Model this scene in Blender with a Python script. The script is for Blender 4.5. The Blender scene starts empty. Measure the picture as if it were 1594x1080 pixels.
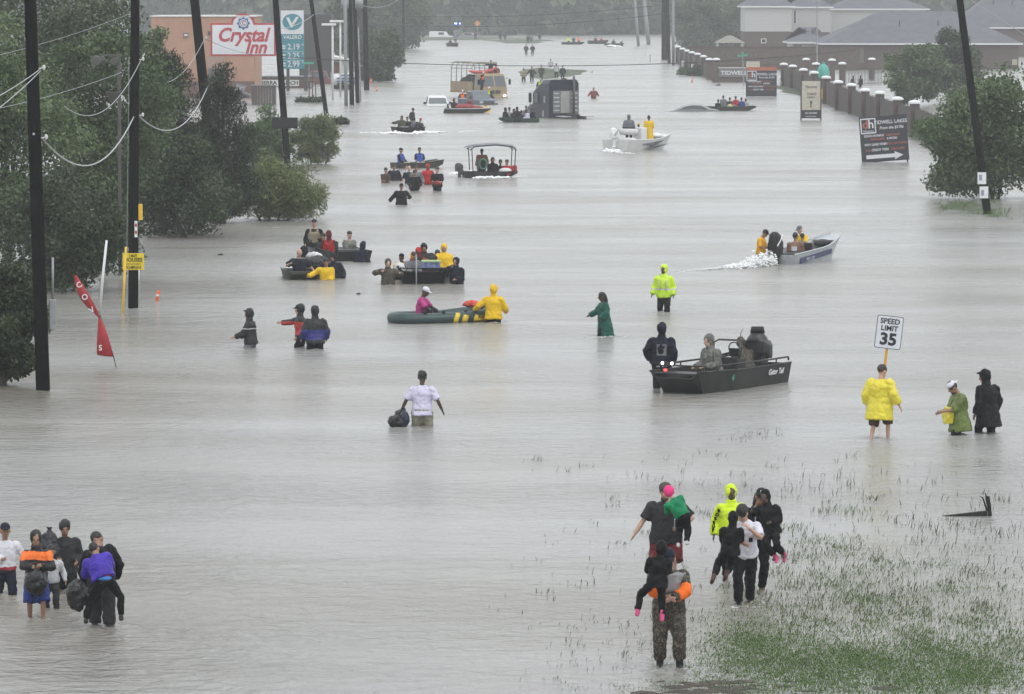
import bpy, bmesh, math, random
import numpy as np
from mathutils import Vector, Matrix, Quaternion
random.seed(7); np.random.seed(7)
S = bpy.context.scene
COL = S.collection
R = math.radians

# ------------------------------------------------------------------ camera
F, CX, CY, YH, CH = 7800.0, 797.0, 540.0, -12.0, 9.7     # focal length in photo pixels, centre, horizon row, camera height
PITCH = math.atan((CY - YH) / F)
cd = bpy.data.cameras.new('camera'); cam = bpy.data.objects.new('camera', cd); COL.objects.link(cam)
cam.location = (0, 0, CH); cam.rotation_euler = (math.pi / 2 - PITCH, 0, 0)
cd.sensor_width = 36; cd.sensor_fit = 'HORIZONTAL'; cd.lens = F / 1594 * 36
cd.clip_start = 1; cd.clip_end = 6000
S.camera = cam

# ------------------------------------------------------------------ overcast sky, weak soft sun, exposure
W = bpy.data.worlds.new('World'); S.world = W; W.use_nodes = True
nt = W.node_tree; nt.nodes.clear()
sky = nt.nodes.new('ShaderNodeTexSky'); sky.sky_type = 'NISHITA'; sky.sun_disc = False
sky.sun_elevation = R(58); sky.sun_rotation = R(150); sky.dust_density = 6; sky.air_density = 1.0
hs = nt.nodes.new('ShaderNodeHueSaturation'); hs.inputs['Saturation'].default_value = 0.10
mx = nt.nodes.new('ShaderNodeMix'); mx.data_type = 'RGBA'; mx.inputs['Factor'].default_value = 0.8
mx.inputs['B'].default_value = (12.9, 13.5, 14.1, 1)                 # closed grey cloud deck
bg = nt.nodes.new('ShaderNodeBackground'); bg.inputs['Strength'].default_value = 0.10
wo = nt.nodes.new('ShaderNodeOutputWorld')
nt.links.new(sky.outputs[0], hs.inputs['Color']); nt.links.new(hs.outputs[0], mx.inputs['A'])
nt.links.new(mx.outputs['Result'], bg.inputs['Color']); nt.links.new(bg.outputs[0], wo.inputs['Surface'])
sd = bpy.data.lights.new('sun', 'SUN'); sun = bpy.data.objects.new('sun', sd); COL.objects.link(sun)
sd.energy = 0.8; sd.angle = R(35); sd.color = (1, .98, .95)
sun.rotation_euler = (R(32), 0, R(30)); sun.location = (0, 0, 60)
S.view_settings.view_transform = 'Standard'; S.view_settings.look = 'None'
S.view_settings.exposure = 0.0; S.view_settings.gamma = 1.0
S.render.engine = 'CYCLES'
cy = S.cycles
cy.use_denoising = True
try: cy.denoiser = 'OPENIMAGEDENOISE'
except Exception: pass
cy.max_bounces = 6; cy.diffuse_bounces = 3; cy.glossy_bounces = 3; cy.transmission_bounces = 3
cy.volume_bounces = 2; cy.transparent_max_bounces = 8
cy.use_adaptive_sampling = True; cy.adaptive_threshold = 0.02
cy.caustics_reflective = False; cy.caustics_refractive = False

# ------------------------------------------------------------------ photo pixel -> place in the world
_c, _s = math.cos(PITCH), math.sin(PITCH)
def ray(px, py):
    x, z = (px - CX) / F, -(py - CY) / F
    return Vector((x, _c + _s * z, _c * z - _s))
def gp(px, py, z=0.0):
    d = ray(px, py); t = (z - CH) / d.z
    return Vector((d.x * t, d.y * t, z))
def at(px, py, Y):
    d = ray(px, py); t = Y / d.y
    return Vector((d.x * t, Y, CH + d.z * t))
def ppm(py): return F / (gp(CX, py).y)

# ------------------------------------------------------------------ materials
MATS = {}
def _nodes(name):
    m = bpy.data.materials.new(name); m.use_nodes = True
    t = m.node_tree; b = t.nodes['Principled BSDF']
    return m, t, b
def _tex(t, kind='Object'):
    return t.nodes.new('ShaderNodeTexCoord').outputs[kind]
def _ramp(t, stops, interp='LINEAR'):
    r = t.nodes.new('ShaderNodeValToRGB'); r.color_ramp.interpolation = interp
    e = r.color_ramp.elements
    while len(e) < len(stops): e.new(0.5)
    for k, (p, c) in enumerate(stops):
        e[k].position = p; e[k].color = (c[0], c[1], c[2], 1)
    return r
def mat(name, col, rough=.6, metal=0, var=.18, scale=6.0, bump=.0, bscale=30.0, spec=.5, alpha=1.0, emit=None):
    """plain procedural material: base colour broken up by noise, optional fine relief"""
    if name in MATS: return MATS[name]
    m, t, b = _nodes(name); L = t.links
    o = _tex(t)
    n = t.nodes.new('ShaderNodeTexNoise'); n.inputs['Scale'].default_value = scale; n.inputs['Detail'].default_value = 5
    L.new(o, n.inputs['Vector'])
    lo = [max(0, c * (1 - var)) for c in col]; hi = [min(1, c * (1 + var)) for c in col]
    r = _ramp(t, [(.3, lo), (.7, hi)]); L.new(n.outputs['Fac'], r.inputs['Fac'])
    L.new(r.outputs['Color'], b.inputs['Base Color'])
    b.inputs['Roughness'].default_value = rough; b.inputs['Metallic'].default_value = metal
    b.inputs['Specular IOR Level'].default_value = spec
    if alpha < 1: b.inputs['Alpha'].default_value = alpha
    if emit:
        b.inputs['Emission Color'].default_value = (*col, 1); b.inputs['Emission Strength'].default_value = emit
    if bump:
        n2 = t.nodes.new('ShaderNodeTexNoise'); n2.inputs['Scale'].default_value = bscale; n2.inputs['Detail'].default_value = 6
        L.new(o, n2.inputs['Vector'])
        bp = t.nodes.new('ShaderNodeBump'); bp.inputs['Strength'].default_value = bump; bp.inputs['Distance'].default_value = .03
        L.new(n2.outputs['Fac'], bp.inputs['Height']); L.new(bp.outputs['Normal'], b.inputs['Normal'])
    MATS[name] = m
    return m
def cloth(name, col, rough=.75, **k):
    k.setdefault('var', .35); k.setdefault('scale', 3.2); k.setdefault('bump', .8); k.setdefault('bscale', 12); k.setdefault('spec', .15)
    return mat(name, col, rough, **k)
def bands(name, base, zs, rough=.6, axis='Z'):
    """cloth in colour blocks: list of (upto, colour) along one axis of the garment"""
    if name in MATS: return MATS[name]
    m, t, b = _nodes(name); L = t.links
    wn = t.nodes.new('ShaderNodeTexNoise'); wn.inputs['Scale'].default_value = 7; wn.inputs['Detail'].default_value = 3; L.new(_tex(t), wn.inputs['Vector'])
    wm_ = t.nodes.new('ShaderNodeVectorMath'); wm_.operation = 'MULTIPLY_ADD'; wm_.inputs[1].default_value = (.1, .1, .1); L.new(wn.outputs['Color'], wm_.inputs[0]); L.new(_tex(t), wm_.inputs[2])
    wc = t.nodes.new('ShaderNodeVectorMath'); wc.operation = 'SUBTRACT'; wc.inputs[1].default_value = (.05, .05, .05); L.new(wm_.outputs[0], wc.inputs[0])
    sx = t.nodes.new('ShaderNodeSeparateXYZ'); L.new(wc.outputs[0], sx.inputs[0])
    mp = t.nodes.new('ShaderNodeMapRange'); mp.inputs['From Min'].default_value = -1 if axis != 'Z' else 0
    mp.inputs['From Max'].default_value = 1 if axis != 'Z' else 2; L.new(sx.outputs[axis], mp.inputs['Value'])
    f = (lambda z: (z + 1) / 2) if axis != 'Z' else (lambda z: z / 2)
    st = [(0, base)] + [(f(z), c) for z, c in zs]
    r = _ramp(t, st, 'CONSTANT'); L.new(mp.outputs[0], r.inputs['Fac']); L.new(r.outputs['Color'], b.inputs['Base Color'])
    n2 = t.nodes.new('ShaderNodeTexNoise'); n2.inputs['Scale'].default_value = 14; n2.inputs['Detail'].default_value = 5
    L.new(_tex(t), n2.inputs['Vector'])
    bp = t.nodes.new('ShaderNodeBump'); bp.inputs['Strength'].default_value = .5; bp.inputs['Distance'].default_value = .03
    L.new(n2.outputs['Fac'], bp.inputs['Height']); L.new(bp.outputs['Normal'], b.inputs['Normal'])
    b.inputs['Roughness'].default_value = rough
    MATS[name] = m; return m
def camo(name, cols, scale=9, rough=.75):
    if name in MATS: return MATS[name]
    m, t, b = _nodes(name); L = t.links
    n = t.nodes.new('ShaderNodeTexNoise'); n.inputs['Scale'].default_value = scale; n.inputs['Detail'].default_value = 3
    n.inputs['Distortion'].default_value = 1.2
    L.new(_tex(t), n.inputs['Vector'])
    k = len(cols)
    r = _ramp(t, [(0 if i == 0 else .36 + .26 * (i - 1) / max(1, k - 2), c) for i, c in enumerate(cols)], 'CONSTANT')
    L.new(n.outputs['Fac'], r.inputs['Fac']); L.new(r.outputs['Color'], b.inputs['Base Color'])
    b.inputs['Roughness'].default_value = rough
    MATS[name] = m; return m
def leafmat(name, a, b_, c):
    if name in MATS: return MATS[name]
    m, t, b = _nodes(name); L = t.links
    at_ = t.nodes.new('ShaderNodeAttribute'); at_.attribute_name = 'tint'
    r = _ramp(t, [(0, a), (.55, b_), (1, c)]); L.new(at_.outputs['Fac'], r.inputs['Fac'])
    L.new(r.outputs['Color'], b.inputs['Base Color'])
    b.inputs['Roughness'].default_value = .45
    tr = t.nodes.new('ShaderNodeBsdfTranslucent'); L.new(r.outputs['Color'], tr.inputs['Color'])
    ms = t.nodes.new('ShaderNodeMixShader'); ms.inputs[0].default_value = .25
    out = t.nodes['Material Output']
    L.new(b.outputs[0], ms.inputs[1]); L.new(tr.outputs[0], ms.inputs[2]); L.new(ms.outputs[0], out.inputs['Surface'])
    MATS[name] = m; return m
def glass(name, col, rough=.08):
    return mat(name, col, rough, var=.1, scale=1.5, spec=.8)

# ------------------------------------------------------------------ mesh builder
def link(o, parent=None, label=None, cat=None, group=None, kind=None):
    COL.objects.link(o)
    if parent is not None: o.parent = parent
    if label: o['label'] = label
    if cat: o['category'] = cat
    if group: o['group'] = group
    if kind: o['kind'] = kind
    return o
def thing(name, label, cat, loc=(0, 0, 0), rz=0.0, group=None):
    e = bpy.data.objects.new(name, None); e.empty_display_size = .3
    e.location = loc; e.rotation_euler = (0, 0, rz)
    return link(e, None, label, cat, group)
_noise_tex = bpy.data.textures.new('cloth_folds', 'CLOUDS'); _noise_tex.noise_scale = .16; _noise_tex.noise_depth = 3; _noise_tex.noise_type = 'HARD_NOISE'
_bark_tex = bpy.data.textures.new('lumps', 'CLOUDS'); _bark_tex.noise_scale = .5
class MB:
    def __init__(s): s.v = []; s.f = []
    def add(s, vs, fs):
        o = len(s.v); s.v += [tuple(p) for p in vs]; s.f += [tuple(i + o for i in f) for f in fs]; return s
    def box(s, c, d, rz=0, M=None):
        vs = []
        for z in (-.5, .5):
            for y in (-.5, .5):
                for x in (-.5, .5):
                    p = Vector((x * d[0], y * d[1], z * d[2]))
                    if M is not None: p = M @ p
                    if rz: p = Matrix.Rotation(rz, 3, 'Z') @ p
                    vs.append(p + Vector(c))
        return s.add(vs, [(0, 2, 3, 1), (4, 5, 7, 6), (0, 1, 5, 4), (2, 6, 7, 3), (0, 4, 6, 2), (1, 3, 7, 5)])
    def hexa(s, p):     # 8 corners: bottom 4 (ccw), top 4
        return s.add(p, [(3, 2, 1, 0), (4, 5, 6, 7), (0, 1, 5, 4), (1, 2, 6, 5), (2, 3, 7, 6), (3, 0, 4, 7)])
    def loft(s, rings, cap=True, closed=True):
        n = len(rings[0]); vs = [p for r in rings for p in r]; fs = []
        for i in range(len(rings) - 1):
            for j in range(n if closed else n - 1):
                k = (j + 1) % n
                fs.append((i * n + j, i * n + k, (i + 1) * n + k, (i + 1) * n + j))
        if cap:
            fs.append(tuple(range(n - 1, -1, -1))); fs.append(tuple((len(rings) - 1) * n + j for j in range(n)))
        return s.add(vs, fs)
    def tube(s, pts, rad, n=8, cap=True, ref=None):
        pts = [Vector(p) for p in pts]
        if not isinstance(rad, (list, tuple)): rad = [rad] * len(pts)
        rings = []; u = None
        for i, p in enumerate(pts):
            d = (pts[min(i + 1, len(pts) - 1)] - pts[max(i - 1, 0)])
            d = d.normalized() if d.length > 1e-9 else Vector((0, 0, 1))
            if u is None:
                a = Vector(ref) if ref else (Vector((1, 0, 0)) if abs(d.x) < .9 else Vector((0, 1, 0)))
                u = (a - d * a.dot(d)).normalized()
            else:
                u = (u - d * u.dot(d)); u = u.normalized() if u.length > 1e-6 else Vector((1, 0, 0))
            w = d.cross(u)
            r = rad[i]; rx, ry = (r if isinstance(r, (tuple, list)) else (r, r))
            rings.append([p + u * (rx * math.cos(2 * math.pi * k / n)) + w * (ry * math.sin(2 * math.pi * k / n)) for k in range(n)])
        return s.loft(rings, cap)
    def ell(s, c, r, M=None, nu=12, nv=8):
        c = Vector(c); vs = []; fs = []
        def P(th, ph):
            p = Vector((r[0] * math.sin(th) * math.cos(ph), r[1] * math.sin(th) * math.sin(ph), r[2] * math.cos(th)))
            return c + (M @ p if M is not None else p)
        vs.append(P(0, 0))
        for i in range(1, nv):
            for j in range(nu): vs.append(P(math.pi * i / nv, 2 * math.pi * j / nu))
        vs.append(P(math.pi, 0)); e = len(vs) - 1
        for j in range(nu):
            k = (j + 1) % nu
            fs.append((0, 1 + j, 1 + k)); fs.append((e, e - nu + k, e - nu + j))
            for i in range(nv - 2):
                a = 1 + i * nu; fs.append((a + j, a + nu + j, a + nu + k, a + k))
        return s.add(vs, fs)
    def prism(s, poly, y0, y1, M=None):      # polygon in x,z pushed along y
        n = len(poly)
        vs = [Vector((x, y0, z)) for x, z in poly] + [Vector((x, y1, z)) for x, z in poly]
        if M is not None: vs = [M @ p for p in vs]
        fs = [tuple(range(n)), tuple(range(2 * n - 1, n - 1, -1))] + [(i, i + n, (i + 1) % n + n, (i + 1) % n) for i in range(n)]
        return s.add(vs, fs)
    def build(s, name, m, parent=None, smooth=False, bevel=0, vox=0, sm=2, fold=0, label=None, cat=None, group=None, kind=None, loc=None, rz=0):
        me = bpy.data.meshes.new(name); me.from_pydata(s.v, [], s.f)
        bm = bmesh.new(); bm.from_mesh(me); bmesh.ops.recalc_face_normals(bm, faces=bm.faces)
        if bevel: bmesh.ops.bevel(bm, geom=list(bm.edges), offset=bevel, segments=2, affect='EDGES', profile=.5, clamp_overlap=True)
        bm.to_mesh(me); bm.free()
        if smooth or vox: me.polygons.foreach_set('use_smooth', [True] * len(me.polygons))
        me.materials.append(m)
        o = bpy.data.objects.new(name, me)
        if loc is not None: o.location = loc
        if rz: o.rotation_euler = (0, 0, rz)
        if vox:
            md = o.modifiers.new('r', 'REMESH'); md.mode = 'VOXEL'; md.voxel_size = vox; md.use_smooth_shade = True
            if sm: q = o.modifiers.new('s', 'SMOOTH'); q.factor = .5; q.iterations = sm
            if fold:
                d = o.modifiers.new('d', 'DISPLACE'); d.texture = _noise_tex; d.strength = fold; d.mid_level = .3; d.texture_coords = 'LOCAL'
        return link(o, parent, label, cat, group, kind)
def quick(name, m, parent, fn, **k):
    b = MB(); fn(b); return b.build(name, m, parent, **k)
def text(body, m, parent, loc, size, shear=0, bold=0, align='CENTER', rot=(math.pi / 2, 0, 0), name='lettering', sx=1, ext=.004):
    c = bpy.data.curves.new(name, 'FONT'); c.body = body; c.size = size; c.shear = shear; c.offset = bold
    c.align_x = align; c.align_y = 'CENTER'; c.extrude = ext; c.resolution_u = 3
    c.materials.append(m)
    tmp = bpy.data.objects.new('tmp', c); me = bpy.data.meshes.new_from_object(tmp); bpy.data.objects.remove(tmp); bpy.data.curves.remove(c)
    me.name = name
    if not me.materials: me.materials.append(m)
    o = bpy.data.objects.new(name, me); o.location = loc; o.rotation_euler = rot; o.scale = (sx, 1, 1)
    return link(o, parent)
def copy_tree(o, parent=None):
    c = o.copy(); COL.objects.link(c)
    if parent is not None: c.parent = parent
    for ch in list(o.children): copy_tree(ch, c)
    return c

# palette
white = mat('white_paint', (.72, .73, .73), .45, var=.06)
offwhite = mat('weathered_white', (.62, .62, .60), .6, var=.12)
black = mat('black_plastic', (.008, .008, .009), .45, var=.3, spec=.3)
darkgrey = mat('dark_grey_metal', (.05, .052, .055), .45, var=.2)
grey = mat('grey_metal', (.28, .29, .30), .4, metal=.4, var=.15)
alu = mat('aluminium', (.50, .52, .54), .35, metal=.6, var=.12)
yellow = mat('yellow_paint', (.75, .48, .03), .5, var=.1)
orange = mat('orange_plastic', (.75, .13, .02), .5, var=.1)
redp = mat('red_paint', (.42, .03, .03), .5, var=.12)
greenp = mat('green_paint', (.05, .35, .22), .5, var=.1)
wood = mat('creosoted_wood', (.006, .0055, .005), .9, spec=.05, var=.45, scale=3, bump=.6, bscale=9)
brownwood = mat('brown_wood', (.16, .08, .045), .8, var=.3, scale=4, bump=.4)

# ================================================================== THE SETTING
# depths of the flooded ground under the things that stand in it: photo pixel of the waterline, depth in metres
DEPTHS = [(8, 925, .36), (57, 962, .2), (101, 921, .42), (158, 980, .12), (1036, 1045, .1), (1158, 945, .1), (1180, 922, .06),
          (1038, 918, .06), (1370, 683, .2), (1492, 677, .55), (1538, 675, .42), (1034, 484, .45), (940, 523, .4), (657, 665, .6),
          (390, 542, .75), (480, 542, .75), (768, 503, .75), (603, 443, .8), (645, 297, .8), (625, 319, .85), (842, 125, .5),
          (924, 152, .8), (820, 85, .3), (68, 608, .4), (341, 345, .4), (1540, 333, .05), (1424, 212, .1), (1060, 110, .1), (700, 1075, .25),
          (1250, 1060, .0), (1500, 1060, .02), (1560, 900, .08), (1300, 820, .1), (900, 850, .3), (400, 1060, .35), (470, 240, .5)]
_dp = [(gp(a, b), d) for a, b, d in DEPTHS]
def bed(x, y):
    num = den = 0
    for p, d in _dp:
        w = 1.0 / (((p.x - x) ** 2 + ((p.y - y) * .5) ** 2) ** 1.5 + .05); num += w * d; den += w
    return -num / den
def grid_mesh(name, xs, ys, zf, m, kind='structure'):
    v = [(x, y, zf(x, y)) for y in ys for x in xs]; n = len(xs)
    f = [(j * n + i, j * n + i + 1, (j + 1) * n + i + 1, (j + 1) * n + i) for j in range(len(ys) - 1) for i in range(n - 1)]
    me = bpy.data.meshes.new(name); me.from_pydata(v, [], f); me.polygons.foreach_set('use_smooth', [True] * len(f)); me.materials.append(m)
    return link(bpy.data.objects.new(name, me), kind=kind)
mud = mat('wet_mud', (.045, .031, .023), .6, var=.45, scale=3, bump=.8, bscale=18)
turf = mat('wet_turf', (.065, .08, .042), .85, var=.4, scale=2.5, bump=.8, bscale=12)
_ys = [20]
while _ys[-1] < 2600: _ys.append(_ys[-1] * 1.045 + .2)
_xs = [-900, -500, -300, -200] + [-150 + 7.5 * i for i in range(41)] + [200, 300, 500, 900]
grid_mesh('ground', _xs, _ys, lambda x, y: bed(x, y) - (.3 if y > 900 else 0), mud)

def water_mat():
    m, t, b = _nodes('muddy_flood_water'); L = t.links; o = _tex(t)
    def noise(scale, det, sx=1.0, dist=0):
        mp = t.nodes.new('ShaderNodeMapping'); mp.inputs['Scale'].default_value = (sx, 1, 1); L.new(o, mp.inputs['Vector'])
        n = t.nodes.new('ShaderNodeTexNoise'); n.inputs['Scale'].default_value = scale; n.inputs['Detail'].default_value = det
        n.inputs['Distortion'].default_value = dist; L.new(mp.outputs[0], n.inputs['Vector']); return n.outputs['Fac']
    big = noise(.07, 4, .5)
    r = _ramp(t, [(.30, (.215, .197, .165)), (.5, (.262, .253, .232)), (.70, (.30, .297, .288))]); L.new(big, r.inputs['Fac']); L.new(r.outputs['Color'], b.inputs['Base Color'])
    rr = t.nodes.new('ShaderNodeMapRange'); rr.inputs['To Min'].default_value = .15; rr.inputs['To Max'].default_value = .28
    rr.inputs['From Min'].default_value = .35; rr.inputs['From Max'].default_value = .65
    L.new(noise(.12, 3, .4), rr.inputs['Value']); L.new(rr.outputs[0], b.inputs['Roughness'])
    b.inputs['IOR'].default_value = 1.33
    waves, rain = noise(2.4, 6, .85, .8), noise(9.0, 4)
    chop = noise(.6, 4, .5)
    def mul(a, k):
        q = t.nodes.new('ShaderNodeMath'); q.operation = 'MULTIPLY'; q.inputs[1].default_value = k; L.new(a, q.inputs[0]); return q.outputs[0]
    def addn(a, c):
        q = t.nodes.new('ShaderNodeMath'); q.operation = 'ADD'; L.new(a, q.inputs[0]); L.new(c, q.inputs[1]); return q.outputs[0]
    h = addn(addn(mul(waves, .85), mul(rain, .24)), mul(chop, .6))
    bp = t.nodes.new('ShaderNodeBump'); bp.inputs['Strength'].default_value = 1.0; bp.inputs['Distance'].default_value = .20
    pm = t.nodes.new('ShaderNodeMapRange'); pm.inputs['From Min'].default_value = .35; pm.inputs['From Max'].default_value = .65; pm.inputs['To Min'].default_value = .35; pm.inputs['To Max'].default_value = 1.25
    L.new(noise(.16, 4, .35, .6), pm.inputs['Value'])
    hm_ = t.nodes.new('ShaderNodeMath'); hm_.operation = 'MULTIPLY'; L.new(h, hm_.inputs[0]); L.new(pm.outputs[0], hm_.inputs[1]); h = hm_.outputs[0]
    L.new(h, bp.inputs['Height']); L.new(bp.outputs['Normal'], b.inputs['Normal'])
    return m
wy = [20, 60, 120, 250, 500, 1000, 2600]; wx = [-900, -200, 0, 200, 900]
grid_mesh('flood_water', wx, wy, lambda x, y: 0.0, water_mat())

def mound(name, px, py, rx, ry, hgt, m=turf, seed=0):
    c = gp(px, py); rnd = random.Random(seed); ph = [rnd.uniform(0, 6.3) for _ in range(4)]
    v = [(c.x, c.y, hgt)]; f = []; n = 28; rg = 5
    for i in range(1, rg + 1):
        for j in range(n):
            a = 2 * math.pi * j / n; e = 1 + .18 * math.sin(3 * a + ph[0]) + .12 * math.sin(5 * a + ph[1]) + .08 * math.sin(9 * a + ph[2])
            q = i / rg; z = hgt * (1 - q * q) * (1 + .2 * math.sin(4 * a + ph[3])) - (.06 if i == rg else 0)
            v.append((c.x + rx * e * q * math.cos(a), c.y + ry * e * q * math.sin(a), z))
    for j in range(n):
        k = (j + 1) % n; f.append((0, 1 + j, 1 + k))
        for i in range(rg - 1): a = 1 + i * n; f.append((a + j, a + n + j, a + n + k, a + k))
    me = bpy.data.meshes.new(name); me.from_pydata(v, [], f); me.polygons.foreach_set('use_smooth', [True] * len(f)); me.materials.append(m)
    return link(bpy.data.objects.new(name, me), kind='structure')
mound('grass_island', 858, 113, 4.3, 42, .12, seed=1); mound('grass_island', 810, 64, 6.5, 45, .2, seed=2)
mound('grass_bank', 1255, 141, 3.2, 30, .15, seed=3); mound('grass_bank', 1432, 208, 1.6, 14, .25, seed=4)
mound('grass_bank', 1505, 322, 1.2, 6, .08, seed=5); mound('grass_bank', 430, 222, 2.0, 22, .3, seed=6)
mound('grass_bank', 600, 60, 30, 60, .1, seed=8)
_rm = random.Random(4)
for k in range(56):
    a, b_ = _rm.gauss(1120, 75), _rm.uniform(1060, 1090); sz = _rm.uniform(.05, .2)
    mound('mud_bank', a, b_, sz * 1.3, sz, .01 + .12 * sz * _rm.random(), mud, 20 + k)

# ------------------------------------------------------------------ foliage
def leaf_object(name, m, parent, C, Rr, n, size, aspect=.55, droop=0.0, up=.4, loc=None, rnd=None, kind=None):
    """n leaf blades gathered round the clump centres C with radii Rr, as one mesh"""
    rnd = rnd or np.random.RandomState(1)
    idx = rnd.randint(0, len(C), n)
    g = rnd.normal(size=(n, 3)); g /= np.linalg.norm(g, axis=1)[:, None]
    rad = rnd.rand(n) ** .45
    P = C[idx] + g * (Rr[idx] * rad)[:, None] * np.array([1, 1, .75])
    d = rnd.normal(size=(n, 3)); d[:, 2] -= droop; d /= np.linalg.norm(d, axis=1)[:, None]
    nn = rnd.normal(size=(n, 3)) * .8 + g * .5; nn[:, 2] += up
    w = np.cross(d, nn); w /= (np.linalg.norm(w, axis=1)[:, None] + 1e-9)
    u = np.cross(w, d)
    s = 1.15 * size * rnd.uniform(.6, 1.4, n)[:, None]
    a = s * aspect * .5
    V = np.stack([P, P + d * s * .5 + w * a + u * s * .08, P + d * s - u * s * .05, P + d * s * .5 - w * a + u * s * .08], 1).reshape(-1, 3)
    me = bpy.data.meshes.new(name); me.vertices.add(4 * n); me.vertices.foreach_set('co', V.astype(np.float32).ravel())
    me.loops.add(4 * n); me.loops.foreach_set('vertex_index', np.arange(4 * n, dtype=np.int32))
    me.polygons.add(n); me.polygons.foreach_set('loop_start', np.arange(0, 4 * n, 4, dtype=np.int32))
    try: me.polygons.foreach_set('loop_total', np.full(n, 4, dtype=np.int32))
    except Exception: pass
    ct = rnd.rand(len(C)); tint = np.clip(ct[idx] * .75 + rnd.rand(n) * .25, 0, 1)
    at_ = me.attributes.new('tint', 'FLOAT', 'FACE'); at_.data.foreach_set('value', tint.astype(np.float32))
    me.update(); me.validate(); me.materials.append(m)
    o = bpy.data.objects.new(name, me)
    if loc is not None: o.location = loc
    return link(o, parent, kind=kind)
bark = mat('bark', (.06, .05, .042), .9, var=.4, scale=4, bump=.6)
LEAF = dict(
    broad=leafmat('leaf_broad', (.034, .06, .019), (.072, .12, .036), (.16, .21, .095)),
    dark=leafmat('leaf_dark', (.017, .031, .011), (.038, .064, .02), (.085, .12, .042)),
    cedar=leafmat('leaf_cedar', (.010, .019, .009), (.024, .041, .016), (.055, .075, .032)),
    willow=leafmat('leaf_willow', (.08, .105, .03), (.14, .18, .055), (.23, .255, .10)),
    weed=leafmat('leaf_weed', (.06, .10, .035), (.11, .17, .06), (.19, .25, .10)),
    far=leafmat('leaf_far', (.04, .06, .028), (.075, .105, .048), (.13, .155, .08)))
def tree(name, label, cat, px, py, rpx, rpy, Y, kind, n, size, nc=60, seed=0, base=None, group=None, shape='round', trunk=.13, aspect=.55, droop=.2, stems=1, clump=.2):
    """crown centred on a place seen at pixel (px,py) Y metres out; radii given in photo pixels at that distance"""
    rnd = np.random.RandomState(seed + 100); k = Y / F
    c = at(px, py, Y); rx, rz = rpx * k, rpy * k; ry = rx * (.8 if shape != 'flat' else .6)
    gz = bed(c.x, c.y)
    bx = c.x if base is None else at(base, 300, Y).x
    root = thing(name, label, cat, (bx, Y, gz), 0, group)
    off = np.array([c.x - bx, 0, c.z - gz])
    C = []; sd = rnd.uniform(0, 6.3, 6)
    while len(C) < nc:
        p = rnd.uniform(-1, 1, 3); r = np.linalg.norm(p)
        if r > 1 or r < .25: continue
        a = math.atan2(p[2], p[0])
        lim = .86 + .14 * math.sin(3 * a + sd[0]) * math.sin(2.3 * p[1] + sd[1]) + .1 * math.sin(7 * a + sd[2])
        if shape == 'cone':
            t = (p[2] + 1) / 2
            if math.hypot(p[0], p[1]) > (1.02 - .8 * t) * .95: continue
        elif r > lim: continue
        q = p * np.array([rx, ry, rz]) + off
        if q[2] < .12 - gz * 1.0: q[2] = -gz + .12 + rnd.rand() * .4
        C.append(q)
    C = np.array(C); Rr = rnd.uniform(.7, 1.3, nc) * clump * (rx * ry * rz) ** (1 / 3) * 1.6
    zlow = -gz + .05
    crown = leaf_object('crown', LEAF[kind], root, C, Rr, n, size, aspect, droop, rnd=rnd)
    me = crown.data; co = np.zeros(len(me.vertices) * 3, np.float32); me.vertices.foreach_get('co', co); co = co.reshape(-1, 3)
    lowm = co[:, 2] < zlow; co[lowm, 2] = zlow + (zlow - co[lowm, 2]) * .15; me.vertices.foreach_set('co', co.ravel()); me.update()
    b = MB()
    rndp = random.Random(seed)
    fork = Vector((off[0] * .5, 0, max(.4, off[2] - rz * .6)))
    for si in range(stems):
        dx = 0 if stems == 1 else (si - (stems - 1) / 2) * .25
        b.tube([(dx, dx * .5, 0), (dx * 1.6 + fork.x * .4, 0, fork.z * .55), tuple(fork + Vector((dx * 2.2, 0, 0)))], [trunk * 1.2, trunk, trunk * .75], 8)
        b.tube([tuple(fork + Vector((dx * 2.2, 0, 0))), tuple(Vector(off) * .75 + fork * .25), tuple(Vector((off[0], 0, off[2] + rz * .6)))], [trunk * .75, trunk * .5, trunk * .15], 7)
    b.build('trunk', bark, root, smooth=True)
    lb = MB()
    for i in range(0, nc, 2):
        e = Vector(C[i]); m_ = fork.lerp(Vector((off[0], 0, off[2])), rndp.uniform(0, .9)); md = m_.lerp(e, .55) + Vector((0, 0, -.05 * rx))
        lb.tube([m_, md, e], [trunk * .32, trunk * .2, trunk * .07], 5)
    if lb.v:
        lb.build('limbs', bark, root, smooth=True, kind='stuff')
    return root
G = 'trees along the flooded roadside bank'
tree('leafy_bush', 'dense dark green bush at the water edge against the nearest dark pole', 'bush', 2, 505, 72, 118, 123.5, 'dark', 20000, .10, 60, 1, group=G)
tree('broadleaf_tree', 'dark leafy tree hanging over the water behind the red feather flag', 'tree', 98, 372, 112, 125, 163, 'dark', 26000, .115, 80, 2, group=G)
tree('broadleaf_tree', 'broad pale green tree filling the picture corner behind the nearest pole', 'tree', 12, 245, 150, 215, 170, 'broad', 30000, .13, 90, 3, group=G)
tree('broadleaf_tree', 'tall windblown green tree behind the double flood lamp post', 'tree', 160, 190, 110, 180, 184, 'broad', 28000, .13, 80, 4, group=G)
tree('broadleaf_tree', 'tall dull green tree at the top corner beyond the others', 'tree', 55, 60, 150, 150, 205, 'far', 22000, .15, 70, 5, group=G)
tree('broadleaf_tree', 'low dark spreading tree trailing twigs in water behind the pole with yellow sign', 'tree', 265, 290, 100, 98, 199, 'dark', 26000, .115, 80, 6, base=290, group=G)
tree('broadleaf_tree', 'slim leafy tree in front of the peach building wall', 'tree', 230, 115, 36, 95, 245, 'broad', 9000, .16, 40, 7, group=G)
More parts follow.
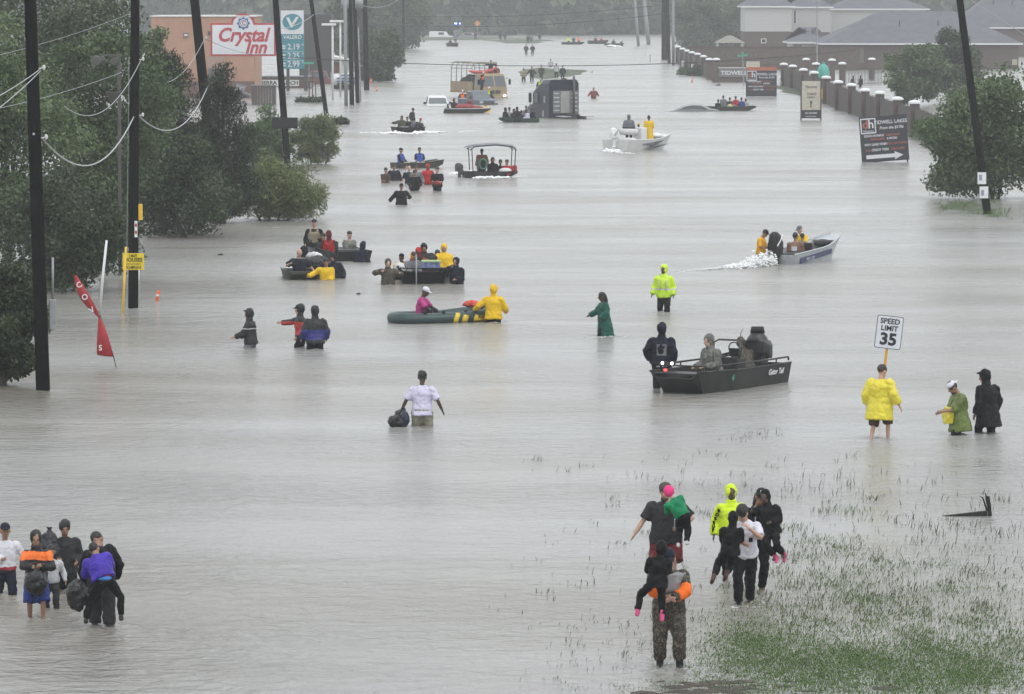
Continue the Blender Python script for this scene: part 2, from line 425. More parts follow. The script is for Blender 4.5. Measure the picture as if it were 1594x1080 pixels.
tree('cedar_tree', 'dark feathery cedar standing around the leaning pole', 'tree', 346, 226, 62, 118, 211, 'cedar', 26000, .17, 90, 8, shape='cone', aspect=.22, droop=-.9, group=G)
tree('cedar_tree', 'dark green cedar in front of the peach building', 'tree', 272, 200, 62, 124, 214, 'cedar', 20000, .17, 80, 9, shape='cone', aspect=.22, droop=-.9, group=G)
tree('willow_bush', 'yellow green willowy bush leaning over the water beyond the leaning pole', 'bush', 426, 297, 82, 52, 214, 'willow', 24000, .2, 70, 10, stems=4, trunk=.05, aspect=.16, droop=.4, group=G)
tree('weed_thicket', 'light green weed thicket beside the pole with the dark crossboard', 'bush', 416, 222, 42, 50, 283, 'weed', 14000, .2, 50, 11, stems=3, trunk=.03, aspect=.35, droop=.2, group=G)
tree('willow_bush', 'round grey green bush standing in water right beside the pole with the dark crossboard', 'bush', 490, 217, 40, 44, 284, 'willow', 13000, .2, 50, 12, stems=4, trunk=.04, aspect=.2, droop=.2, group=G)
tree('broadleaf_tree', 'leafy tree standing in water behind the slender bare poles', 'tree', 590, 92, 38, 45, 545, 'far', 12000, .34, 50, 13, group=G)
tree('broadleaf_tree', 'big hazy tree on bare trunks at the far bend of the road', 'tree', 618, 26, 60, 56, 850, 'far', 14000, .5, 60, 14, stems=3, base=612, group=G)
tree('broadleaf_tree', 'hazy tree behind the slender bare poles and banner', 'tree', 545, 50, 40, 80, 700, 'far', 10000, .5, 50, 15, group=G)
G2 = 'trees on the housing side of the road'
tree('broadleaf_tree', 'full green tree drooping into the water beside the leaning roadside pole with notices', 'tree', 1538, 214, 106, 106, 236, 'broad', 36000, .16, 110, 16, stems=3, base=1545, trunk=.08, group=G2)
tree('broadleaf_tree', 'round street tree in front of the long brick house', 'tree', 1424, 112, 54, 52, 430, 'broad', 15000, .24, 60, 17, stems=2, trunk=.08, group=G2)
tree('broadleaf_tree', 'taller paler street tree beside the round one, before the brick house', 'tree', 1488, 100, 42, 58, 445, 'far', 12000, .26, 50, 18, stems=2, trunk=.08, group=G2)
tree('broadleaf_tree', 'hazy rounded tree just beyond the brick pillar fence', 'tree', 1092, 45, 58, 62, 860, 'far', 12000, .5, 60, 19, group=G2)
tree('broadleaf_tree', 'hazy dark tree against the gable of the pale house', 'tree', 1146, 48, 34, 55, 880, 'far', 8000, .5, 40, 20, group=G2)
tree('shrub', 'low dark shrub growing in front of the stone entrance sign', 'bush', 1094, 116, 40, 13, 585, 'dark', 5000, .28, 30, 21, trunk=.03, stems=3, group=G2)
tree('shrub', 'clump of small twigs floating by the foot of the thin leaning pole', 'bush', 530, 194, 18, 5, 366, 'dark', 700, .2, 14, 22, trunk=.02, group=G)
tree('shrub', 'row of drowned weeds under the rusty sign frame', 'bush', 485, 157, 26, 4, 440, 'dark', 900, .25, 16, 23, trunk=.02, group=G)
tree('shrub', 'low hedge showing above water below the blue and white banner', 'bush', 528, 137, 20, 5, 500, 'dark', 900, .3, 16, 24, trunk=.02, group=G)
# far wood that closes the road: reads as one mass
def far_wood(name, label, x0, x1, Y, h, n, seed, m='far'):
    rnd = np.random.RandomState(seed); C = []
    nb = int((x1 - x0) / 3)
    for i in range(nb):
        bx = x0 + (x1 - x0) * (i + rnd.rand()) / nb; by = Y + rnd.uniform(-25, 25); th = h * rnd.uniform(.7, 1.15); tw = rnd.uniform(3, 6)
        for j in range(16):
            a = rnd.uniform(0, 6.3); q = rnd.rand(); C.append((bx + tw * q * math.cos(a), by + tw * q * math.sin(a), th * rnd.uniform(.0, .95)))
    C = np.array(C); o = leaf_object(name, LEAF[m], None, C, np.full(len(C), 2.3), n, 2.4, .75, rnd=rnd, kind='stuff')
    o['label'] = label; o['category'] = 'wood'
    return o
far_wood('far_wood', 'hazy wood closing the end of the flooded road', -170, 190, 1160, 13, 50000, 31)
far_wood('far_wood', 'second paler rank of hazy wood showing behind the first', -190, 210, 1300, 15, 32000, 32)

# ================================================================== POLES AND WIRES
def zat(py, Y): return at(CX, py, Y).z
POLE = {}
def pole(key, name, label, bx, by, tx, ty, h=11.5, r=.165, m=wood, depth=.6, group='poles along the road'):
    g = gp(bx, by); t = at(tx, ty, g.y); d = (t - g).normalized()
    root = thing(name, label, 'pole', (g.x, g.y, -depth), 0, group)
    k = (h + depth) / d.z; q = d * k
    b = MB(); b.tube([(-d.x * 0, 0, 0), tuple(q * .35), tuple(q * .7), tuple(q)], [r * 1.06, r, r * .93, r * .86], 14)
    b.build('shaft', m, root, smooth=True)
    POLE[key] = (g, d, root, depth)
    return root
def on_pole(key, py, dx=0, dy=0):
    g, d, root, dep = POLE[key]; z = zat(py, g.y); return Vector((g.x + d.x / d.z * z + dx, g.y + dy, z))
def on_root(key, p):
    return Vector(p) - POLE[key][2].location
pole(1, 'utility_pole', 'thick black utility pole nearest the camera, with a grey meter box', 68, 608, 48, 0, r=.165)
pole(2, 'utility_pole', 'black upright utility pole carrying the yellow house buyer sign', 207, 480, 210, 0, r=.15)
pole(3, 'utility_pole', 'black utility pole leaning left in front of the peach motel wall', 341, 345, 305, 0, r=.21)
pole(4, 'utility_pole', 'dark leaning utility pole with a blank crossboard near its foot', 449, 262, 430, 0, r=.185)
pole(5, 'utility_pole', 'thin dark pole leaning left past the fuel price sign', 512, 197, 486, 0, r=.16)
pole(6, 'utility_pole', 'slender grey metal pole, first of the bare cluster by the banner', 539, 164, 537, 0, r=.15, m=grey)
pole(7, 'utility_pole', 'dark wooden pole carrying a transformer can, second of the bare cluster', 548, 163, 545, 0, r=.2)
pole(8, 'utility_pole', 'dark wooden pole in the middle of the bare cluster', 557, 160, 552, 0, r=.18)
pole(9, 'utility_pole', 'dark pole standing alone between the bare cluster and the far tree', 571, 140, 568, 0, r=.26)
pole(10, 'utility_pole', 'black roadside pole leaning left with two white notices near its foot', 1540, 333, 1497, 0, r=.17)
pole(11, 'utility_pole', 'pale thin pole leaning left far across the water', 994, 71, 990, 20, r=.26, m=grey, h=13, depth=.3)
pole(12, 'utility_pole', 'pale leaning pole beside the other leaning one far across the water', 1010, 69, 1005, 20, r=.36, m=grey, h=13, depth=.3)
pole(13, 'utility_pole', 'dark double pole standing in water before the pillar fence', 1033, 93, 1033, 0, r=.3, h=13)
pole(14, 'utility_pole', 'dark pole at the far end of the pillar fence', 1042, 98, 1039, 0, r=.22, h=13)
pole(15, 'lamp_pole', 'smooth light grey metal pole at the far end of the pillar fence', 1048, 101, 1048, 0, r=.2, m=grey, h=13)
pole(16, 'utility_pole', 'hazy dark pole in front of the far bend tree', 604, 75, 603, 0, r=.3, h=13)
pole(17, 'utility_pole', 'hazy thin pole at the edge of the far bend tree', 628, 88, 628, 0, r=.2, h=13)
pole(18, 'conduit_pole', 'thin pale conduit pole beside the middle pole of the bare cluster', 562, 158, 558, 40, r=.06, m=grey, h=6.6)
def insul(key, py, side=1):
    p = on_root(key, on_pole(key, py, side * .2)); root = POLE[key][2]
    b = MB(); b.tube([p + Vector((-side * .12, 0, 0)), p + Vector((side * .06, 0, .02))], .02, 6); b.ell(p + Vector((side * .06, 0, .03)), (.045, .045, .07), None, 8, 6)
    b.build('insulator', offwhite, root, smooth=True)
for a in ((1, 107), (1, 215), (2, 93), (2, 180), (3, 60), (3, 132)): insul(*a)
# bits fixed to the poles
r1 = POLE[1][2]; p = on_root(1, on_pole(1, 490, .27, .12))
quick('meter_box', grey, r1, lambda b: b.box(p, (.16, .14, .75)), bevel=.02)
quick('conduit', grey, r1, lambda b: b.tube([p + Vector((0, 0, .35)), p + Vector((.01, 0, 1.4))], .03, 8), smooth=True)
p1b = on_root(1, on_pole(1, 208, -.02, -.17))
quick('pole_tag', alu, r1, lambda b: b.box(p1b, (.05, .01, .05)))
r2 = POLE[2][2]; p = on_root(2, on_pole(2, 330, .21))
quick('marker_guard', yellow, r2, lambda b: b.box(p, (.13, .10, .5)), bevel=.02)
p = on_root(2, on_pole(2, 356, .09, -.17))
pn = quick('notice_plate', white, r2, lambda b: b.box(p, (.09, .012, .5)))
for dz in (.12, -.1):
    quick('red_mark', redp, r2, lambda b, dz=dz: b.ell(p + Vector((0, -.008, dz)), (.035, .004, .06), None, 10, 6))
r4 = POLE[4][2]; p = on_root(4, on_pole(4, 191, 0, -.22))
quick('crossboard', black, r4, lambda b: b.box(p, (1.41, .03, .6)), bevel=.01)
r10 = POLE[10][2]
for py, sx in ((277, -.1), (299, -.05)):
    p = on_root(10, on_pole(10, py, -.12 + sx * .2, -.19)); nb = quick('notice', white, r10, lambda b: b.box(p, (.38, .015, .52)))
    quick('printed_block', mat('print_blue_grey', (.25, .28, .36), .7), r10, lambda b: b.box(p + Vector((-.06, -.01, .03 if py < 290 else -.02)), (.13, .004, .24)))
r7 = POLE[7][2]
p = on_root(7, on_pole(7, 5, -.1, -.35)); quick('transformer_can', grey, r7, lambda b: b.tube([p + Vector((-.35, 0, -.45)), p + Vector((-.35, 0, .5))], .33, 16), smooth=True)
r8 = POLE[8][2]
p = on_root(8, on_pole(8, 5, .3, -.35)); quick('transformer_can', grey, r8, lambda b: b.tube([p + Vector((.1, 0, -.45)), p + Vector((.1, 0, .5))], .36, 16), smooth=True)
r5 = POLE[5][2]; p = on_root(5, on_pole(5, 178, 0, -.17)); quick('pole_tag', white, r5, lambda b: b.box(p, (.16, .01, .12)))
r13 = POLE[13][2]
quick('second_shaft', wood, r13, lambda b: b.tube([(.42, .5, 0), (.42, .5, 12)], .2, 10), smooth=True)
wirem = mat('wire_pale', (.42, .43, .44), .5, var=.1); wiredark = mat('wire_dark', (.03, .03, .032), .6)
def wire(label, a, b, sag, r=.012, m=wirem, n=16, group='overhead wires'):
    a, b = Vector(a), Vector(b); pts = [a.lerp(b, i / n) + Vector((0, 0, -sag * 4 * (i / n) * (1 - i / n))) for i in range(n + 1)]
    q = MB(); o = a.copy(); q.tube([p - o for p in pts], r, 5)
    q.build('overhead_wire', m, smooth=True, label=label, cat='wire', group=group, loc=o)
wire('pale cable sagging between the nearest pole and the pole with the yellow sign', on_pole(1, 215, .17), on_pole(2, 181, .0, -.1), 1.05, .02)
wire('pale cable sagging from the yellow sign pole to the pole leaning before the motel', on_pole(2, 181, .15), on_pole(3, 132, .15), 1.05, .02)
wire('higher pale wire sagging left from the yellow sign pole into the green trees', at(100, 165, 148), on_pole(2, 93, .2), .85, .012)
wire('higher pale wire sagging left from the leaning motel pole over the cedar', at(240, 128, 190), on_pole(3, 61, .18), .6, .012)
wire('pale wire running from the nearest pole out of the picture, upper of two', at(-70, 180, 112), on_pole(1, 107, .18), .1, .012)
wire('pale wire running from the nearest pole out of the picture, lower of two', at(-60, 208, 112), on_pole(1, 110, .18), .1, .012)
wire('black guy wire slanting down to the water beside the nearest pole', at(-30, 340, 121), on_pole(1, 180, -.16), .02, .014, wiredark)
wire('thin wire crossing behind the nearest pole low among the leaves', at(-20, 172, 140), at(190, 112, 160), .1, .008)
wire('thin wire crossing high before the trees from the picture edge', at(-20, 90, 150), at(205, 20, 175), .1, .007)
wire('thin wire reaching from the motel pole to the motel sign', on_pole(3, 58, .1), at(420, 85, 300), .25, .01, wiredark)
wire('wire strung across the flooded road in front of the army truck', on_pole(4, 88), at(1330, 78, 330), .75, .022, wiredark, 28)
wire('upper dark wire crossing the road far behind the army truck', at(560, 22, 700), at(1060, 4, 700), 1.0, .05, wiredark, 24)
wire('lower dark wire crossing the road far behind the army truck', at(560, 36, 690), at(1042, 20, 690), 1.05, .05, wiredark, 24)
wire('thin pale wire slanting down behind the leaning pole over the brick house', at(1490, -14, 400), at(1640, 80, 470), .1, .025)
wire('guy wire dropping beside the leaning notice pole into the tree', at(1491, 0, 226), at(1500, 150, 226), 0, .012, wiredark)
wire('second guy wire dropping beside the leaning notice pole', at(1497, 20, 228), at(1507, 160, 228), 0, .010, wiredark)
wire('pale wire dropping beside the yellow sign pole', on_pole(2, 88, -.17), on_pole(2, 400, -.2), 0, .008)
wire('wire from the leaning crossboard pole past the fuel price sign', on_pole(4, 45), on_pole(5, 22), .2, .018, wirem)
wire('wire loop sagging from the pale cluster poles to the far bend tree', on_pole(8, 3), at(630, -8, 480), .8, .02, wirem)

# ================================================================== ROADSIDE SIGNS, LEFT
def sign_frame(name, label, cat, px, by, depth=.4, group=None):
    g = gp(px, by); return thing(name, label, cat, (g.x, g.y, -depth), 0, group), g
# motel sign
ms, g = sign_frame('motel_sign', 'white and red motel sign on a red post reading Crystal Inn', 'sign', 379, 152)
Y = g.y; k = Y / F
def L(px, py): p = at(px, py, Y); return p.x - g.x, p.z + .4
signwhite = mat('sign_white', (.66, .67, .70), .4, var=.08, scale=.6); signred = mat('sign_red', (.42, .035, .045), .45, var=.15, scale=1)
x0, z0 = L(330, 85); x1, z1 = L(427, 38); xa, za = L(362, 38); xb, zb = L(395, 38); xc, zt = L(378, 23)
def arch(e): return [(x0 - e, z0 - e), (x1 + e, z0 - e), (x1 + e, z1 + e), (xb + e, z1 + e)] + [(xc + (xb - xa + 2 * e) / 2 * math.cos(R(a)), z1 + e + (zt - z1) * math.sin(R(a))) for a in range(15, 180, 15)] + [(xa - e, z1 + e), (x0 - e, z1 + e)]
quick('sign_rim', signred, ms, lambda b: b.prism(arch(.13), -.02, .45))
quick('sign_face', signwhite, ms, lambda b: b.prism(arch(-.04), -.06, .0))
xp, _ = L(379, 100); quick('post', signred, ms, lambda b: b.box((xp, .2, (z0) / 2), (.42, .35, z0)), bevel=.02)
xx, zz = L(380, 55); text('Crystal', signred, ms, (xx - .15, -.08, zz), 1.75, .28, .05, sx=.92)
xx, zz = L(398, 74); text('Inn', signred, ms, (xx, -.08, zz), 1.65, .28, .05, sx=.95)
xx, zz = L(379, 36); blue = mat('sign_blue', (.04, .10, .28), .5)
star = MB(); pts = []
for i in range(16): rr = .62 if i % 2 == 0 else .46; pts.append((xx + rr * math.cos(R(22.5 * i)), zz + rr * math.sin(R(22.5 * i))))
star.prism(pts, -.1, -.06); em = star.build('emblem', blue, ms)
ring = MB(); ring.tube([(xx + .34 * math.cos(R(a)), -.115, zz + .34 * math.sin(R(a))) for a in range(0, 361, 20)], .035, 6, False); ring.build('emblem_ring', white, em)
quick('emblem_disc', white, em, lambda b: b.tube([(xx, -.1, zz), (xx, -.12, zz)], .24, 18))
text('C', signred, em, (xx, -.13, zz), .42, 0, .02)
# fuel price sign
vs, g = sign_frame('fuel_price_sign', 'tall teal and white fuel price sign with an oval emblem', 'sign', 477, 141)
Y = g.y; teal = mat('sign_teal', (.035, .22, .27), .45, var=.1, scale=1)
x0, zb_ = L(437, 107); x1, zt_ = L(473, 16)
quick('cabinet', teal, vs, lambda b: b.box(((x0 + x1) / 2, .2, (zb_ + zt_) / 2), (x1 - x0, .4, zt_ - zb_)), bevel=.03)
_, zw = L(0, 53); quick('logo_panel', signwhite, vs, lambda b: b.box(((x0 + x1) / 2, -.02, (zw + zt_) / 2), ((x1 - x0) * .98, .04, zt_ - zw)))
xx, zz = L(455, 34); ov = quick('logo_oval', teal, vs, lambda b: b.tube([(xx, -.045, zz), (xx, -.07, zz)], [(.98, .80), (.98, .80)], 28, ref=(1, 0, 0)))
quick('logo_stroke', signwhite, vs, lambda b: b.prism([(xx - .62, zz + .45), (xx - .32, zz + .45), (xx - .05, zz - .15), (xx + .38, zz + .5), (xx + .66, zz + .5), (xx, zz - .55), (xx - .14, zz - .55)], -.09, -.07))
quick('logo_swoosh', mat('sign_gold', (.6, .42, .08), .5), vs, lambda b: b.prism([(xx - .1, zz - .2), (xx + .05, zz - .32), (xx + .5, zz + .1), (xx + .06, zz - .2)], -.095, -.09))
_, zz = L(0, 58); text('VALERO', signwhite, vs, (xx, -.03, zz), .5, .1, .012, sx=.98)
for pr, py in (('2.19', 73), ('2.25', 87), ('2.99', 100)):
    _, zz = L(0, py); text(pr, signwhite, vs, (xx + .12, -.03, zz), .82, 0, .012, sx=.86); text('9', signwhite, vs, (xx + 1.02, -.03, zz + .2), .34)
    for q in (.1, -.12): quick('grade_label', signwhite, vs, lambda b, zz=zz, q=q: b.box((xx - .83, -.01, zz + q), (.32, .012, .14)))
    if pr != '2.99': _, zq = L(0, py + 7); quick('divider', signwhite, vs, lambda b, zq=zq: b.box((xx, -.005, zq), (x1 - x0 - .1, .012, .03)))
xp, _ = L(478, 0); quick('post', darkgrey, vs, lambda b: b.box((xp - .15, .25, zb_ / 2), (.38, .3, zb_)), bevel=.02)
xq, _ = L(462, 0); quick('post', darkgrey, vs, lambda b: b.box((xq - .9, .25, zb_ / 2), (.3, .3, zb_)), bevel=.02)
# ranch sign wall
rs, g = sign_frame('monument_sign', 'long low brick sign wall lettered Sierra Ranch', 'sign', 447, 137)
Y = g.y
brickdark = mat('dark_brick', (.10, .055, .045), .85, var=.3, scale=6, bump=.4)
x0, z0 = L(398, 137); x1, z1 = L(485, 120); xs1, _ = L(465, 0); xs0, _ = L(402, 0)
quick('wall', brickdark, rs, lambda b: b.box(((x0 + x1) / 2, .3, z1 / 2), (x1 - x0, .6, z1)), bevel=.03)
quick('coping', grey, rs, lambda b: b.box(((x0 + x1) / 2, .3, z1 + .08), (x1 - x0 + .2, .75, .14)), bevel=.02)
_, zz = L(0, 129); quick('sign_panel', offwhite, rs, lambda b: b.box(((xs0 + xs1) / 2, -.03, zz), (xs1 - xs0, .05, .62)))
text('SIERRA RANCH', black, rs, ((xs0 + xs1) / 2, -.07, zz), .55, 0, .012, sx=1.05)
_, zz = L(0, 117); xx, _ = L(421, 0); text('ABC', offwhite, rs, (xx, -.0, zz), .4, 0, .01)
# dumpster enclosure, rubble heap
de, g = sign_frame('dumpster_enclosure', 'dark brown boxy bin enclosure below the motel sign', 'enclosure', 410, 163)
Y = g.y; x0, z0 = L(392, 163); x1, z1 = L(427, 133); bw = mat('brown_panel', (.075, .06, .055), .8, var=.2, bump=.3)
nb = 8
for i in range(nb): quick('board', bw, de, lambda b, i=i: b.box((x0 + (x1 - x0) * (i + .5) / nb, 0, z1 / 2), ((x1 - x0) / nb - .02, .06, z1)))
quick('side_wall', bw, de, lambda b: b.box((x1 - .03, 1.6, z1 / 2), (.08, 3.1, z1 - .02)))
quick('side_wall', bw, de, lambda b: b.box((x0 + .03, 1.6, z1 / 2), (.08, 3.1, z1 - .02)))
quick('cap_rail', grey, de, lambda b: b.box(((x0 + x1) / 2, -.02, z1 + .04), (x1 - x0 + .1, .12, .07)))
quick('gate_post', offwhite, de, lambda b: b.box((x1 + .25, 0, z1 / 2 - .1), (.12, .12, z1)))
dr = thing('rock_heap', 'heap of grey broken slabs piled at the foot of the motel sign', 'rubble', gp(376, 168, -.4))
rnd = random.Random(3); slab = mat('grey_slab', (.20, .19, .20), .85, var=.3, bump=.4)
for i in range(26):
    a = rnd.uniform(0, 6.3); q = rnd.random(); s = rnd.uniform(.4, 1.0)
    M = Matrix.Rotation(rnd.uniform(-.5, .5), 3, 'X') @ Matrix.Rotation(rnd.uniform(-.5, .5), 3, 'Y') @ Matrix.Rotation(a, 3, 'Z')
    quick('slab', slab, dr, lambda b: b.box((1.7 * q * math.cos(a), 2.5 * q * math.sin(a), .3 + (1 - q) * 1.9 * rnd.random()), (s, s * .8, s * .3), M=M), bevel=.03)
# rusty empty sign frame
rf, g = sign_frame('sign_frame', 'narrow rusty empty sign frame standing in water beside the thin leaning pole', 'frame', 486, 158)
Y = g.y; rust = mat('rust', (.10, .06, .045), .8, var=.3)
for px in (481, 486, 491): xx, _ = L(px, 0); _, zz = L(0, 127 if px != 486 else 100); quick('upright', rust, rf, lambda b: b.box((xx, 0, zz / 2), (.1, .1, zz)))
for py in (128, 151): xx, zz = L(486, py); quick('crossbar', rust, rf, lambda b: b.box((xx, -.02, zz), (.72, .08, .08)))
xx, zz = L(486, 132); quick('plate', grey, rf, lambda b: b.box((xx, -.03, zz), (.35, .03, .4)))
sp, g = sign_frame('street_name_sign', 'small green street name blade beside the fuel price sign', 'sign', 483, 150)
Y = g.y; xx, zz = L(481, 98); quick('blade', greenp, sp, lambda b: b.box((xx, 0, zz), (.9, .02, .2))); quick('post', grey, sp, lambda b: b.tube([(xx, 0, 0), (xx, 0, zz - .05)], .03, 6))
# "I BUY HOUSES"
hs_, g = sign_frame('bandit_sign', 'yellow hand lettered house buyer sign nailed to the pole', 'sign', 207, 481)
Y = g.y - .18; hs_.location.y = Y; x0, z0 = L(191, 420); x1, z1 = L(224, 394); ys_ = mat('sign_yellow', (.72, .55, .02), .55, var=.08)
quick('board', ys_, hs_, lambda b: b.box(((x0 + x1) / 2, 0, (z0 + z1) / 2), (x1 - x0, .012, z1 - z0)))
cxm = (x0 + x1) / 2; dz = (z1 - z0)
for s_, f_, sz in (('I BUY', .84, .11), ('HOUSES', .60, .17), ('Cash Any Condition', .36, .06), ('713-489-5114', .14, .135)):
    text(s_, black, hs_, (cxm, -.012, z0 + dz * f_), sz, 0, .003 if sz > .1 else 0, sx=.62 if sz == .135 else .9)
# feather flag on broken pole
ff, g = sign_frame('feather_flag', 'torn red feather flag hanging limp from a bent white pole', 'flag', 181, 572, .5)
Y = g.y
def Lp(px, py): p = at(px, py, Y); return Vector((p.x - g.x, 0, p.z + .5))
flagred = mat('flag_red', (.36, .02, .025), .6, var=.2, scale=4, bump=.3)
def strip(pts, wid):
    b = MB(); rings = []
    for i, ((px, py), w) in enumerate(zip(pts, wid)):
        a, c = Lp(px - w / 2, py), Lp(px + w / 2, py + w * .1); a.y += .05 * math.sin(i * 1.7); c.y += -.05 + .06 * math.cos(i * 1.3)
        m_ = (a + c) / 2 + Vector((0, -.07, 0))
        o_ = Vector((0, .012, 0)); rings.append([a, m_, c, c + o_, m_ + o_, a + o_])
    b.loft(rings); return b
strip([(117, 428), (122, 440), (128, 453), (135, 466), (142, 477), (149, 486), (154, 493)], [4, 12, 17, 18, 15, 9, 4]).build('banner', flagred, ff, smooth=True)
strip([(155, 493), (157, 505), (160, 520), (162, 535), (163, 550), (164, 553)], [4, 10, 17, 22, 25, 24]).build('banner', flagred, ff, smooth=True)
for ch, px, py, rr in (('C', 124, 443, -.5), ('O', 133, 462, -.5), ('V', 144, 482, -.6), ('S', 157, 541, 0)):
    q = Lp(px, py); text(ch, white, ff, (q.x, -.16, q.z), .2, 0, .004, rot=(math.pi / 2, rr, 0))
quick('pole_lower', darkgrey, ff, lambda b: b.tube([Lp(155, 490), Lp(166, 520), Lp(176, 552), Lp(181, 572)], [.025, .02, .014, .01], 8), smooth=True)
quick('pole_upper', white, ff, lambda b: b.tube([Lp(155, 490), Lp(160, 430), Lp(166, 374)], [.035, .035, .03], 8), smooth=True)
# yellow pipe marker, orange delineators
yp, g = sign_frame('pipeline_marker', 'thin yellow marker stake in front of the yellow sign pole', 'marker', 190, 487, .4)
Y = g.y; quick('stake', yellow, yp, lambda b: b.tube([Lp2 for Lp2 in (Vector((0, 0, 0)), at(196, 384, Y) - yp.location)], .035, 8), smooth=True)
yp2, g = sign_frame('white_stake', 'short white stake showing behind the yellow sign pole', 'marker', 216, 436, .3)
quick('stake', white, yp2, lambda b: b.tube([(0, 0, 0), (0, 0, .9)], .03, 8), smooth=True)
def delin(label, px, py, top, w=.09, lean=.04):
    g = gp(px, py); o = thing('delineator', label, 'delineator', (g.x, g.y, -.3), 0, 'orange delineator posts')
    h = (py - top) * g.y / F + .3
    quick('tube', orange, o, lambda b: b.tube([(0, 0, 0), (lean * h, 0, h * .96), (lean * h, 0, h)], [w, w, w * .7], 12), smooth=True)
    quick('reflective_band', white, o, lambda b: b.tube([(lean * h * .7, 0, h * .7), (lean * h * .8, 0, h * .8)], w * 1.05, 12), smooth=True)
delin('orange delineator tube leaning in the water beside the yellow sign pole', 242, 468, 452, .055, .15)
delin('small orange delineator at the foot of the thin leaning pole', 513, 207, 197, .06)
delin('small red delineator in open water beyond the bare cluster of poles', 587, 142, 135, .09, -.1)
delin('orange delineator beside the lone far pole', 577, 130, 122, .1)
delin('tiny orange delineator in front of the pillar fence shrub', 1077, 128, 121, .09)
wp, g = sign_frame('wooden_post', 'brown wooden post half hidden by the bush at the picture edge', 'post', 44, 566, .4)
quick('post', brownwood, wp, lambda b: b.box((0, 0, .7), (.1, .1, 1.4)), bevel=.01)
# flood lamp post behind leaves
fl, g = sign_frame('flood_lamp_post', 'dark steel post with a long boxed flood lamp among the leaves', 'lamp post', 187, 470, .3)
fl.location = at(187, 400, 172); fl.location.z = -.4
Y = 172.; gx = fl.location.x
def Lf(px, py): p = at(px, py, Y); return Vector((p.x - gx, 0, p.z + .4))
steel = mat('weathered_steel', (.09, .085, .08), .7, var=.2)
quick('post', steel, fl, lambda b: b.box((0, 0, Lf(187, 84).z / 2), (.11, .11, Lf(187, 84).z)))
quick('arm', steel, fl, lambda b: b.box(Lf(172, 86), (.75, .12, .07)))
quick('lamp_box', steel, fl, lambda b: b.tube([Lf(150, 94) + Vector((.0, -.3, 0)), Lf(150, 94), Lf(158, 94) + Vector((0, .3, 0))], [(.18, .15), (.2, .17), (.16, .14)], 14))
quick('lamp_box', steel, fl, lambda b: b.tube([Lf(178, 95) + Vector((.0, -.2, 0)), Lf(180, 95) + Vector((0, .3, 0))], [(.13, .13), (.15, .13)], 12))
q = Lf(176, 152)
quick('lower_lamp', steel, fl, lambda b: b.loft([[q + Vector((x * w, y * w, z)) for x, y in ((-1, -1), (1, -1), (1, 1), (-1, 1))] for z, w in ((-.22, .06), (.17, .24), (.2, .25))]))

# ================================================================== BUILDINGS, LEFT
def box_building(name, label, px0, px1, py_top, py_base, depth_m, wallm, parapet=True):
    g0, g1 = gp(px0, py_base), gp(px1, py_base); Yb = g0.y
    zt = zat(py_top, Yb); root = thing(name, label, 'building', ((g0.x + g1.x) / 2, Yb, -.3)); w = g1.x - g0.x
    quick('wall', wallm, root, lambda b: b.box((0, depth_m / 2, (zt + .3) / 2), (w, depth_m, zt + .3)))
    if parapet: quick('parapet', offwhite, root, lambda b: b.box((0, depth_m / 2, zt + .36), (w + .2, depth_m + .2, .12)))
    return root, w, zt + .3, Yb
peach = mat('peach_stucco', (.42, .24, .165), .9, var=.08, scale=.8, bump=.25, bscale=20)
mb_, w, zt, Yb = box_building('motel_building', 'peach stucco motel wing with brown base behind the motel sign', 236, 396, 26, 152, 14, peach)
quick('plinth', mat('brown_stucco', (.16, .09, .075), .9, var=.1), mb_, lambda b: b.box((0, -.04, .9), (w + .06, .08, 1.85)))
xx = gp(290, 152).x - mb_.location.x; zz = zat(54, Yb) + .3
wl = quick('wall_lamp', darkgrey, mb_, lambda b: b.box((xx, -.1, zz), (.45, .2, .32)), bevel=.03); quick('lens', offwhite, wl, lambda b: b.box((xx, -.21, zz - .02), (.34, .02, .2)))
x0 = gp(326, 152).x - mb_.location.x; x1 = gp(350, 152).x - mb_.location.x
quick('stair_wall', mat('stair_grey', (.13, .12, .12), .8), mb_, lambda b: b.box(((x0 + x1) / 2, -.8, (zat(105, Yb) + .3) / 2 + .6), (x1 - x0, 1.4, zat(105, Yb) - 1)))
for i in range(9): quick('railing_bar', grey, mb_, lambda b, i=i: b.box((x0 + (x1 - x0) * i / 8, -1.5, (zat(105, Yb) + zat(90, Yb)) / 2 + .3), (.04, .04, 1.0)))
quick('handrail', grey, mb_, lambda b: b.box(((x0 + x1) / 2, -1.5, zat(89, Yb) + .3), (x1 - x0 + .1, .06, .06)))
xx = gp(326, 152).x - mb_.location.x; zz = zat(51, Yb) + .3; quick('wall_lamp', darkgrey, mb_, lambda b: b.box((xx, -.1, zz), (.2, .2, .3)))
gs_, w, zt, Yb = box_building('fuel_shop', 'small pale fuel station shop behind the thin leaning pole', 497, 530, 95, 122, 9, offwhite, False)
quick('roof', offwhite, gs_, lambda b: b.hexa([(-w / 2 - .5, -.6, zt + .7), (w / 2 + .7, -.6, zt - .05), (w / 2 + .7, 9.5, zt - .05), (-w / 2 - .5, 9.5, zt + .7), (-w / 2 - .5, -.6, zt + .95), (w / 2 + .7, -.6, zt + .2), (w / 2 + .7, 9.5, zt + .2), (-w / 2 - .5, 9.5, zt + .95)]))
quick('door', brownwood, gs_, lambda b: b.box((w * .28, -.03, 1.1), (.9, .06, 2.1)))
for z_ in (1.0, 1.5, 2.0): quick('window_poster', mat('poster_blue', (.25, .33, .45), .6, var=.3, scale=2), gs_, lambda b, z_=z_: b.box((-w * .15, -.02, z_), (w * .5, .03, .3)))
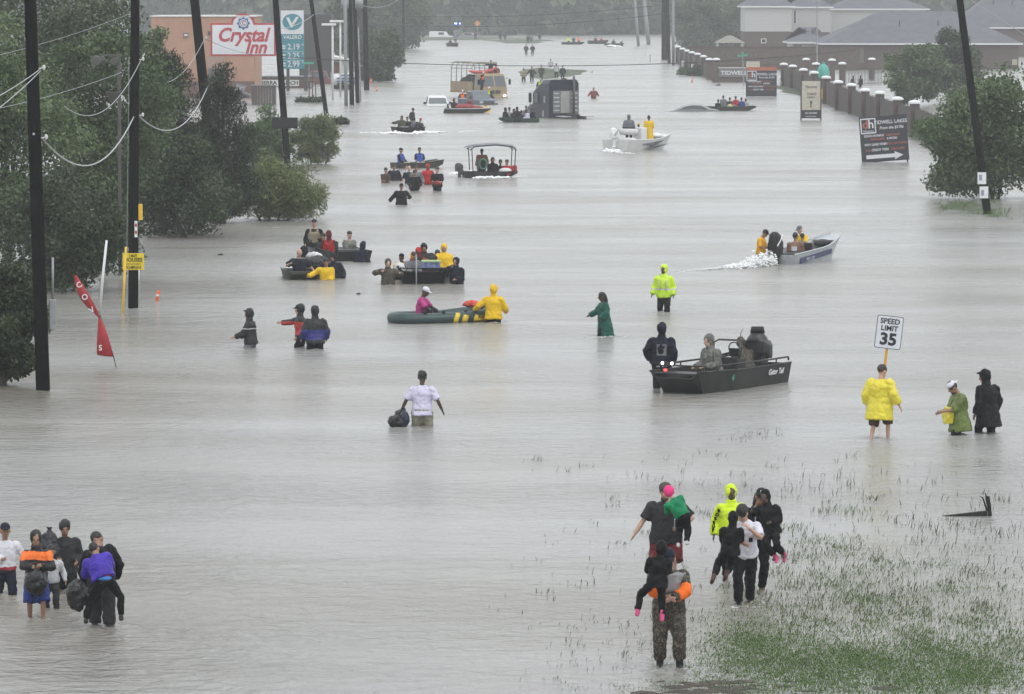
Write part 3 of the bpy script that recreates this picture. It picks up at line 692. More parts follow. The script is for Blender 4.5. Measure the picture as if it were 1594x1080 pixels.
wh, w, zt, Yb = box_building('metal_warehouse', 'pale blue grey metal shed glimpsed above the roadside trees', 110, 187, -20, 118, 20, mat('pale_metal_cladding', (.33, .36, .40), .6, var=.06), False)
dk, w, zt, Yb = box_building('dark_canopy_building', 'dark fuel canopy block behind the fuel price sign', 466, 516, 22, 125, 8, mat('dark_canopy', (.05, .05, .052), .7), False)
# fuel station light poles, banner
for px, by, ty, dx in ((518, 155, 38, -1), (530, 150, 33, -1)):
    g = gp(px, by); o = thing('forecourt_lamp', 'white forecourt lamp post with flat head ' + ('beside the thin leaning pole' if px == 518 else 'just behind the bare pole cluster'), 'lamp post', (g.x, g.y, -.3), 0, 'forecourt lamps')
    z = zat(ty, g.y) + .3
    quick('post', offwhite, o, lambda b: b.tube([(0, 0, 0), (0, 0, z)], .09, 8), smooth=True)
    quick('lamp_head', white, o, lambda b: b.box((-.35, 0, z), (1.3, .5, .2)), bevel=.04)
bn, g = sign_frame('banner', 'white and blue advertising banner hung between posts by the bare pole cluster', 'banner', 533, 136)
Y = g.y; x0, z0 = L(516, 132); x1, z1 = L(552, 112)
b = MB(); rr = []
for i in range(9):
    f_ = i / 8; x = x0 + (x1 - x0) * f_; yy = .12 * math.sin(f_ * 7); zt_ = z1 - .25 * (1 - f_) + .05 * math.sin(f_ * 9)
    rr.append([(x, yy, z0), (x, yy + .02, z0), (x, yy + .02, zt_), (x, yy, zt_)])
b.loft(rr); b.build('cloth', white, bn, smooth=True)
for q in (.28, .5, .75): quick('printed_line', blue, bn, lambda b, q=q: b.box(((x0 + x1) / 2 + .3, -.16, z0 + (z1 - z0) * q), ((x1 - x0) * (.5 if q > .6 else .8), .01, .16)))
for x in (x0 - .06, x1 + .06): quick('post', grey, bn, lambda b, x=x: b.box((x, .02, z1 / 2), (.08, .08, z1)))

# ================================================================== RIGHT SIDE: FENCE, HOUSES, SIGNS
brick = mat('red_brick', (.105, .075, .067), .85, var=.3, scale=5, bump=.4, bscale=25)
fenceboard = mat('fence_boards', (.085, .07, .062), .85, var=.3, scale=3, bump=.3)
def base_of(cap): return (cap + 12) / .756 - 12
pp = MB(); pp.box((0, 0, 1.1), (.62, .62, 2.5)); post_me = None
def fence(name, label, caps, boards=True, right=None):
    pts = [gp(x, base_of(y)) for x, y in caps]
    root = thing(name, label, 'fence', (pts[0].x, pts[0].y, -.15))
    global post_me
    for p in pts:
        q = p - pts[0]; q.z = 0
        if post_me is None:
            o = pp.build('pillar', brick, root); post_me = o.data
        else: o = link(bpy.data.objects.new('pillar', post_me), root)
        o.location = q
        c = quick('pillar_cap', white, o, lambda b: b.loft([[(x * w, y * w, z) for x, y in ((-1, -1), (1, -1), (1, 1), (-1, 1))] for z, w in ((2.35, .40), (2.46, .40), (2.56, .28), (2.60, .1))]))
    if right: pts.append(gp(*right))
    if boards:
        for a, c in zip(pts[:-1], pts[1:]):
            d = c - a; n = max(6, int(d.length / .16)); b = MB(); rn = random.Random(int(a.y * 10))
            ang = math.atan2(d.y, d.x)
            for i in range(n):
                q = a + d * ((i + .5) / n) - pts[0]; hh = 2.05 + rn.uniform(-.05, .05) + (.12 if i % 6 == 0 else 0)
                b.box((q.x, q.y, hh / 2), (d.length / n * .93, .03, hh), rz=ang)
            b.build('boards', fenceboard, root, kind='stuff')
    return root
fence('pillar_fence', 'far stretch of brick pillar fence with white caps by the grey lamp pole', [(1055, 71.7), (1062.4, 75), (1070, 78), (1077, 80.6), (1086, 83), (1095, 86.6), (1104, 91), (1115, 91)])
fence('pillar_fence', 'near stretch of brick pillar fence with white caps behind the tilted dark board', [(1220, 98.6), (1234, 101.6), (1250.6, 107), (1267.5, 111.5), (1286, 119), (1304.7, 126), (1325.5, 130.6), (1346.6, 138.5), (1369.5, 142.6), (1396.6, 151.7), (1423.7, 157.4)], right=(1500, 250))
def column(label, x, y):
    g = gp(x, base_of(y)); root = thing('gate_pillar', label, 'pillar', (g.x, g.y, -.15), 0, 'brick gate pillars')
    o = link(bpy.data.objects.new('shaft', post_me), root)
    quick('cap', white, root, lambda b: b.loft([[(x * w, y * w, z) for x, y in ((-1, -1), (1, -1), (1, 1), (-1, 1))] for z, w in ((2.35, .40), (2.46, .40), (2.56, .28), (2.60, .1))]))
column('brick gate pillar with white cap furthest left, behind the cream totem sign', 1254.7, 91)
column('brick gate pillar with white cap beside the thin street lamp pole', 1270, 98)
column('brick gate pillar with white cap left of the iron gate', 1295, 92)
column('brick gate pillar with white cap holding the iron gate', 1311, 97.5)
column('brick gate pillar with white cap beside the round street tree', 1357, 90.7)
iron = mat('black_iron', (.03, .03, .032), .5)
g0, g1 = gp(1316, 134), gp(1372, 131); gt = thing('iron_gate', 'black iron bar gate between brick pillars before the brick house', 'gate', (g0.x, g0.y, -.1)); d = g1 - g0
for i in range(26): quick('bar', iron, gt, lambda b, i=i: b.box(d * (i / 25) + Vector((0, 0, .95)), (.045, .045, 1.9)))
for z in (.25, 1.7): quick('rail', iron, gt, lambda b, z=z: b.box(d * .5 + Vector((0, 0, z)), (d.length, .05, .05), rz=math.atan2(d.y, d.x)))

shingle = mat('grey_shingles', (.12, .12, .14), .85, var=.15, scale=.9, bump=.5, bscale=6)
def siding_mat():
    m, t, b = _nodes('white_siding'); o = _tex(t); w = t.nodes.new('ShaderNodeTexWave'); w.wave_type = 'BANDS'; w.bands_direction = 'Z'; w.wave_profile = 'SAW'
    w.inputs['Scale'].default_value = 1.6; t.links.new(o, w.inputs['Vector'])
    bp = t.nodes.new('ShaderNodeBump'); bp.inputs['Strength'].default_value = 1; bp.inputs['Distance'].default_value = .05
    t.links.new(w.outputs['Fac'], bp.inputs['Height']); t.links.new(bp.outputs['Normal'], b.inputs['Normal'])
    b.inputs['Base Color'].default_value = (.60, .60, .585, 1); b.inputs['Roughness'].default_value = .6; return m
siding = siding_mat(); winglass = glass('window_glass', (.04, .045, .05))
def hip(b, x0, x1, y0, y1, ze, zr, inset):
    ym = (y0 + y1) / 2
    v = [(x0, y0, ze), (x1, y0, ze), (x1, y1, ze), (x0, y1, ze), (x0 + inset, ym, zr), (x1 - inset, ym, zr)]
    b.add(v, [(0, 1, 5, 4), (1, 2, 5), (2, 3, 4, 5), (3, 0, 4), (3, 2, 1, 0)])
def house(label, px0, px1, py_eave, py_ridge, Y, dep, inset, wallm=brick, upper=None, py_split=None, wins=(), doors=(), over=.5, extra=None):
    xa, xb = at(px0, 0, Y).x, at(px1, 0, Y).x; ze = zat(py_eave, Y) + .2; zr = zat(py_ridge, Y + dep / 2) + .2
    root = thing('house', label, 'house', ((xa + xb) / 2, Y, -.2), 0, 'houses behind the pillar fence'); w = xb - xa
    zs = ze if upper is None else zat(py_split, Y) + .2
    quick('wall', wallm, root, lambda b: b.box((0, dep / 2, zs / 2), (w, dep, zs)))
    if upper: quick('upper_wall', upper, root, lambda b: b.box((0, dep / 2, (zs + ze) / 2), (w + .06, dep + .06, ze - zs)))
    rf = quick('roof', shingle, root, lambda b: hip(b, -w / 2 - over, w / 2 + over, -over, dep + over, ze + .16, zr, inset))
    quick('fascia', white, root, lambda b: b.box((0, dep / 2, ze + .06), (w + 2 * over + .06, dep + 2 * over + .06, .2)))
    for fx in (.3, .7):
        pz = (ze + zr) / 2; quick('vent_pipe', darkgrey, rf, lambda b: b.tube([((fx - .5) * w * .5, dep * .25, pz - .4), ((fx - .5) * w * .5, dep * .25, pz + .9)], .08, 6))
    for (a, c, t_, bt) in wins:
        x_, x2 = at(a, 0, Y).x - root.location.x, at(c, 0, Y).x - root.location.x; z1_, z0_ = zat(t_, Y) + .2, zat(bt, Y) + .2
        f_ = quick('window', white, root, lambda b: b.box(((x_ + x2) / 2, -.05, (z0_ + z1_) / 2), (x2 - x_ + .2, .1, z1_ - z0_ + .2)))
        quick('pane', winglass, f_, lambda b: b.box(((x_ + x2) / 2, -.11, (z0_ + z1_) / 2), (x2 - x_, .03, z1_ - z0_)))
    for (a, c, t_, bt, mm) in doors:
        x_, x2 = at(a, 0, Y).x - root.location.x, at(c, 0, Y).x - root.location.x; z1_, z0_ = zat(t_, Y) + .2, zat(bt, Y) + .2
        quick('door', mm, root, lambda b: b.box(((x_ + x2) / 2, -.05, (z0_ + z1_) / 2), (x2 - x_, .1, z1_ - z0_)))
    return root
house('two storey house with white siding over brick at the end of the row', 1160, 1232, 11, -22, 720, 14, 4, brick, siding, 49, wins=((1186, 1192, 61, 66),))
house('set back white siding house joined beside the end one', 1234, 1292, 12, -24, 735, 14, 5, brick, siding, 50, wins=((1236, 1239, 16, 36),))
house('white sided house with low grey roof behind the long brick house', 1297, 1442, 15, -16, 750, 16, 7, brick, siding, 60)
house('long single storey brick house with a wide grey hip roof', 1284, 1586, 69, 17, 635, 18, 8, brick, doors=((1290, 1318, 74, 96, white), (1322, 1345, 74, 98, mat('garage_brown', (.16, .14, .13), .7)), (1576, 1584, 92, 101, mat('tan_box', (.4, .36, .28), .7))))
house('garage wing with pale doors and grey roof beside the long brick house', 1233, 1290, 67, 42, 650, 12, 4, siding, doors=((1262, 1284, 71, 86, mat('garage_door', (.5, .5, .5), .6)), (1236, 1248, 70, 82, mat('garage_brown', (.16, .14, .13), .7))))
house('house with steep grey hip roof behind the leaning pole', 1490, 1640, 44, -25, 760, 16, 8)
house('far grey roofed house at the top corner', 1540, 1700, 10, -30, 900, 16, 7, siding)
# brown garden wall, gazebo
g0, g1 = at(1070, 0, 640), at(1345, 0, 625)
wl_ = thing('brick_garden_wall', 'long brown brick garden wall behind the pillar fence', 'wall', ((g0.x + g1.x) / 2, 632, -.2)); wlen = g1.x - g0.x
quick('wall', brick, wl_, lambda b: b.box((0, 0, 1.5), (wlen, .3, 3.0))); quick('coping', brickdark, wl_, lambda b: b.box((0, 0, 3.05), (wlen + .1, .45, .1)))
gz_ = thing('gazebo', 'small tan roofed gazebo beyond the garden wall', 'gazebo', (at(1136, 0, 690).x, 690, -.2))
gm = mat('tan_roof', (.24, .22, .19), .8)
quick('roof', gm, gz_, lambda b: hip(b, -2.1, 2.1, -2, 2, 3.0, 4.0, 1.8))
for x in (-1.7, 1.7):
    for y in (-1.6, 1.6): quick('post', offwhite, gz_, lambda b, x=x, y=y: b.box((x, y, 1.5), (.2, .2, 3)))
# entrance sign
es, g = sign_frame('entrance_sign', 'grey stone subdivision entrance sign lettered Tidwell Lakes', 'sign', 1150, 128)
Y = g.y; stone = mat('grey_stone', (.17, .165, .16), .85, var=.2, bump=.4); es.location.y = Y
x0, z0 = L(1108, 128); x1, z1 = L(1200, 99); xs0, zs0 = L(1119, 120); xs1, zs1 = L(1188, 106)
quick('wall', brick, es, lambda b: b.box(((x0 + x1) / 2, .3, z1 / 2), (x1 - x0, .5, z1)), bevel=.03)
quick('panel', stone, es, lambda b: b.box(((xs0 + xs1) / 2, 0, (zs0 + zs1) / 2), (xs1 - xs0, .12, zs1 - zs0)), bevel=.02)
quick('coping', offwhite, es, lambda b: b.box(((xs0 + xs1) / 2, -.02, zs1 + .05), (xs1 - xs0 + .2, .2, .1)))
xx, zz = L(1122, 113.5); text('TIDWELL LAKES', white, es, (xx, -.08, zz), .62, 0, .01, 'LEFT', sx=1.12)
# two dark advertising boards
navy = mat('board_navy', (.025, .025, .035), .5, var=.15, scale=1); ora = mat('board_orange', (.42, .12, .07), .6)
def ad_board(label, px0, px1, py0, py1, base, tilt, arrow, header):
    g = gp((px0 + px1) / 2, base); Y = g.y; k = Y / F
    root = thing('advertising_board', label, 'sign', (g.x, Y, -.1), 0, 'dark home builder boards'); root.rotation_euler = (0, R(tilt), 0)
    w, h = (px1 - px0) * k, (py1 - py0) * k; zb = zat(py1, Y) + .1
    quick('panel', navy, root, lambda b: b.box((0, 0, zb + h / 2), (w, .05, h)))
    for x in (-w * .46, w * .46): quick('post', darkgrey, root, lambda b, x=x: b.box((x, .08, (zb + h) / 2 - .05), (.09, .09, zb + h - .1)))
    P = lambda u, v: (w * (u - .5), -.035, zb + h * v)
    x_, _, z_ = P(.185, .80); s_ = w * .3
    fr = MB()
    for a, b_, c_, d_ in ((-s_ / 2, 0, .035, s_), (s_ / 2, 0, .035, s_), (0, -s_ / 2, s_, .035), (0, s_ / 2, s_, .035)): fr.box((x_ + a, -.03, z_ + b_), (c_ + .03, .012, d_ + .03))
    fr.build('logo_frame', signwhite, root)
    text('d', ora, root, (x_ - s_ * .2, -.035, z_ + s_ * .1), s_ * .85, 0, .01); text('h', signwhite, root, (x_ + s_ * .2, -.035, z_ + s_ * .1), s_ * .85, 0, .01)
    text('Homes', signwhite, root, (x_, -.035, z_ - s_ * .36), s_ * .25)
    rows = [('TIDWELL LAKES', None, .66, .86, .105, 0), ('From the $170s', None, .67, .735, .085, .25), ('DOWN PAYMENT', 'ASSISTANCE', .5, .575, .066, 0),
            ('& MORE!', 'PROGRAMS', .5, .50, .066, 0), ('WHY LEASE WHEN', 'YOU CAN OWN?', .5, .385, .07, 0), ('CREDIT TIERS', 'ALL WELCOME!', .5, .265, .07, 0)]
    for a, c, u, v, sz, sh in rows:
        if c is None: text(a, signwhite, root, P(u, v), sz * w, sh, .004, sx=.92)
        else:
            u0 = .06 if len(a) > 8 else .64
            if a == 'CREDIT TIERS':
                text('ALL', ora, root, P(.1, v), sz * w, 0, .002, 'LEFT', sx=.85); text(a, signwhite, root, P(.22, v), sz * w, 0, .004, 'LEFT', sx=.85); text('WELCOME!', ora, root, P(.62, v), sz * w, 0, .002, 'LEFT', sx=.85)
            elif a == '& MORE!':
                text('PROGRAMS', ora, root, P(.22, v), sz * w, 0, .002, 'LEFT', sx=.85); text(a, signwhite, root, P(.56, v), sz * w, 0, .004, 'LEFT', sx=.85)
            else:
                text(a, signwhite, root, P(u0 + .02, v), sz * w, 0, .004, 'LEFT', sx=.8); text(c, ora, root, P(.54, v), sz * w, 0, .002, 'LEFT', sx=.8)
    if arrow:
        ax, _, az = P(.1, .12)
        quick('arrow', signwhite, root, lambda b: b.prism([(ax, az - .04 * w), (ax + .6 * w, az - .04 * w), (ax + .6 * w, az - .085 * w), (ax + .78 * w, az), (ax + .6 * w, az + .085 * w), (ax + .6 * w, az + .04 * w), (ax, az + .04 * w)], -.04, -.028))
        text('844-91-HOUSE', navy, root, P(.4, .12), .078 * w, .15, .004, sx=.95)
    if header:
        quick('header_board', ora, root, lambda b: b.box((0, -.01, zb + h * 1.075), (w, .06, h * .13)))
        quick('rider_board', mat('cream_board', (.5, .46, .38), .6), root, lambda b: b.box((-w * .27, .02, zb + h * 1.25), (w * .44, .04, h * .22)))
    return root
ad_board('tilted dark home builder board with white arrow standing in water before the pillar fence', 1342, 1416, 180, 251, 252, -4.5, True, False)
ad_board('dark home builder board with orange header beside the entrance sign', 1161, 1209, 110, 150, 150.5, 0, False, True)
# cream totem sign
ts, g = sign_frame('totem_sign', 'cream totem sign in a dark frame with an arrow pointing up', 'sign', 1262, 187)
Y = g.y; cream = mat('cream_board', (.5, .46, .38), .6); x0, zt_ = L(1248, 126); x1, zm = L(1277, 171); _, zb_ = L(0, 184)
quick('panel', cream, ts, lambda b: b.box(((x0 + x1) / 2, 0, (zt_ + zm) / 2), (x1 - x0, .06, zt_ - zm)))
quick('lower_panel', navy, ts, lambda b: b.box(((x0 + x1) / 2, 0, (zm + zb_) / 2), (x1 - x0, .06, zm - zb_)))
for x in (x0 - .04, x1 + .04): quick('post', darkgrey, ts, lambda b, x=x: b.box((x, 0, (zt_ + .08) / 2), (.1, .12, zt_ + .08)))
xm = (x0 + x1) / 2
for s_, py, sz, mm in (('Pecount', 135, .28, darkgrey), ('Tidwell', 146, .26, darkgrey), ('Lakes', 151, .26, darkgrey), ('281-328-9000', 176, .17, white), ('www.lakehomes.com', 181, .1, white)):
    _, zz = L(0, py); text(s_, mm, ts, (xm, -.04, zz), sz, .15, .003, sx=.95)
_, zz = L(0, 162); quick('arrow', darkgrey, ts, lambda b: b.prism([(xm - .05, zz - .28), (xm + .05, zz - .28), (xm + .05, zz + .12), (xm + .13, zz + .12), (xm, zz + .3), (xm - .13, zz + .12), (xm - .05, zz + .12)], -.04, -.032))
# street name sign, teal hopper, lamp mast, hydrant-like marker, yellow slicker bag
sn, g = sign_frame('street_name_sign', 'crossed green street name blades above the entrance sign', 'sign', 1158, 133)
Y = g.y; xx, zz = L(1156, 85); quick('post', grey, sn, lambda b: b.tube([(xx + .15, 0, 0), (xx, 0, zz + .1)], .05, 8))
quick('blade', greenp, sn, lambda b: b.box((xx, -.04, zz - .08), (1.05, .03, .22), M=Matrix.Rotation(-.15, 3, 'Y'))); quick('blade', greenp, sn, lambda b: b.box((xx, 0, zz + .2), (.2, .6, .2)))
tp = thing('portable_tank', 'teal rounded plastic tank standing behind the fence pillars', 'tank', gp(1282, 150, -.2)); tp.location.y += 25; tp.location.x = at(1282, 0, tp.location.y).x
tealp = mat('teal_plastic', (.06, .36, .28), .5)
def tank(b):
    b.loft([[(r_ * math.cos(R(a)), r_ * math.sin(R(a)), z) for a in range(0, 360, 30)] for z, r_ in ((0, .6), (1.1, .62), (2.0, .62), (2.5, .45), (2.75, .15))])
quick('body', tealp, tp, tank, smooth=True); quick('lid', tealp, tp, lambda b: b.tube([(0, 0, 2.72), (0, 0, 2.95)], .12, 10))
lm, g = sign_frame('street_lamp', 'tall thin grey street lamp mast in front of the garage wing', 'lamp post', 1272, 128)
Y = g.y; xx, zz = L(1272, 3); quick('mast', grey, lm, lambda b: b.tube([(xx, 0, 0), (xx, 0, zz)], [.09, .06], 8)); quick('lamp_head', grey, lm, lambda b: b.box((xx, 0, zz + .05), (.7, .25, .12)), bevel=.03)
ho, g = sign_frame('small_white_sign', 'small white post sign standing alone in far open water', 'sign', 1012, 95)
Y = g.y; xx, zz = L(1012, 82); quick('post', grey, ho, lambda b: b.tube([(xx, 0, 0), (xx, 0, zz)], .06, 6)); quick('plate', white, ho, lambda b: b.box((xx, -.05, zz), (.7, .04, .6)))
for (px, py), wh in zip(((1063, 106), (1069, 107), (1078, 112)), ('farthest', 'middle', 'nearest')):
    g = gp(px, py); o = thing('white_bollard', wh + ' of three white bollards at the far foot of the fence', 'bollard', (g.x, g.y, -.2), 0, 'white bollards'); quick('post', offwhite, o, lambda b: b.tube([(0, 0, 0), (0, 0, 1.1), (0, 0, 1.18)], [.18, .18, .1], 10), smooth=True)
ws, g = sign_frame('white_swan_marker', 'curved white plastic marker beside the orange headed board', 'marker', 1212, 135)
quick('marker', white, ws, lambda b: b.tube([(0, 0, 0), (.12, 0, .5), (.18, 0, .9), (.08, 0, 1.25), (.12, 0, 1.5)], [.12, .16, .14, .08, .03], 8), smooth=True)
# speed limit sign
sl, g = sign_frame('speed_limit_sign', 'white speed limit 35 sign on a leaning yellow post', 'sign', 1365, 655, .3)
Y = g.y; sl.rotation_euler = (0, R(6.5), 0)
zc = zat(516, Y) + .3; wS, hS = .62, .77
rim_ = mat('sign_black', (.015, .015, .016), .5)
def rr(w, h, r_):
    o = []
    for cx_, cz_, a0 in ((w / 2 - r_, h / 2 - r_, 0), (-w / 2 + r_, h / 2 - r_, 90), (-w / 2 + r_, -h / 2 + r_, 180), (w / 2 - r_, -h / 2 + r_, 270)):
        for a in (0, 30, 60, 90): o.append((cx_ + r_ * math.cos(R(a0 + a)), cz_ + r_ * math.sin(R(a0 + a)) + zc))
    return o
spw = mat('reflective_white', (.66, .67, .72), .35, var=.05)
quick('plate', spw, sl, lambda b: b.prism(rr(wS, hS, .05), -.008, 0))
quick('border', rim_, sl, lambda b: b.prism(rr(wS - .02, hS - .02, .045), -.010, -.0085)); quick('face', spw, sl, lambda b: b.prism(rr(wS - .05, hS - .05, .035), -.0125, -.0105))
text('SPEED', rim_, sl, (0, -.016, zc + .245), .165, 0, .004, ext=.002); text('LIMIT', rim_, sl, (0, -.016, zc + .085), .165, 0, .004, ext=.002); text('35', rim_, sl, (0, -.016, zc - .17), .37, 0, .014, ext=.002, sx=1.05)
quick('post', mat('yellow_post', (.62, .33, .04), .6, var=.1), sl, lambda b: b.box((0, .03, zc / 2 - .1), (.06, .04, zc + .3)))
for z_ in (.33, -.33): quick('bolt', grey, sl, lambda b, z_=z_: b.ell((0, -.012, zc + z_), (.012, .006, .012), None, 8, 6))
# broken post with plank
bp_, g = sign_frame('broken_post', 'blackened broken post and fallen plank sticking out of the shallow water', 'debris', 1540, 803, .15)
Y = g.y
def Lb(px, py): p = at(px, py, Y); return Vector((p.x - g.x, 0, p.z + .15))
char = mat('charred_wood', (.012, .011, .010), .85, var=.5, bump=.8)
quick('stump', char, bp_, lambda b: (b.tube([Lb(1540, 818), Lb(1541, 800), Lb(1540, 785), Lb(1538, 772)], [.035, .04, .035, .03], 7), b.tube([Lb(1539, 790), Lb(1535, 775), Lb(1534, 766)], [.03, .02, .01], 6)), smooth=True, vox=.012, sm=1, fold=.01)
quick('splinter', char, bp_, lambda b: b.tube([Lb(1537, 796), Lb(1530, 775), Lb(1525, 772)], [.02, .014, .005], 6), smooth=True)
quick('plank', char, bp_, lambda b: b.hexa([tuple(Lb(1463, 805) + Vector((0, -.05, 0))), tuple(Lb(1537, 803) + Vector((0, -.05, 0))), tuple(Lb(1537, 803) + Vector((0, .1, 0))), tuple(Lb(1463, 805) + Vector((0, .1, 0))),
    tuple(Lb(1463, 803.5) + Vector((0, -.05, 0))), tuple(Lb(1537, 795) + Vector((0, -.05, 0))), tuple(Lb(1537, 795) + Vector((0, .1, 0))), tuple(Lb(1463, 803.5) + Vector((0, .1, 0)))]))
# far end: warning sign, parked things
wsn, g = sign_frame('warning_sign', 'orange diamond warning sign at the far end of the road', 'sign', 743, 62)
Y = g.y; xx, zz = L(743, 36.5); quick('diamond', mat('sign_orange', (.7, .28, .06), .5), wsn, lambda b: b.box((xx, 0, zz), (.95, .04, .95), M=Matrix.Rotation(R(45), 3, 'Y'))); quick('post', grey, wsn, lambda b: b.tube([(xx, .1, 0), (xx, .1, zz)], .08, 6))

# ================================================================== BOATS
def ring8(x, wt, wb, zb, zt, th):
    fl = zb + th
    return [(x, -wt, zt), (x, -wb, zb), (x, wb, zb), (x, wt, zt), (x, wt - th, zt), (x, wb - th, fl), (x, -wb + th, fl), (x, -wt + th, zt)]
def jon(name, label, px, py, yaw, Lb_, Wb_, Hb, m, bow=.75, rake=.9, draft=.12, vee=0, sheer=.05, benches=2, rim=None, trim=0, group='rescue boats', stern=1.0):
    """open flat boat, bow along +x; centre at photo pixel (px,py) on the water"""
    g = gp(px, py); root = thing(name, label, 'boat', (g.x, g.y, -draft), yaw, group)
    if trim: root.rotation_euler = (0, R(trim), yaw)
    st = []
    for i in range(11):
        t = i / 10; x = -Lb_ / 2 + Lb_ * t
        e = max(0, (t - .55) / .45)
        wt = Wb_ / 2 * (1 - (1 - bow) * e ** 1.6) * (stern + (1 - stern) * min(1, t * 3)); wb = wt * (.86 - .12 * e)
        rk = max(0, (x - (Lb_ / 2 - rake)) / rake)
        zb = (Hb * .82) * rk ** 1.5; zt = Hb * (1 + sheer * e * 2)
        st.append((x, wt, max(.03, wb * (1 - vee * rk)), min(zb, zt - .08), zt))
    hull = MB(); hull.loft([ring8(x, a, b, c, d, .035) for x, a, b, c, d in st]); hull.build('hull', m, root)
    # closed transom and bow plates
    x, a, b_, c, d = st[0]; quick('transom', m, root, lambda b: b.hexa([(x, -b_, c), (x, b_, c), (x + .04, b_, c), (x + .04, -b_, c), (x - .002, -a, d), (x - .002, a, d), (x + .04, a, d), (x + .04, -a, d)]))
    x, a, b_, c, d = st[-1]; x2, a2, b2, c2, d2 = st[-3]
    quick('bow_deck', m, root, lambda b: b.hexa([(x2, -a2 + .03, d2 - .06), (x, -a + .03, d - .06), (x, a - .03, d - .06), (x2, a2 - .03, d2 - .06), (x2, -a2 + .03, d2 - .025), (x, -a + .03, d - .025), (x, a - .03, d - .025), (x2, a2 - .03, d2 - .025)]))
    for s in (-1, 1): quick('gunwale', rim or m, root, lambda b, s=s: b.tube([(x_, s * (a_ - .015), d_ + .01) for x_, a_, _, _, d_ in st], .03, 6), smooth=True)
    for i in range(benches):
        xx = -Lb_ * .28 + i * Lb_ * .34; quick('bench', m, root, lambda b, xx=xx: b.box((xx, 0, Hb * .62), (.3, Wb_ * .88, .05)))
    return root
def motor(root, x, y, z, m=black, s=1.0, shaft=None, stripe=None):
    o = MB(); o.ell((0, 0, .35 * s), (.30 * s, .2 * s, .26 * s)); o.box((0, 0, .18 * s), (.5 * s, .32 * s, .25 * s)); o.ell((-.05 * s, 0, .5 * s), (.22 * s, .16 * s, .14 * s))
    c = o.build('motor_cowl', m, root, vox=.03 * s, sm=3); c.location = (x, y, z)
    b = MB(); b.box((.02 * s, 0, -.2 * s), (.2 * s, .12 * s, .7 * s)); b.box((.2 * s, 0, .0), (.25 * s, .2 * s, .3 * s)); b.ell((-.02 * s, 0, -.6 * s), (.3 * s, .07 * s, .08 * s)); b.box((-.1 * s, 0, -.45 * s), (.34 * s, .2 * s, .02 * s))
    l = b.build('motor_leg', shaft or m, root, vox=.03 * s, sm=1); l.location = (x, y, z)
    if stripe:
        q = quick('cowl_stripe', stripe, c, lambda b: b.tube([(-.2 * s, -.17 * s, .2 * s), (0, -.205 * s, .4 * s), (.18 * s, -.17 * s, .52 * s)], .02 * s, 6))
    return c
olive = mat('olive_drab_hull', (.042, .045, .034), .55, var=.3, scale=2); darkhull = mat('black_hull', (.010, .010, .011), .55, spec=.25, var=.4, scale=2)
gunmetal = mat('gunmetal_hull', (.028, .029, .028), .5, spec=.3, var=.25, scale=2); seatblk = mat('black_vinyl', (.02, .02, .022), .45)
greenhull = mat('dark_green_hull', (.02, .05, .035), .5, var=.3)
B = {}
# 1 mud boat in the foreground
a0 = math.atan2(-4.5, -2.5)
b1 = B['mud'] = jon('mud_boat', 'dark grey flat bowed mud boat with rails, bow lights and a big rear engine', 1120, 603, a0, 4.9, 1.55, .58, gunmetal, bow=.85, rake=.75, draft=.1, benches=0)
for s in (-1, 1):
    pts = [(-2.35, s * .74, .66), (-2.3, s * .76, .74), (-1, s * .78, .74), (.6, s * .77, .75), (1.4, s * .74, .76), (1.62, s * .70, .64)]
    quick('side_rail', gunmetal, b1, lambda b: b.tube(pts, .025, 8), smooth=True)
    for x in (-1.6, -.5, .6): quick('rail_post', gunmetal, b1, lambda b, x=x: b.tube([(x, s * .765, .58), (x, s * .77, .74)], .018, 6))
quick('bow_rail', gunmetal, b1, lambda b: b.tube([(1.9, -.62, .62), (2.0, -.60, .78), (2.3, -.5, .79), (2.32, .5, .79), (2.0, .60, .78), (1.9, .62, .62)], .022, 8), smooth=True)
lampm = mat('lit_lamp', (1, .97, .9), .3, emit=3, var=0); redl = mat('lit_red', (1, .05, .04), .3, emit=4, var=0)
for y in (-.13, .13):
    h = quick('bow_light', black, b1, lambda b, y=y: b.tube([(2.2, y - .25, .84), (2.32, y - .25, .84)], [.04, .048], 12), smooth=True); quick('lens', lampm, h, lambda b, y=y: b.tube([(2.322, y - .25, .84), (2.335, y - .25, .84)], .038, 14))
quick('bow_light', redl, b1, lambda b: b.ell((2.42, -.25, .68), (.03, .05, .03), None, 8, 6))
quick('console', gunmetal, b1, lambda b: b.hexa([(-.75, -.42, .1), (-.2, -.42, .1), (-.2, .42, .1), (-.75, .42, .1), (-.7, -.36, .80), (-.3, -.36, .84), (-.3, .36, .84), (-.7, .36, .80)]), bevel=.03)
quick('console_bar', darkgrey, b1, lambda b: b.tube([(-.35, -.36, .8), (-.4, -.36, 1.18), (-.45, -.25, 1.25), (-.45, .25, 1.25), (-.4, .36, 1.18), (-.35, .36, .8)], .025, 8), smooth=True)
quick('steering_wheel', black, b1, lambda b: b.tube([(-.85 + .05 * math.cos(R(a)), .17 * math.sin(R(a)), 1.0 + .17 * math.cos(R(a))) for a in range(0, 361, 24)], .015, 6, False), smooth=True)
quick('fish_finder', black, b1, lambda b: b.box((-.45, .2, .95), (.1, .3, .2)), bevel=.02)
quick('rear_seat', seatblk, b1, lambda b: b.box((-1.45, 0, .45), (.5, 1.2, .18)), bevel=.05)
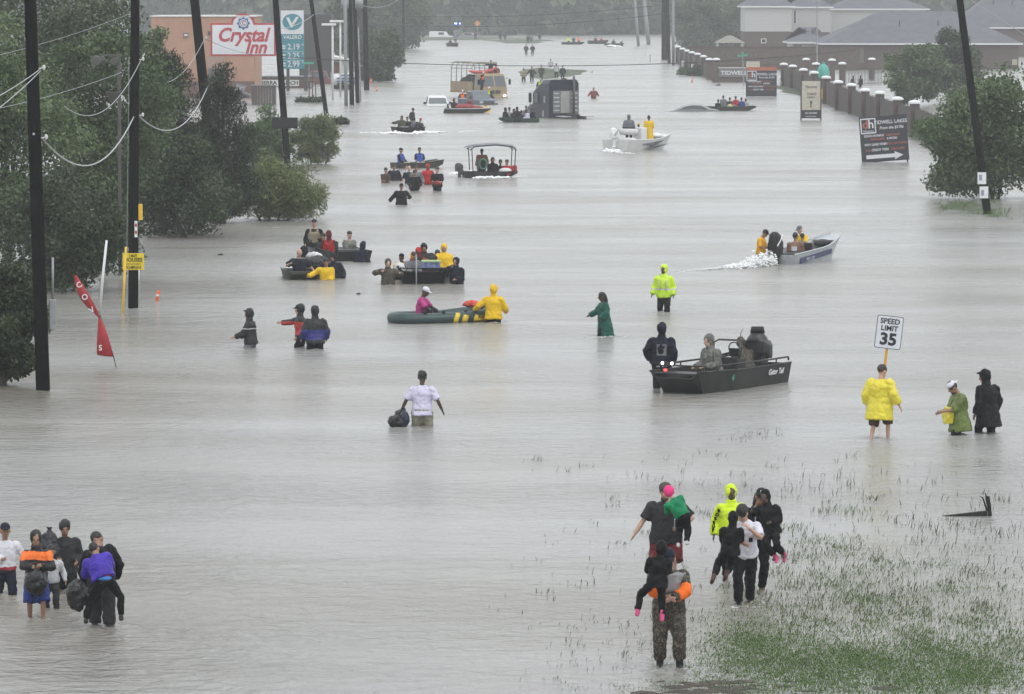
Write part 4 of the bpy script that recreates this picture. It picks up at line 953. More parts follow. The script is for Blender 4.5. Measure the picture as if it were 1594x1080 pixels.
def mudengine(b):
    b.box((-2.1, 0, .70), (.36, .42, .4)); b.box((-2.1, 0, .98), (.42, .6, .3)); b.ell((-2.1, 0, 1.16), (.26, .27, .16)); b.tube([(-2.1, 0, 1.2), (-2.1, 0, 1.38)], [.2, .17], 12); b.box((-2.1, .33, .88), (.26, .1, .36)); b.box((-2.1, -.33, .88), (.26, .1, .36)); b.box((-2.15, 0, .5), (.28, .28, .4))
quick('engine', mat('engine_black', (.022, .022, .024), .4, var=.5, scale=9), b1, mudengine, vox=.035, sm=1)
quick('air_filter', black, b1, lambda b: b.tube([(-2.1, 0, 1.33), (-2.1, 0, 1.48)], [.19, .16], 14), smooth=True)
quick('drive_tube', darkgrey, b1, lambda b: b.tube([(-2.3, 0, .6), (-3.2, 0, .35)], .05, 8), smooth=True)
quick('tiller', black, b1, lambda b: b.tube([(-2.0, -.4, .9), (-1.9, -.9, .75), (-2.2, -1.3, .8)], .03, 6), smooth=True)
quick('exhaust_hoop', grey, b1, lambda b: b.tube([(-2.1, -.42, .95), (-2.1, -.47, 1.3), (-2.1, -.40, 1.42)], .012, 6), smooth=True)
for tx, y_, z_, sz, mm in (('Gator-Tail', -1.45, .42, .16, white), ('FL', .95, .4, .16, greenp), ('2', .75, .42, .12, white)):
    pass
sideM = math.pi  # starboard side faces the camera
text('Gator Tail', white, b1, (-1.55, .79, .42), .2, .2, .004, rot=(math.pi / 2 + .15, 0, math.pi)); text('4', greenp, b1, (.85, .80, .42), .2, 0, .01, rot=(math.pi / 2 + .15, 0, math.pi))
# 2 aluminium skiff with wake
b2 = B['skiff'] = jon('aluminium_skiff', 'silver aluminium skiff with black outboard throwing white spray', 1257, 406, R(60), 4.7, 1.4, .58, alu, bow=.35, rake=1.5, draft=.08, vee=.7, sheer=.22, trim=-4, rim=alu)
motor(b2, -2.5, 0, .70, black, 1.15, stripe=white)
quick('hull_stripe', mat('stripe_blue', (.05, .06, .14), .4), b2, lambda b: b.hexa([(-1.9, -.69, .22), (.6, -.69, .30), (.6, -.58, .30), (-1.9, -.58, .22), (-1.9, -.72, .42), (.6, -.72, .48), (.6, -.6, .48), (-1.9, -.6, .42)]))
quick('seat', seatblk, b2, lambda b: (b.box((-.4, -.3, .5), (.5, .55, .12)), b.box((-.66, -.3, .66), (.1, .5, .34))), bevel=.04); quick('rear_deck', seatblk, b2, lambda b: b.box((-1.4, 0, .45), (1.0, 1.2, .25)), bevel=.04)
quick('bow_gear', black, b2, lambda b: b.ell((1.2, 0, .60), (.4, .28, .14)))
text('PRO 170', alu, b2, (-1.2, -.725, .32), .17, .2, .004, rot=(math.pi / 2, 0, 0))
# 3 long black jon, 4 olive jon
b3 = B['blackjon'] = jon('jon_boat', 'long black jon boat with a standing man in a tan vest', 532, 403, R(104), 3.2, 1.55, .44, darkhull, bow=.8, draft=.1)
quick('bow_motor', black, b3, lambda b: b.tube([(-1.5, .5, .75), (-1.9, .6, .8), (-2.0, .6, .3)], [.06, .07, .04], 8), smooth=True); quick('side_cooler', darkgrey, b3, lambda b: b.box((-1.1, 0, .42), (.6, .9, .2)), bevel=.03)
b4 = B['olivejon'] = jon('jon_boat', 'short olive jon boat carrying a bald man in a navy shirt', 470, 433, R(-84), 2.4, 1.3, .38, olive, bow=.85, rake=.7, draft=.1)
# 5 black crowded boat
b5 = B['crowd'] = jon('jon_boat', 'black flat boat crowded with people in rain gear and a grey pole', 663, 437, R(268), 4.4, 1.8, .62, darkhull, bow=.95, rake=.6, draft=.1)
b7 = B['vests'] = jon('jon_boat', 'small dark jon boat carrying two men in blue life vests', 650, 261, R(25), 2.8, 1.2, .34, olive, bow=.75, rake=.8, draft=.08, sheer=.25)
b8 = B['bimini'] = jon('bimini_boat', 'aluminium boat under a grey canopy frame heading right', 763, 276, R(8), 2.8, 1.5, .36, gunmetal, bow=.6, rake=.9, draft=.08)
b9 = B['wake'] = jon('jon_boat', 'small dark boat pushing a white bow wave with dark clothed people', 637, 205, R(-70), 3.4, 1.6, .4, darkhull, bow=.8, rake=.8, draft=.06, rim=alu)
b10 = B['bay'] = jon('bay_boat', 'white centre console bay boat with a dark arrow on its side', 999, 233, R(52), 5.4, 2.05, .78, mat('gelcoat_white', (.58, .58, .56), .3, var=.06), bow=.25, rake=1.6, draft=.12, vee=.8, sheer=.18, rim=white)
motor(b10, -2.85, 0, .85, white, 1.1, white, stripe=darkgrey)
quick('console', white, b10, lambda b: b.box((-.2, 0, 1.0), (.6, .7, 1.0)), bevel=.06); quick('leaning_post', offwhite, b10, lambda b: b.tube([(-1.35, -.6, 1.25), (-1.35, .6, 1.25)], .2, 12), smooth=True); quick('rear_seat', offwhite, b10, lambda b: b.tube([(-1.6, -.7, .75), (-1.6, .7, .75)], .16, 12), smooth=True)
quick('bow_bag', white, b10, lambda b: b.ell((1.5, 0, .95), (.45, .35, .2)))
quick('side_arrow', mat('arrow_grey', (.10, .105, .11), .4), b10, lambda b: b.prism([(-1.3, .52), (-.2, .60), (1.0, .74), (.0, .42), (-.2, .34), (.3, .3), (1.5, .5), (-.2, .22), (-1.2, .2), (-.5, .34), (-.4, .42)], -1.05, -.99))
b11 = B['rescue'] = jon('rescue_boat', 'grey rescue boat with people and red gear beside the stranded pickup', 728, 176, R(4), 3.6, 1.5, .42, gunmetal, bow=.75, draft=.06, rim=alu)
b12 = B['green'] = jon('jon_boat', 'dark green low boat packed with seven people before the drowned truck', 808, 190, R(178), 3.0, 1.6, .4, greenhull, bow=.85, draft=.12)
b13 = B['right'] = jon('jon_boat', 'long low olive boat full of people beside the drowned car roof', 1138, 172, R(5), 4.0, 1.5, .42, olive, bow=.8, rake=1.2, draft=.1)
b14 = B['far1'] = jon('jon_boat', 'hazy boat with a white helmeted rower at the far bend', 705, 72, R(-80), 4, 1.9, .7, darkhull, draft=.1)
b15 = B['far2'] = jon('jon_boat', 'hazy far boat carrying one orange clad figure', 892, 69, R(5), 4.2, 1.6, .5, darkhull, draft=.1)
b16 = B['far3'] = jon('jon_boat', 'hazy far boat carrying one red figure among dark ones', 931, 68, R(10), 3.8, 1.6, .7, darkhull, draft=.1)
b17 = B['far4'] = jon('jon_boat', 'hazy far boat pushing a white wave before the leaning poles', 957, 72, R(-60), 4.2, 1.9, .6, darkhull, draft=.1)
# canopy of boat 8
def bim(b):
    pass
for y in (-.68, .68):
    for x, l in ((-1.0, -.06), (1.2, .06)): quick('canopy_leg', black, b8, lambda b, x=x, y=y, l=l: b.tube([(x, y, .42), (x + l, y, 1.6)], .025, 6))
    quick('canopy_hoop', black, b8, lambda b, y=y: b.tube([(-1.15, y, 1.55), (-.9, y, 1.72), (.2, y, 1.8), (1.1, y, 1.7), (1.3, y, 1.5)], .03, 6), smooth=True)
cv = MB(); cv.loft([[(x, -.72, z), (x, -.35, z + .06), (x, .35, z + .06), (x, .72, z), (x, .72, z + .02), (x, .35, z + .08), (x, -.35, z + .08), (x, -.72, z + .02)] for x, z in ((-1.3, 1.62), (-.9, 1.74), (.2, 1.82), (1.1, 1.72), (1.3, 1.6))])
cv.build('canopy', mat('canopy_grey', (.18, .19, .20), .6), b8, smooth=True)
quick('helm', black, b8, lambda b: b.box((-.45, .1, .75), (.4, .9, .6)), bevel=.04); quick('tyre_ring', mat('ring_green', (.04, .16, .09), .5), b8, lambda b: b.tube([(-.45 + .2 * math.cos(R(a)), -.55, .8 + .26 * math.sin(R(a))) for a in range(0, 361, 24)], .05, 8, False), smooth=True)
quick('fuel_can', redp, b8, lambda b: b.box((1.25, -.3, .5), (.25, .3, .45)), bevel=.04); quick('white_bag', white, b8, lambda b: b.ell((.75, -.4, .45), (.35, .25, .15)))
motor(b8, -1.65, 0, .35, darkgrey, .8)
# gear
quick('red_gear', mat('red_gear', (.25, .025, .025), .6), b11, lambda b: (b.ell((-.2, 0, .55), (.9, .5, .28)), b.ell((.7, 0, .45), (.6, .4, .2))), vox=.05, sm=2, fold=.06)
# 6 inflatable raft
g = gp(697, 500); rf_ = B['raft'] = thing('inflatable_raft', 'dark green inflatable raft with yellow patches pulled by a man in yellow', 'raft', (g.x, g.y, -.08), R(24), 'rescue boats')
rubber = mat('green_rubber', (.018, .045, .042), .4, var=.2); Lr, Wr = 3.0, .62
path = [(-Lr / 2 + .35 - .55 * math.sin(R(a)) , Wr * math.cos(R(a)), .2) for a in range(0, 181, 30)]
loop = [(1.3, Wr * .55, .42), (.9, Wr, .28), (0, Wr, .2)] + path[1:-1] + [(0, -Wr, .2), (.9, -Wr, .28), (1.3, -Wr * .55, .42), (1.55, 0, .52)]
loop = [(x, y, z) for x, y, z in loop]
quick('tube', rubber, rf_, lambda b: b.tube(loop + [loop[0], loop[1]], .18, 14, False), smooth=True)
quick('floor', rubber, rf_, lambda b: b.box((-.05, 0, .1), (2.4, 1.1, .06)), bevel=.02)
ypat = mat('raft_yellow', (.7, .5, .03), .45)
for x0_, x1_ in ((-.15, .0), (.12, .30), (.5, .95)):
    z_ = .2 + max(0, x0_) * .06
    quick('yellow_patch', ypat, rf_, lambda b: b.loft([[(x_ + (.12 if a > 0 else 0) * math.sin(R(a)), -Wr - .186 * math.cos(R(a)), z_ + .186 * math.sin(R(a))) for a in range(-40, 71, 22)] + [(x_ + (.12 if a > 0 else 0) * math.sin(R(a)), -Wr - .17 * math.cos(R(a)), z_ + .17 * math.sin(R(a))) for a in range(70, -41, -22)] for x_ in (x0_, x1_)]), smooth=True)
for x in (-1.0, -.4, .3): quick('rope_lug', black, rf_, lambda b, x=x: b.ell((x, -Wr - .02, .4), (.06, .05, .05), None, 8, 6))
text('500', black, rf_, (.72, -Wr - .19, .24), .13, .2, .004)

# ================================================================== DROWNED VEHICLES
def car_shell(root, st, m, n_name='body'):
    """loft of cross sections (x along car, half width low, half width high, z low, z high)"""
    b = MB(); b.loft([[(-w0, x, z0), (w0, x, z0), (w0 * 1.0, x, z0 + (z1 - z0) * .55), (w1, x, z1), (-w1, x, z1), (-w0 * 1.0, x, z0 + (z1 - z0) * .55)] for x, w0, w1, z0, z1 in st]); return b.build(n_name, m, root, bevel=.0)
def pickup(label, px, py, yaw, m, sink, sc_=1.0):
    g = gp(px, py); root = thing('pickup_truck', label, 'truck', (g.x, g.y, -sink), yaw, 'drowned vehicles')
    root.scale = (sc_, sc_, sc_)
    # front toward -y
    b = MB(); b.loft([[(-w, y, .45), (w, y, .45), (w, y, h), (w * .9, y, h + .08), (-w * .9, y, h + .08), (-w, y, h)] for y, w, h in ((-2.7, .88, .95), (-2.5, .95, 1.05), (-1.3, .98, 1.12), (2.6, .97, 1.1))]); b.build('body', m, root, bevel=.02)
    cab = MB(); cab.loft([[(-w, y0, z), (w, y0, z), (w, y1, z), (-w, y1, z)] for z, w, y0, y1 in ((1.12, .92, -1.25, 1.0), (1.5, .84, -.75, .92), (1.82, .76, -.35, .82), (1.88, .68, -.2, .7))]); cab.build('cab', m, root, bevel=.03)
    gl = glass('car_glass', (.10, .115, .12), .06)
    ws_ = MB(); ws_.hexa([(-.82, -1.2, 1.17), (.82, -1.2, 1.17), (.80, -1.1, 1.17), (-.80, -1.1, 1.17), (-.70, -.42, 1.76), (.70, -.42, 1.76), (.68, -.35, 1.76), (-.68, -.35, 1.76)]); ws_.build('windscreen', gl, root)
    for s in (-1, 1):
        quick('side_window', gl, root, lambda b, s=s: b.hexa([(s * .885, -.95, 1.2), (s * .885, .8, 1.2), (s * .91, .8, 1.2), (s * .91, -.95, 1.2), (s * .76, -.4, 1.74), (s * .76, .72, 1.74), (s * .80, .72, 1.74), (s * .80, -.4, 1.74)]))
        quick('mirror', black, root, lambda b, s=s: b.box((s * 1.12, -.95, 1.25), (.24, .12, .2)), bevel=.03)
        quick('headlight', mat('lamp_lens', (.5, .5, .5), .2), root, lambda b, s=s: b.box((s * .72, -2.68, .88), (.34, .12, .2)), bevel=.02)
    quick('grille', darkgrey, root, lambda b: b.box((0, -2.7, .85), (1.0, .1, .3)), bevel=.02)
    for s in (-1, 1):
        for y in (-1.8, 1.7): quick('wheel', black, root, lambda b, s=s, y=y: b.tube([(s * .72, y, .38), (s * .96, y, .38)], .38, 18))
    return root
pickup('white pickup flooded to its bonnet, only cab and mirrors showing', 680, 163, R(5), mat('car_white', (.70, .71, .71), .25, var=.04), 1.08)
pickup('blue grey pickup stranded in front of the army truck', 744, 162, R(22), mat('car_bluegrey', (.10, .115, .15), .25, var=.1), .62, .95)
# drowned saloon roof
g = gp(1078, 173); sr = thing('sunken_car', 'grey saloon car drowned to its windows, roof arc showing', 'car', (g.x, g.y, -.80), R(3), 'drowned vehicles')
cg = mat('car_silver', (.22, .23, .235), .25, var=.08)
b = MB(); b.loft([[(x, -w, .5), (x, w, .5), (x, w, z), (x, w * .78, z + dz), (x, -w * .78, z + dz), (x, -w, z)] for x, w, z, dz in ((-2.2, .8, .8, .02), (-1.5, .85, .9, .02), (-.7, .86, .95, .36), (0, .86, .95, .46), (.7, .85, .95, .42), (1.5, .82, .95, .08), (2.1, .78, .9, .02))]); b.build('body', cg, sr, smooth=False, bevel=.03)
quick('side_window', glass('car_glass', (.10, .115, .12)), sr, lambda b: b.prism([(-1.1, .98), (-.6, 1.22), (0, 1.3), (.6, 1.27), (1.2, 1.0)], -.865, -.80))
quick('window_trim', white, sr, lambda b: b.tube([(-1.2, -.86, .97), (-.65, -.83, 1.24), (0, -.82, 1.33), (.65, -.83, 1.3), (1.25, -.86, 1.02)], .03, 6), smooth=True)
pr_, g = sign_frame('sunken_pickup', 'red pickup parked in water behind the fuel price sign', 'truck', 494, 131, .7)
quick('body', mat('car_maroon', (.15, .05, .05), .4), pr_, lambda b: b.hexa([(-1.6, 0, .3), (2.6, 0, .3), (2.6, 1.8, .3), (-1.6, 1.8, .3), (-1.6, .05, 1.3), (2.6, .05, 1.3), (2.6, 1.75, 1.3), (-1.6, 1.75, 1.3)]), bevel=.06)
quick('cab', mat('car_maroon', (.15, .05, .05), .4), pr_, lambda b: b.hexa([(-1.2, .05, 1.28), (1.2, .05, 1.28), (1.2, 1.75, 1.28), (-1.2, 1.75, 1.28), (-.7, .25, 2.1), (.9, .25, 2.1), (.9, 1.55, 2.1), (-.7, 1.55, 2.1)]), bevel=.05)
quick('side_window', winglass, pr_, lambda b: b.hexa([(-.9, .0, 1.4), (.95, .0, 1.4), (.95, .08, 1.4), (-.9, .08, 1.4), (-.6, .17, 2.0), (.8, .17, 2.0), (.8, .25, 2.0), (-.6, .25, 2.0)]))
for x in (-.8, 1.8): quick('wheel', black, pr_, lambda b, x=x: b.tube([(x, -.02, .4), (x, .22, .4)], .4, 18))
# army truck
g = gp(770, 153); at_ = thing('army_truck', 'tan military cargo truck with one headlight lit and a ragged canvas frame', 'truck', (g.x, g.y, -1.0), R(24), 'drowned vehicles')
tan = mat('army_tan', (.34, .26, .16), .6, var=.12, scale=2); gl = glass('truck_glass', (.07, .085, .09), .08)
b = MB(); b.loft([[(-w, y0, z), (w, y0, z), (w, y1, z), (-w, y1, z)] for z, w, y0, y1 in ((.9, 1.2, -.05, 2.0), (2.05, 1.22, -.08, 2.0), (3.15, 1.1, .32, 1.95), (3.25, 1.05, .4, 1.9))]); b.build('cab', tan, at_, bevel=.05)
for s in (-1, 1):
    quick('windscreen', gl, at_, lambda b, s=s: b.hexa([(s * .58 - .5, -.10, 2.12), (s * .58 + .5, -.10, 2.12), (s * .58 + .5, .02, 2.12), (s * .58 - .5, .02, 2.12), (s * .54 - .46, .25, 3.05), (s * .54 + .46, .25, 3.05), (s * .54 + .46, .35, 3.05), (s * .54 - .46, .35, 3.05)]))
    mr = quick('mirror', black, at_, lambda b, s=s: b.box((s * 1.55, .1, 2.5), (.22, .1, .5)), bevel=.03); quick('mirror_arm', darkgrey, mr, lambda b, s=s: b.tube([(s * 1.15, .3, 2.85), (s * 1.5, .12, 2.85), (s * 1.52, .12, 2.7)], .025, 6))
    quick('headlight', lampm if s > 0 else mat('lamp_lens', (.5, .5, .5), .2), at_, lambda b, s=s: b.tube([(s * .92, -.25, 1.22), (s * .92, -.17, 1.22)], .13, 14), smooth=True)
quick('side_door_window', gl, at_, lambda b: b.hexa([(-1.25, .5, 2.15), (-1.20, .5, 2.15), (-1.20, 1.6, 2.15), (-1.25, 1.6, 2.15), (-1.155, .55, 3.0), (-1.1, .55, 3.0), (-1.1, 1.6, 3.0), (-1.155, 1.6, 3.0)]))
quick('bumper', tan, at_, lambda b: b.box((0, -.2, 1.02), (2.4, .2, .32)), bevel=.03)
for s in (-1, 1): quick('grille', darkgrey, at_, lambda b, s=s: b.box((s * .3, -.08, 1.6), (.5, .08, .3)), bevel=.02)
for i in range(3): quick('roof_marker_light', mat('amber', (.8, .3, .05), .4), at_, lambda b, i=i: b.box((-.6 + .6 * i, .42, 3.28), (.15, .08, .07)))
quick('cargo_floor', tan, at_, lambda b: b.box((0, 4.9, 1.55), (2.4, 5.2, .2)))
for s in (-1, 1):
    for i in range(4): quick('drop_side', tan, at_, lambda b, s=s, i=i: b.box((s * 1.2, 2.9 + 1.3 * i, 2.05), (.06, 1.24, .9)), bevel=.01)
frm = mat('hoop_steel', (.12, .11, .09), .6)
for i in range(5):
    y = 2.5 + 1.2 * i; quick('hoop', frm, at_, lambda b, y=y: b.tube([(-1.2, y, 2.5), (-1.17, y, 3.9), (-.9, y, 4.25), (.9, y, 4.25), (1.17, y, 3.9), (1.2, y, 2.5)], .035, 6), smooth=True)
for x, z in ((-1.17, 3.7), (1.17, 3.7), (-.6, 4.25), (.6, 4.25)): quick('ridge_bar', frm, at_, lambda b, x=x, z=z: b.tube([(x, 2.5, z), (x, 7.3, z)], .03, 6))
cvs = MB(); rnd = random.Random(9)
for i in range(9):
    for j in range(5):
        if rnd.random() < .55: cvs.box((-1.0 + .25 * i, 2.7 + 1.1 * j, 4.24 + rnd.uniform(-.06, .04)), (.34, 1.2, .05), M=Matrix.Rotation(rnd.uniform(-.2, .2), 3, 'Y'))
cvs.build('torn_canvas', mat('canvas', (.30, .27, .20), .9, var=.25), at_, kind='stuff')
quick('dark_interior_fill', mat('dark_fill', (.03, .03, .028), .8, var=.6, scale=2), at_, lambda b: [b.ell((-.5 + .5 * (i % 3), 3.0 + .9 * (i // 2), 2.3 + .25 * (i % 2)), (.5, .6, .6)) for i in range(9)], vox=.07, sm=1)  # dark lumps added to stand for the dark interior of the truck bed
quick('front_wall', darkgrey, at_, lambda b: b.box((0, 2.35, 2.5), (2.3, .08, .9)))
quick('red_canoe', mat('faded_red', (.55, .10, .10), .5), at_, lambda b: b.loft([[(x, y - w, z), (x, y, z - d_), (x, y + w, z), (x, y, z + .12)] for x, y, w, z, d_ in ((-1.6, 2.3, .05, 3.45, .02), (-.9, 2.25, .4, 3.4, .25), (0, 2.25, .5, 3.45, .3), (.7, 2.25, .42, 3.6, .25), (1.2, 2.3, .05, 3.75, .02))], True), smooth=True)
for s in (-1, 1):
    for y in (.7, 3.9, 5.4): quick('wheel', black, at_, lambda b, s=s, y=y: b.tube([(s * .85, y, .6), (s * 1.18, y, .6)], .58, 20))
quick('fuel_tank', darkgrey, at_, lambda b: b.box((-1.05, 2.4, 1.4), (.4, .7, .7)), bevel=.05)
# drowned tractor unit, seen from behind
g = gp(878, 184); tr = thing('tractor_unit', 'dark blue truck tractor drowned to its chassis, ribbed aluminium back panel', 'truck', (g.x, g.y, -.75), R(22), 'drowned vehicles')
tb = mat('truck_blue', (.008, .012, .026), .4, var=.3, scale=1.5, spec=.3); tw = .0
b = MB(); b.loft([[(-1.25, y, .7), (1.25, y, .7), (1.25, y, zt_ - .3), (1.05, y, zt_), (-1.05, y, zt_), (-1.25, y, zt_ - .3)] for y, zt_ in ((0, 3.75), (1.6, 3.7), (2.6, 3.3), (3.4, 2.9))]); b.build('sleeper_cab', tb, tr, bevel=.06)
b = MB(); b.loft([[(-w, y, .7), (w, y, .7), (w, y, z), (w * .8, y, z + .1), (-w * .8, y, z + .1), (-w, y, z)] for y, w, z in ((3.3, 1.1, 1.8), (4.8, .95, 1.7), (5.4, .85, 1.5))]); b.build('bonnet', tb, tr, bevel=.05)
bpn = quick('back_panel', mat('brushed_panel', (.17, .17, .17), .5, metal=.2, var=.2), tr, lambda b: b.box((.1, -.03, 2.0), (2.1, .06, 1.75)), bevel=.03)
for i in range(5):
    for x, w_ in ((-.65, .45), (.85, .45)): quick('rib', alu, bpn, lambda b, i=i, x=x, w_=w_: b.box((x, -.08, 1.35 + .33 * i), (w_, .05, .1)), bevel=.015)
quick('centre_plate', mat('plate_grey', (.30, .30, .29), .5), bpn, lambda b: b.box((.05, -.075, 2.0), (.72, .03, 1.65)))
quick('exhaust_stack', darkgrey, tr, lambda b: b.tube([(.75, -.18, 1.0), (.75, -.18, 4.0)], .09, 12), smooth=True)
quick('window', winglass, tr, lambda b: b.box((-1.26, 2.6, 2.3), (.03, .7, .7)))
for y, z in ((.9, 2.2), (1.2, 1.1)): quick('side_hatch', grey, tr, lambda b, y=y, z=z: b.box((-1.26, y, z), (.03, .35, .5)))
mr = quick('mirror', black, tr, lambda b: b.box((-1.65, 2.9, 2.3), (.2, .25, .75)), bevel=.05); quick('mirror_arm', grey, mr, lambda b: b.tube([(-1.25, 3.0, 2.75), (-1.65, 2.92, 2.75), (-1.65, 2.92, 1.5), (-1.25, 3.0, 1.5)], .03, 6))
quick('chassis_rail', darkgrey, tr, lambda b: b.box((-.4, -1.6, .85), (.18, 3.4, .25))); quick('chassis_rail', darkgrey, tr, lambda b: b.box((.4, -1.6, .85), (.18, 3.4, .25)))
quick('fifth_wheel', black, tr, lambda b: b.ell((0, -1.9, 1.05), (.5, .6, .14))); quick('mudguard', alu, tr, lambda b: b.box((.95, -2.2, .95), (.6, 1.6, .06))); quick('mudguard', alu, tr, lambda b: b.box((-.95, -2.2, .95), (.6, 1.6, .06)))
quick('roof_horn', black, tr, lambda b: b.box((.1, .3, 3.78), (.4, .3, .1)), bevel=.02)
# police car at the far end, white van, tail lights
bl = mat('police_blue', (.12, .2, 1.0), .3, emit=14, var=0)
g = gp(713, 57); pc = thing('police_car', 'far police vehicle with blue roof lights glowing through the rain', 'car', (g.x, g.y, -.4), R(4), 'vehicles at the far end'); 
quick('body', mat('car_dark', (.05, .05, .06), .35), pc, lambda b: b.loft([[(-w, y, .3), (w, y, .3), (w, y, z), (-w, y, z)] for y, w, z in ((-2.3, .95, 1.0), (-1.2, 1.0, 1.15), (-.5, .9, 1.9), (1.8, .9, 1.9), (2.4, .95, 1.2))]), bevel=.05)
quick('windscreen', winglass, pc, lambda b: b.hexa([(-.85, -1.2, 1.2), (.85, -1.2, 1.2), (.85, -1.1, 1.2), (-.85, -1.1, 1.2), (-.75, -.6, 1.8), (.75, -.6, 1.8), (.75, -.5, 1.8), (-.75, -.5, 1.8)]))
quick('light_mast', darkgrey, pc, lambda b: b.tube([(0, 1, 1.9), (0, 1, 3.2)], .06, 6))
for x in (-.45, .45): quick('roof_light', bl, pc, lambda b, x=x: b.box((x, .9, 3.3), (.55 if x < 0 else .3, .3, .28)), bevel=.05)
for x in (-.7, .7): quick('wheel', black, pc, lambda b, x=x: b.tube([(x, -1.5, .35), (x + .2, -1.5, .35)], .35, 14))
g = gp(686, 57); wv = thing('white_van', 'far white van parked in shallow water at the bend', 'van', (g.x, g.y, -1.1), R(80), 'vehicles at the far end')
quick('body', white, wv, lambda b: b.loft([[(-w, y, .3), (w, y, .3), (w, y, z), (-w, y, z)] for y, w, z in ((-2.9, .9, 1.1), (-1.7, 1.0, 1.3), (-1.1, .95, 2.2), (2.2, .95, 2.3), (2.4, .95, 2.2))]), bevel=.05)
quick('side_window', winglass, wv, lambda b: b.box((-.99, -.3, 1.8), (.05, 1.2, .5)));
for x in (-.8, .8): quick('wheel', black, wv, lambda b, x=x: b.tube([(x, -1.6, .35), (x + .2, -1.6, .35)], .35, 14))
g = gp(731, 59); wv2 = thing('far_car', 'far grey car beside the orange diamond sign', 'car', (g.x, g.y, -.4), R(75), 'vehicles at the far end')
quick('body', grey, wv2, lambda b: b.loft([[(-w, y, .3), (w, y, .3), (w, y, z), (-w, y, z)] for y, w, z in ((-2.2, .85, .9), (-1.2, .9, 1.05), (-.5, .8, 1.5), (1.0, .8, 1.5), (1.7, .85, 1.05), (2.2, .85, .95))]), bevel=.05)
quick('side_window', winglass, wv2, lambda b: b.box((-.86, .1, 1.25), (.05, 1.6, .35)))

# ================================================================== PEOPLE
SK = dict(l=mat('skin_light', (.50, .30, .22), .55, var=.08), m=mat('skin_tan', (.30, .165, .105), .55, var=.08), d=mat('skin_dark', (.075, .042, .03), .5, var=.1))
HAIR = dict(b=mat('hair_black', (.010, .009, .009), .5, var=.3, bump=.5), n=mat('hair_brown', (.035, .022, .015), .55, var=.3, bump=.5), g=mat('hair_grey', (.25, .24, .23), .6), x=mat('hair_shaved', (.06, .045, .038), .7))
C_ = dict(
    blk=cloth('cloth_black', (.006, .006, .007), .6), nvy=cloth('cloth_navy', (.010, .012, .024), .6), chr=cloth('cloth_charcoal', (.03, .031, .033), .7), gry=cloth('cloth_grey', (.16, .165, .18), .75),
    lgr=cloth('cloth_light_grey', (.40, .41, .43), .75), wht=cloth('cloth_white', (.66, .65, .72), .7, var=.08), lav=cloth('cloth_lavender_white', (.60, .57, .72), .7, var=.08), yel=cloth('raincoat_yellow', (.72, .46, .015), .4, var=.1), gold=cloth('shirt_gold', (.70, .34, .02), .6),
    neon=cloth('neon_yellow', (.62, .80, .03), .5, var=.08), org=cloth('safety_orange', (.85, .16, .015), .5, var=.08), red=cloth('cloth_red', (.40, .02, .02), .6), mar=cloth('cloth_maroon', (.13, .018, .018), .7), rust=cloth('cloth_rust', (.22, .07, .05), .7), grn=cloth('jacket_green', (.01, .22, .09), .5), dgr=cloth('raincoat_green', (.01, .085, .06), .4),
    mag=cloth('shirt_magenta', (.42, .05, .20), .7), pur=cloth('puffer_purple', (.06, .035, .34), .45), blu=cloth('cloth_blue', (.03, .05, .22), .65), vst=cloth('vest_blue', (.05, .10, .45), .5), tan=cloth('cloth_tan', (.26, .22, .155), .75), khk=cloth('cloth_khaki', (.30, .28, .22), .75), brn=cloth('cloth_brown', (.075, .045, .035), .75), olv=cloth('cloth_olive', (.05, .052, .035), .7),
    pnk=mat('rubber_pink', (.62, .06, .20), .35, var=.08), hot=cloth('hood_hot_pink', (.85, .05, .22), .6), lbr=mat('boot_brown', (.06, .022, .016), .5), rub=mat('rubber_black', (.012, .012, .012), .4), tee=cloth('cloth_teal', (.03, .12, .14), .7),
    cam=camo('camo_brown', [(.010, .009, .007), (.05, .04, .028), (.013, .013, .009), (.16, .13, .095), (.02, .018, .013)], 20), cmg=camo('camo_grey', [(.03, .03, .027), (.19, .19, .17), (.07, .072, .06), (.34, .34, .31)], 17), leo=camo('leopard', [(.02, .012, .008), (.17, .10, .05), (.03, .018, .01), (.2, .12, .06)], 38),
    sock=cloth('sock_white', (.6, .6, .6)), clr=mat('clear_plastic', (.55, .57, .58), .2, alpha=.45), pon=mat('poncho_yellow', (.82, .70, .04), .35, var=.1, scale=5, bump=.6, bscale=10, alpha=.82), png=mat('poncho_over_green', (.11, .15, .028), .35, var=.35, scale=3, bump=.6, bscale=10))
C_['hiv'] = bands('hivis_jacket', (.50, .72, .03), [(1.02, (.5, .5, .5)), (1.07, (.55, .78, .03))], .5)
C_['rb'] = bands('red_black_jacket', (.008, .008, .009), [(.95, (.42, .03, .025)), (1.31, (.009, .009, .01))], .6)
C_['bb'] = bands('blue_black_jacket', (.008, .008, .01), [(.90, (.018, .022, .16)), (1.17, (.009, .009, .01))], .6)
C_['bs'] = bands('black_striped_jacket', (.010, .010, .011), [(1.24, (.5, .5, .5)), (1.265, (.010, .010, .011))], .6)
C_['ob'] = bands('orange_yoke_jacket', (.008, .008, .009), [(1.07, (.85, .17, .015)), (1.21, (.008, .008, .009))], .55)
C_['gb'] = bands('grey_over_black_coat', (.015, .015, .017), [(1.05, (.11, .115, .14))], .55)
C_['wj'] = bands('white_panel_jacket', (.02, .02, .03), [(.78, (.3, .02, .03)), (.83, (.62, .62, .66))], .6)
C_['tuk'] = bands('purple_puffer', (.06, .035, .34), [(2.5, (.06, .035, .34))], .45)

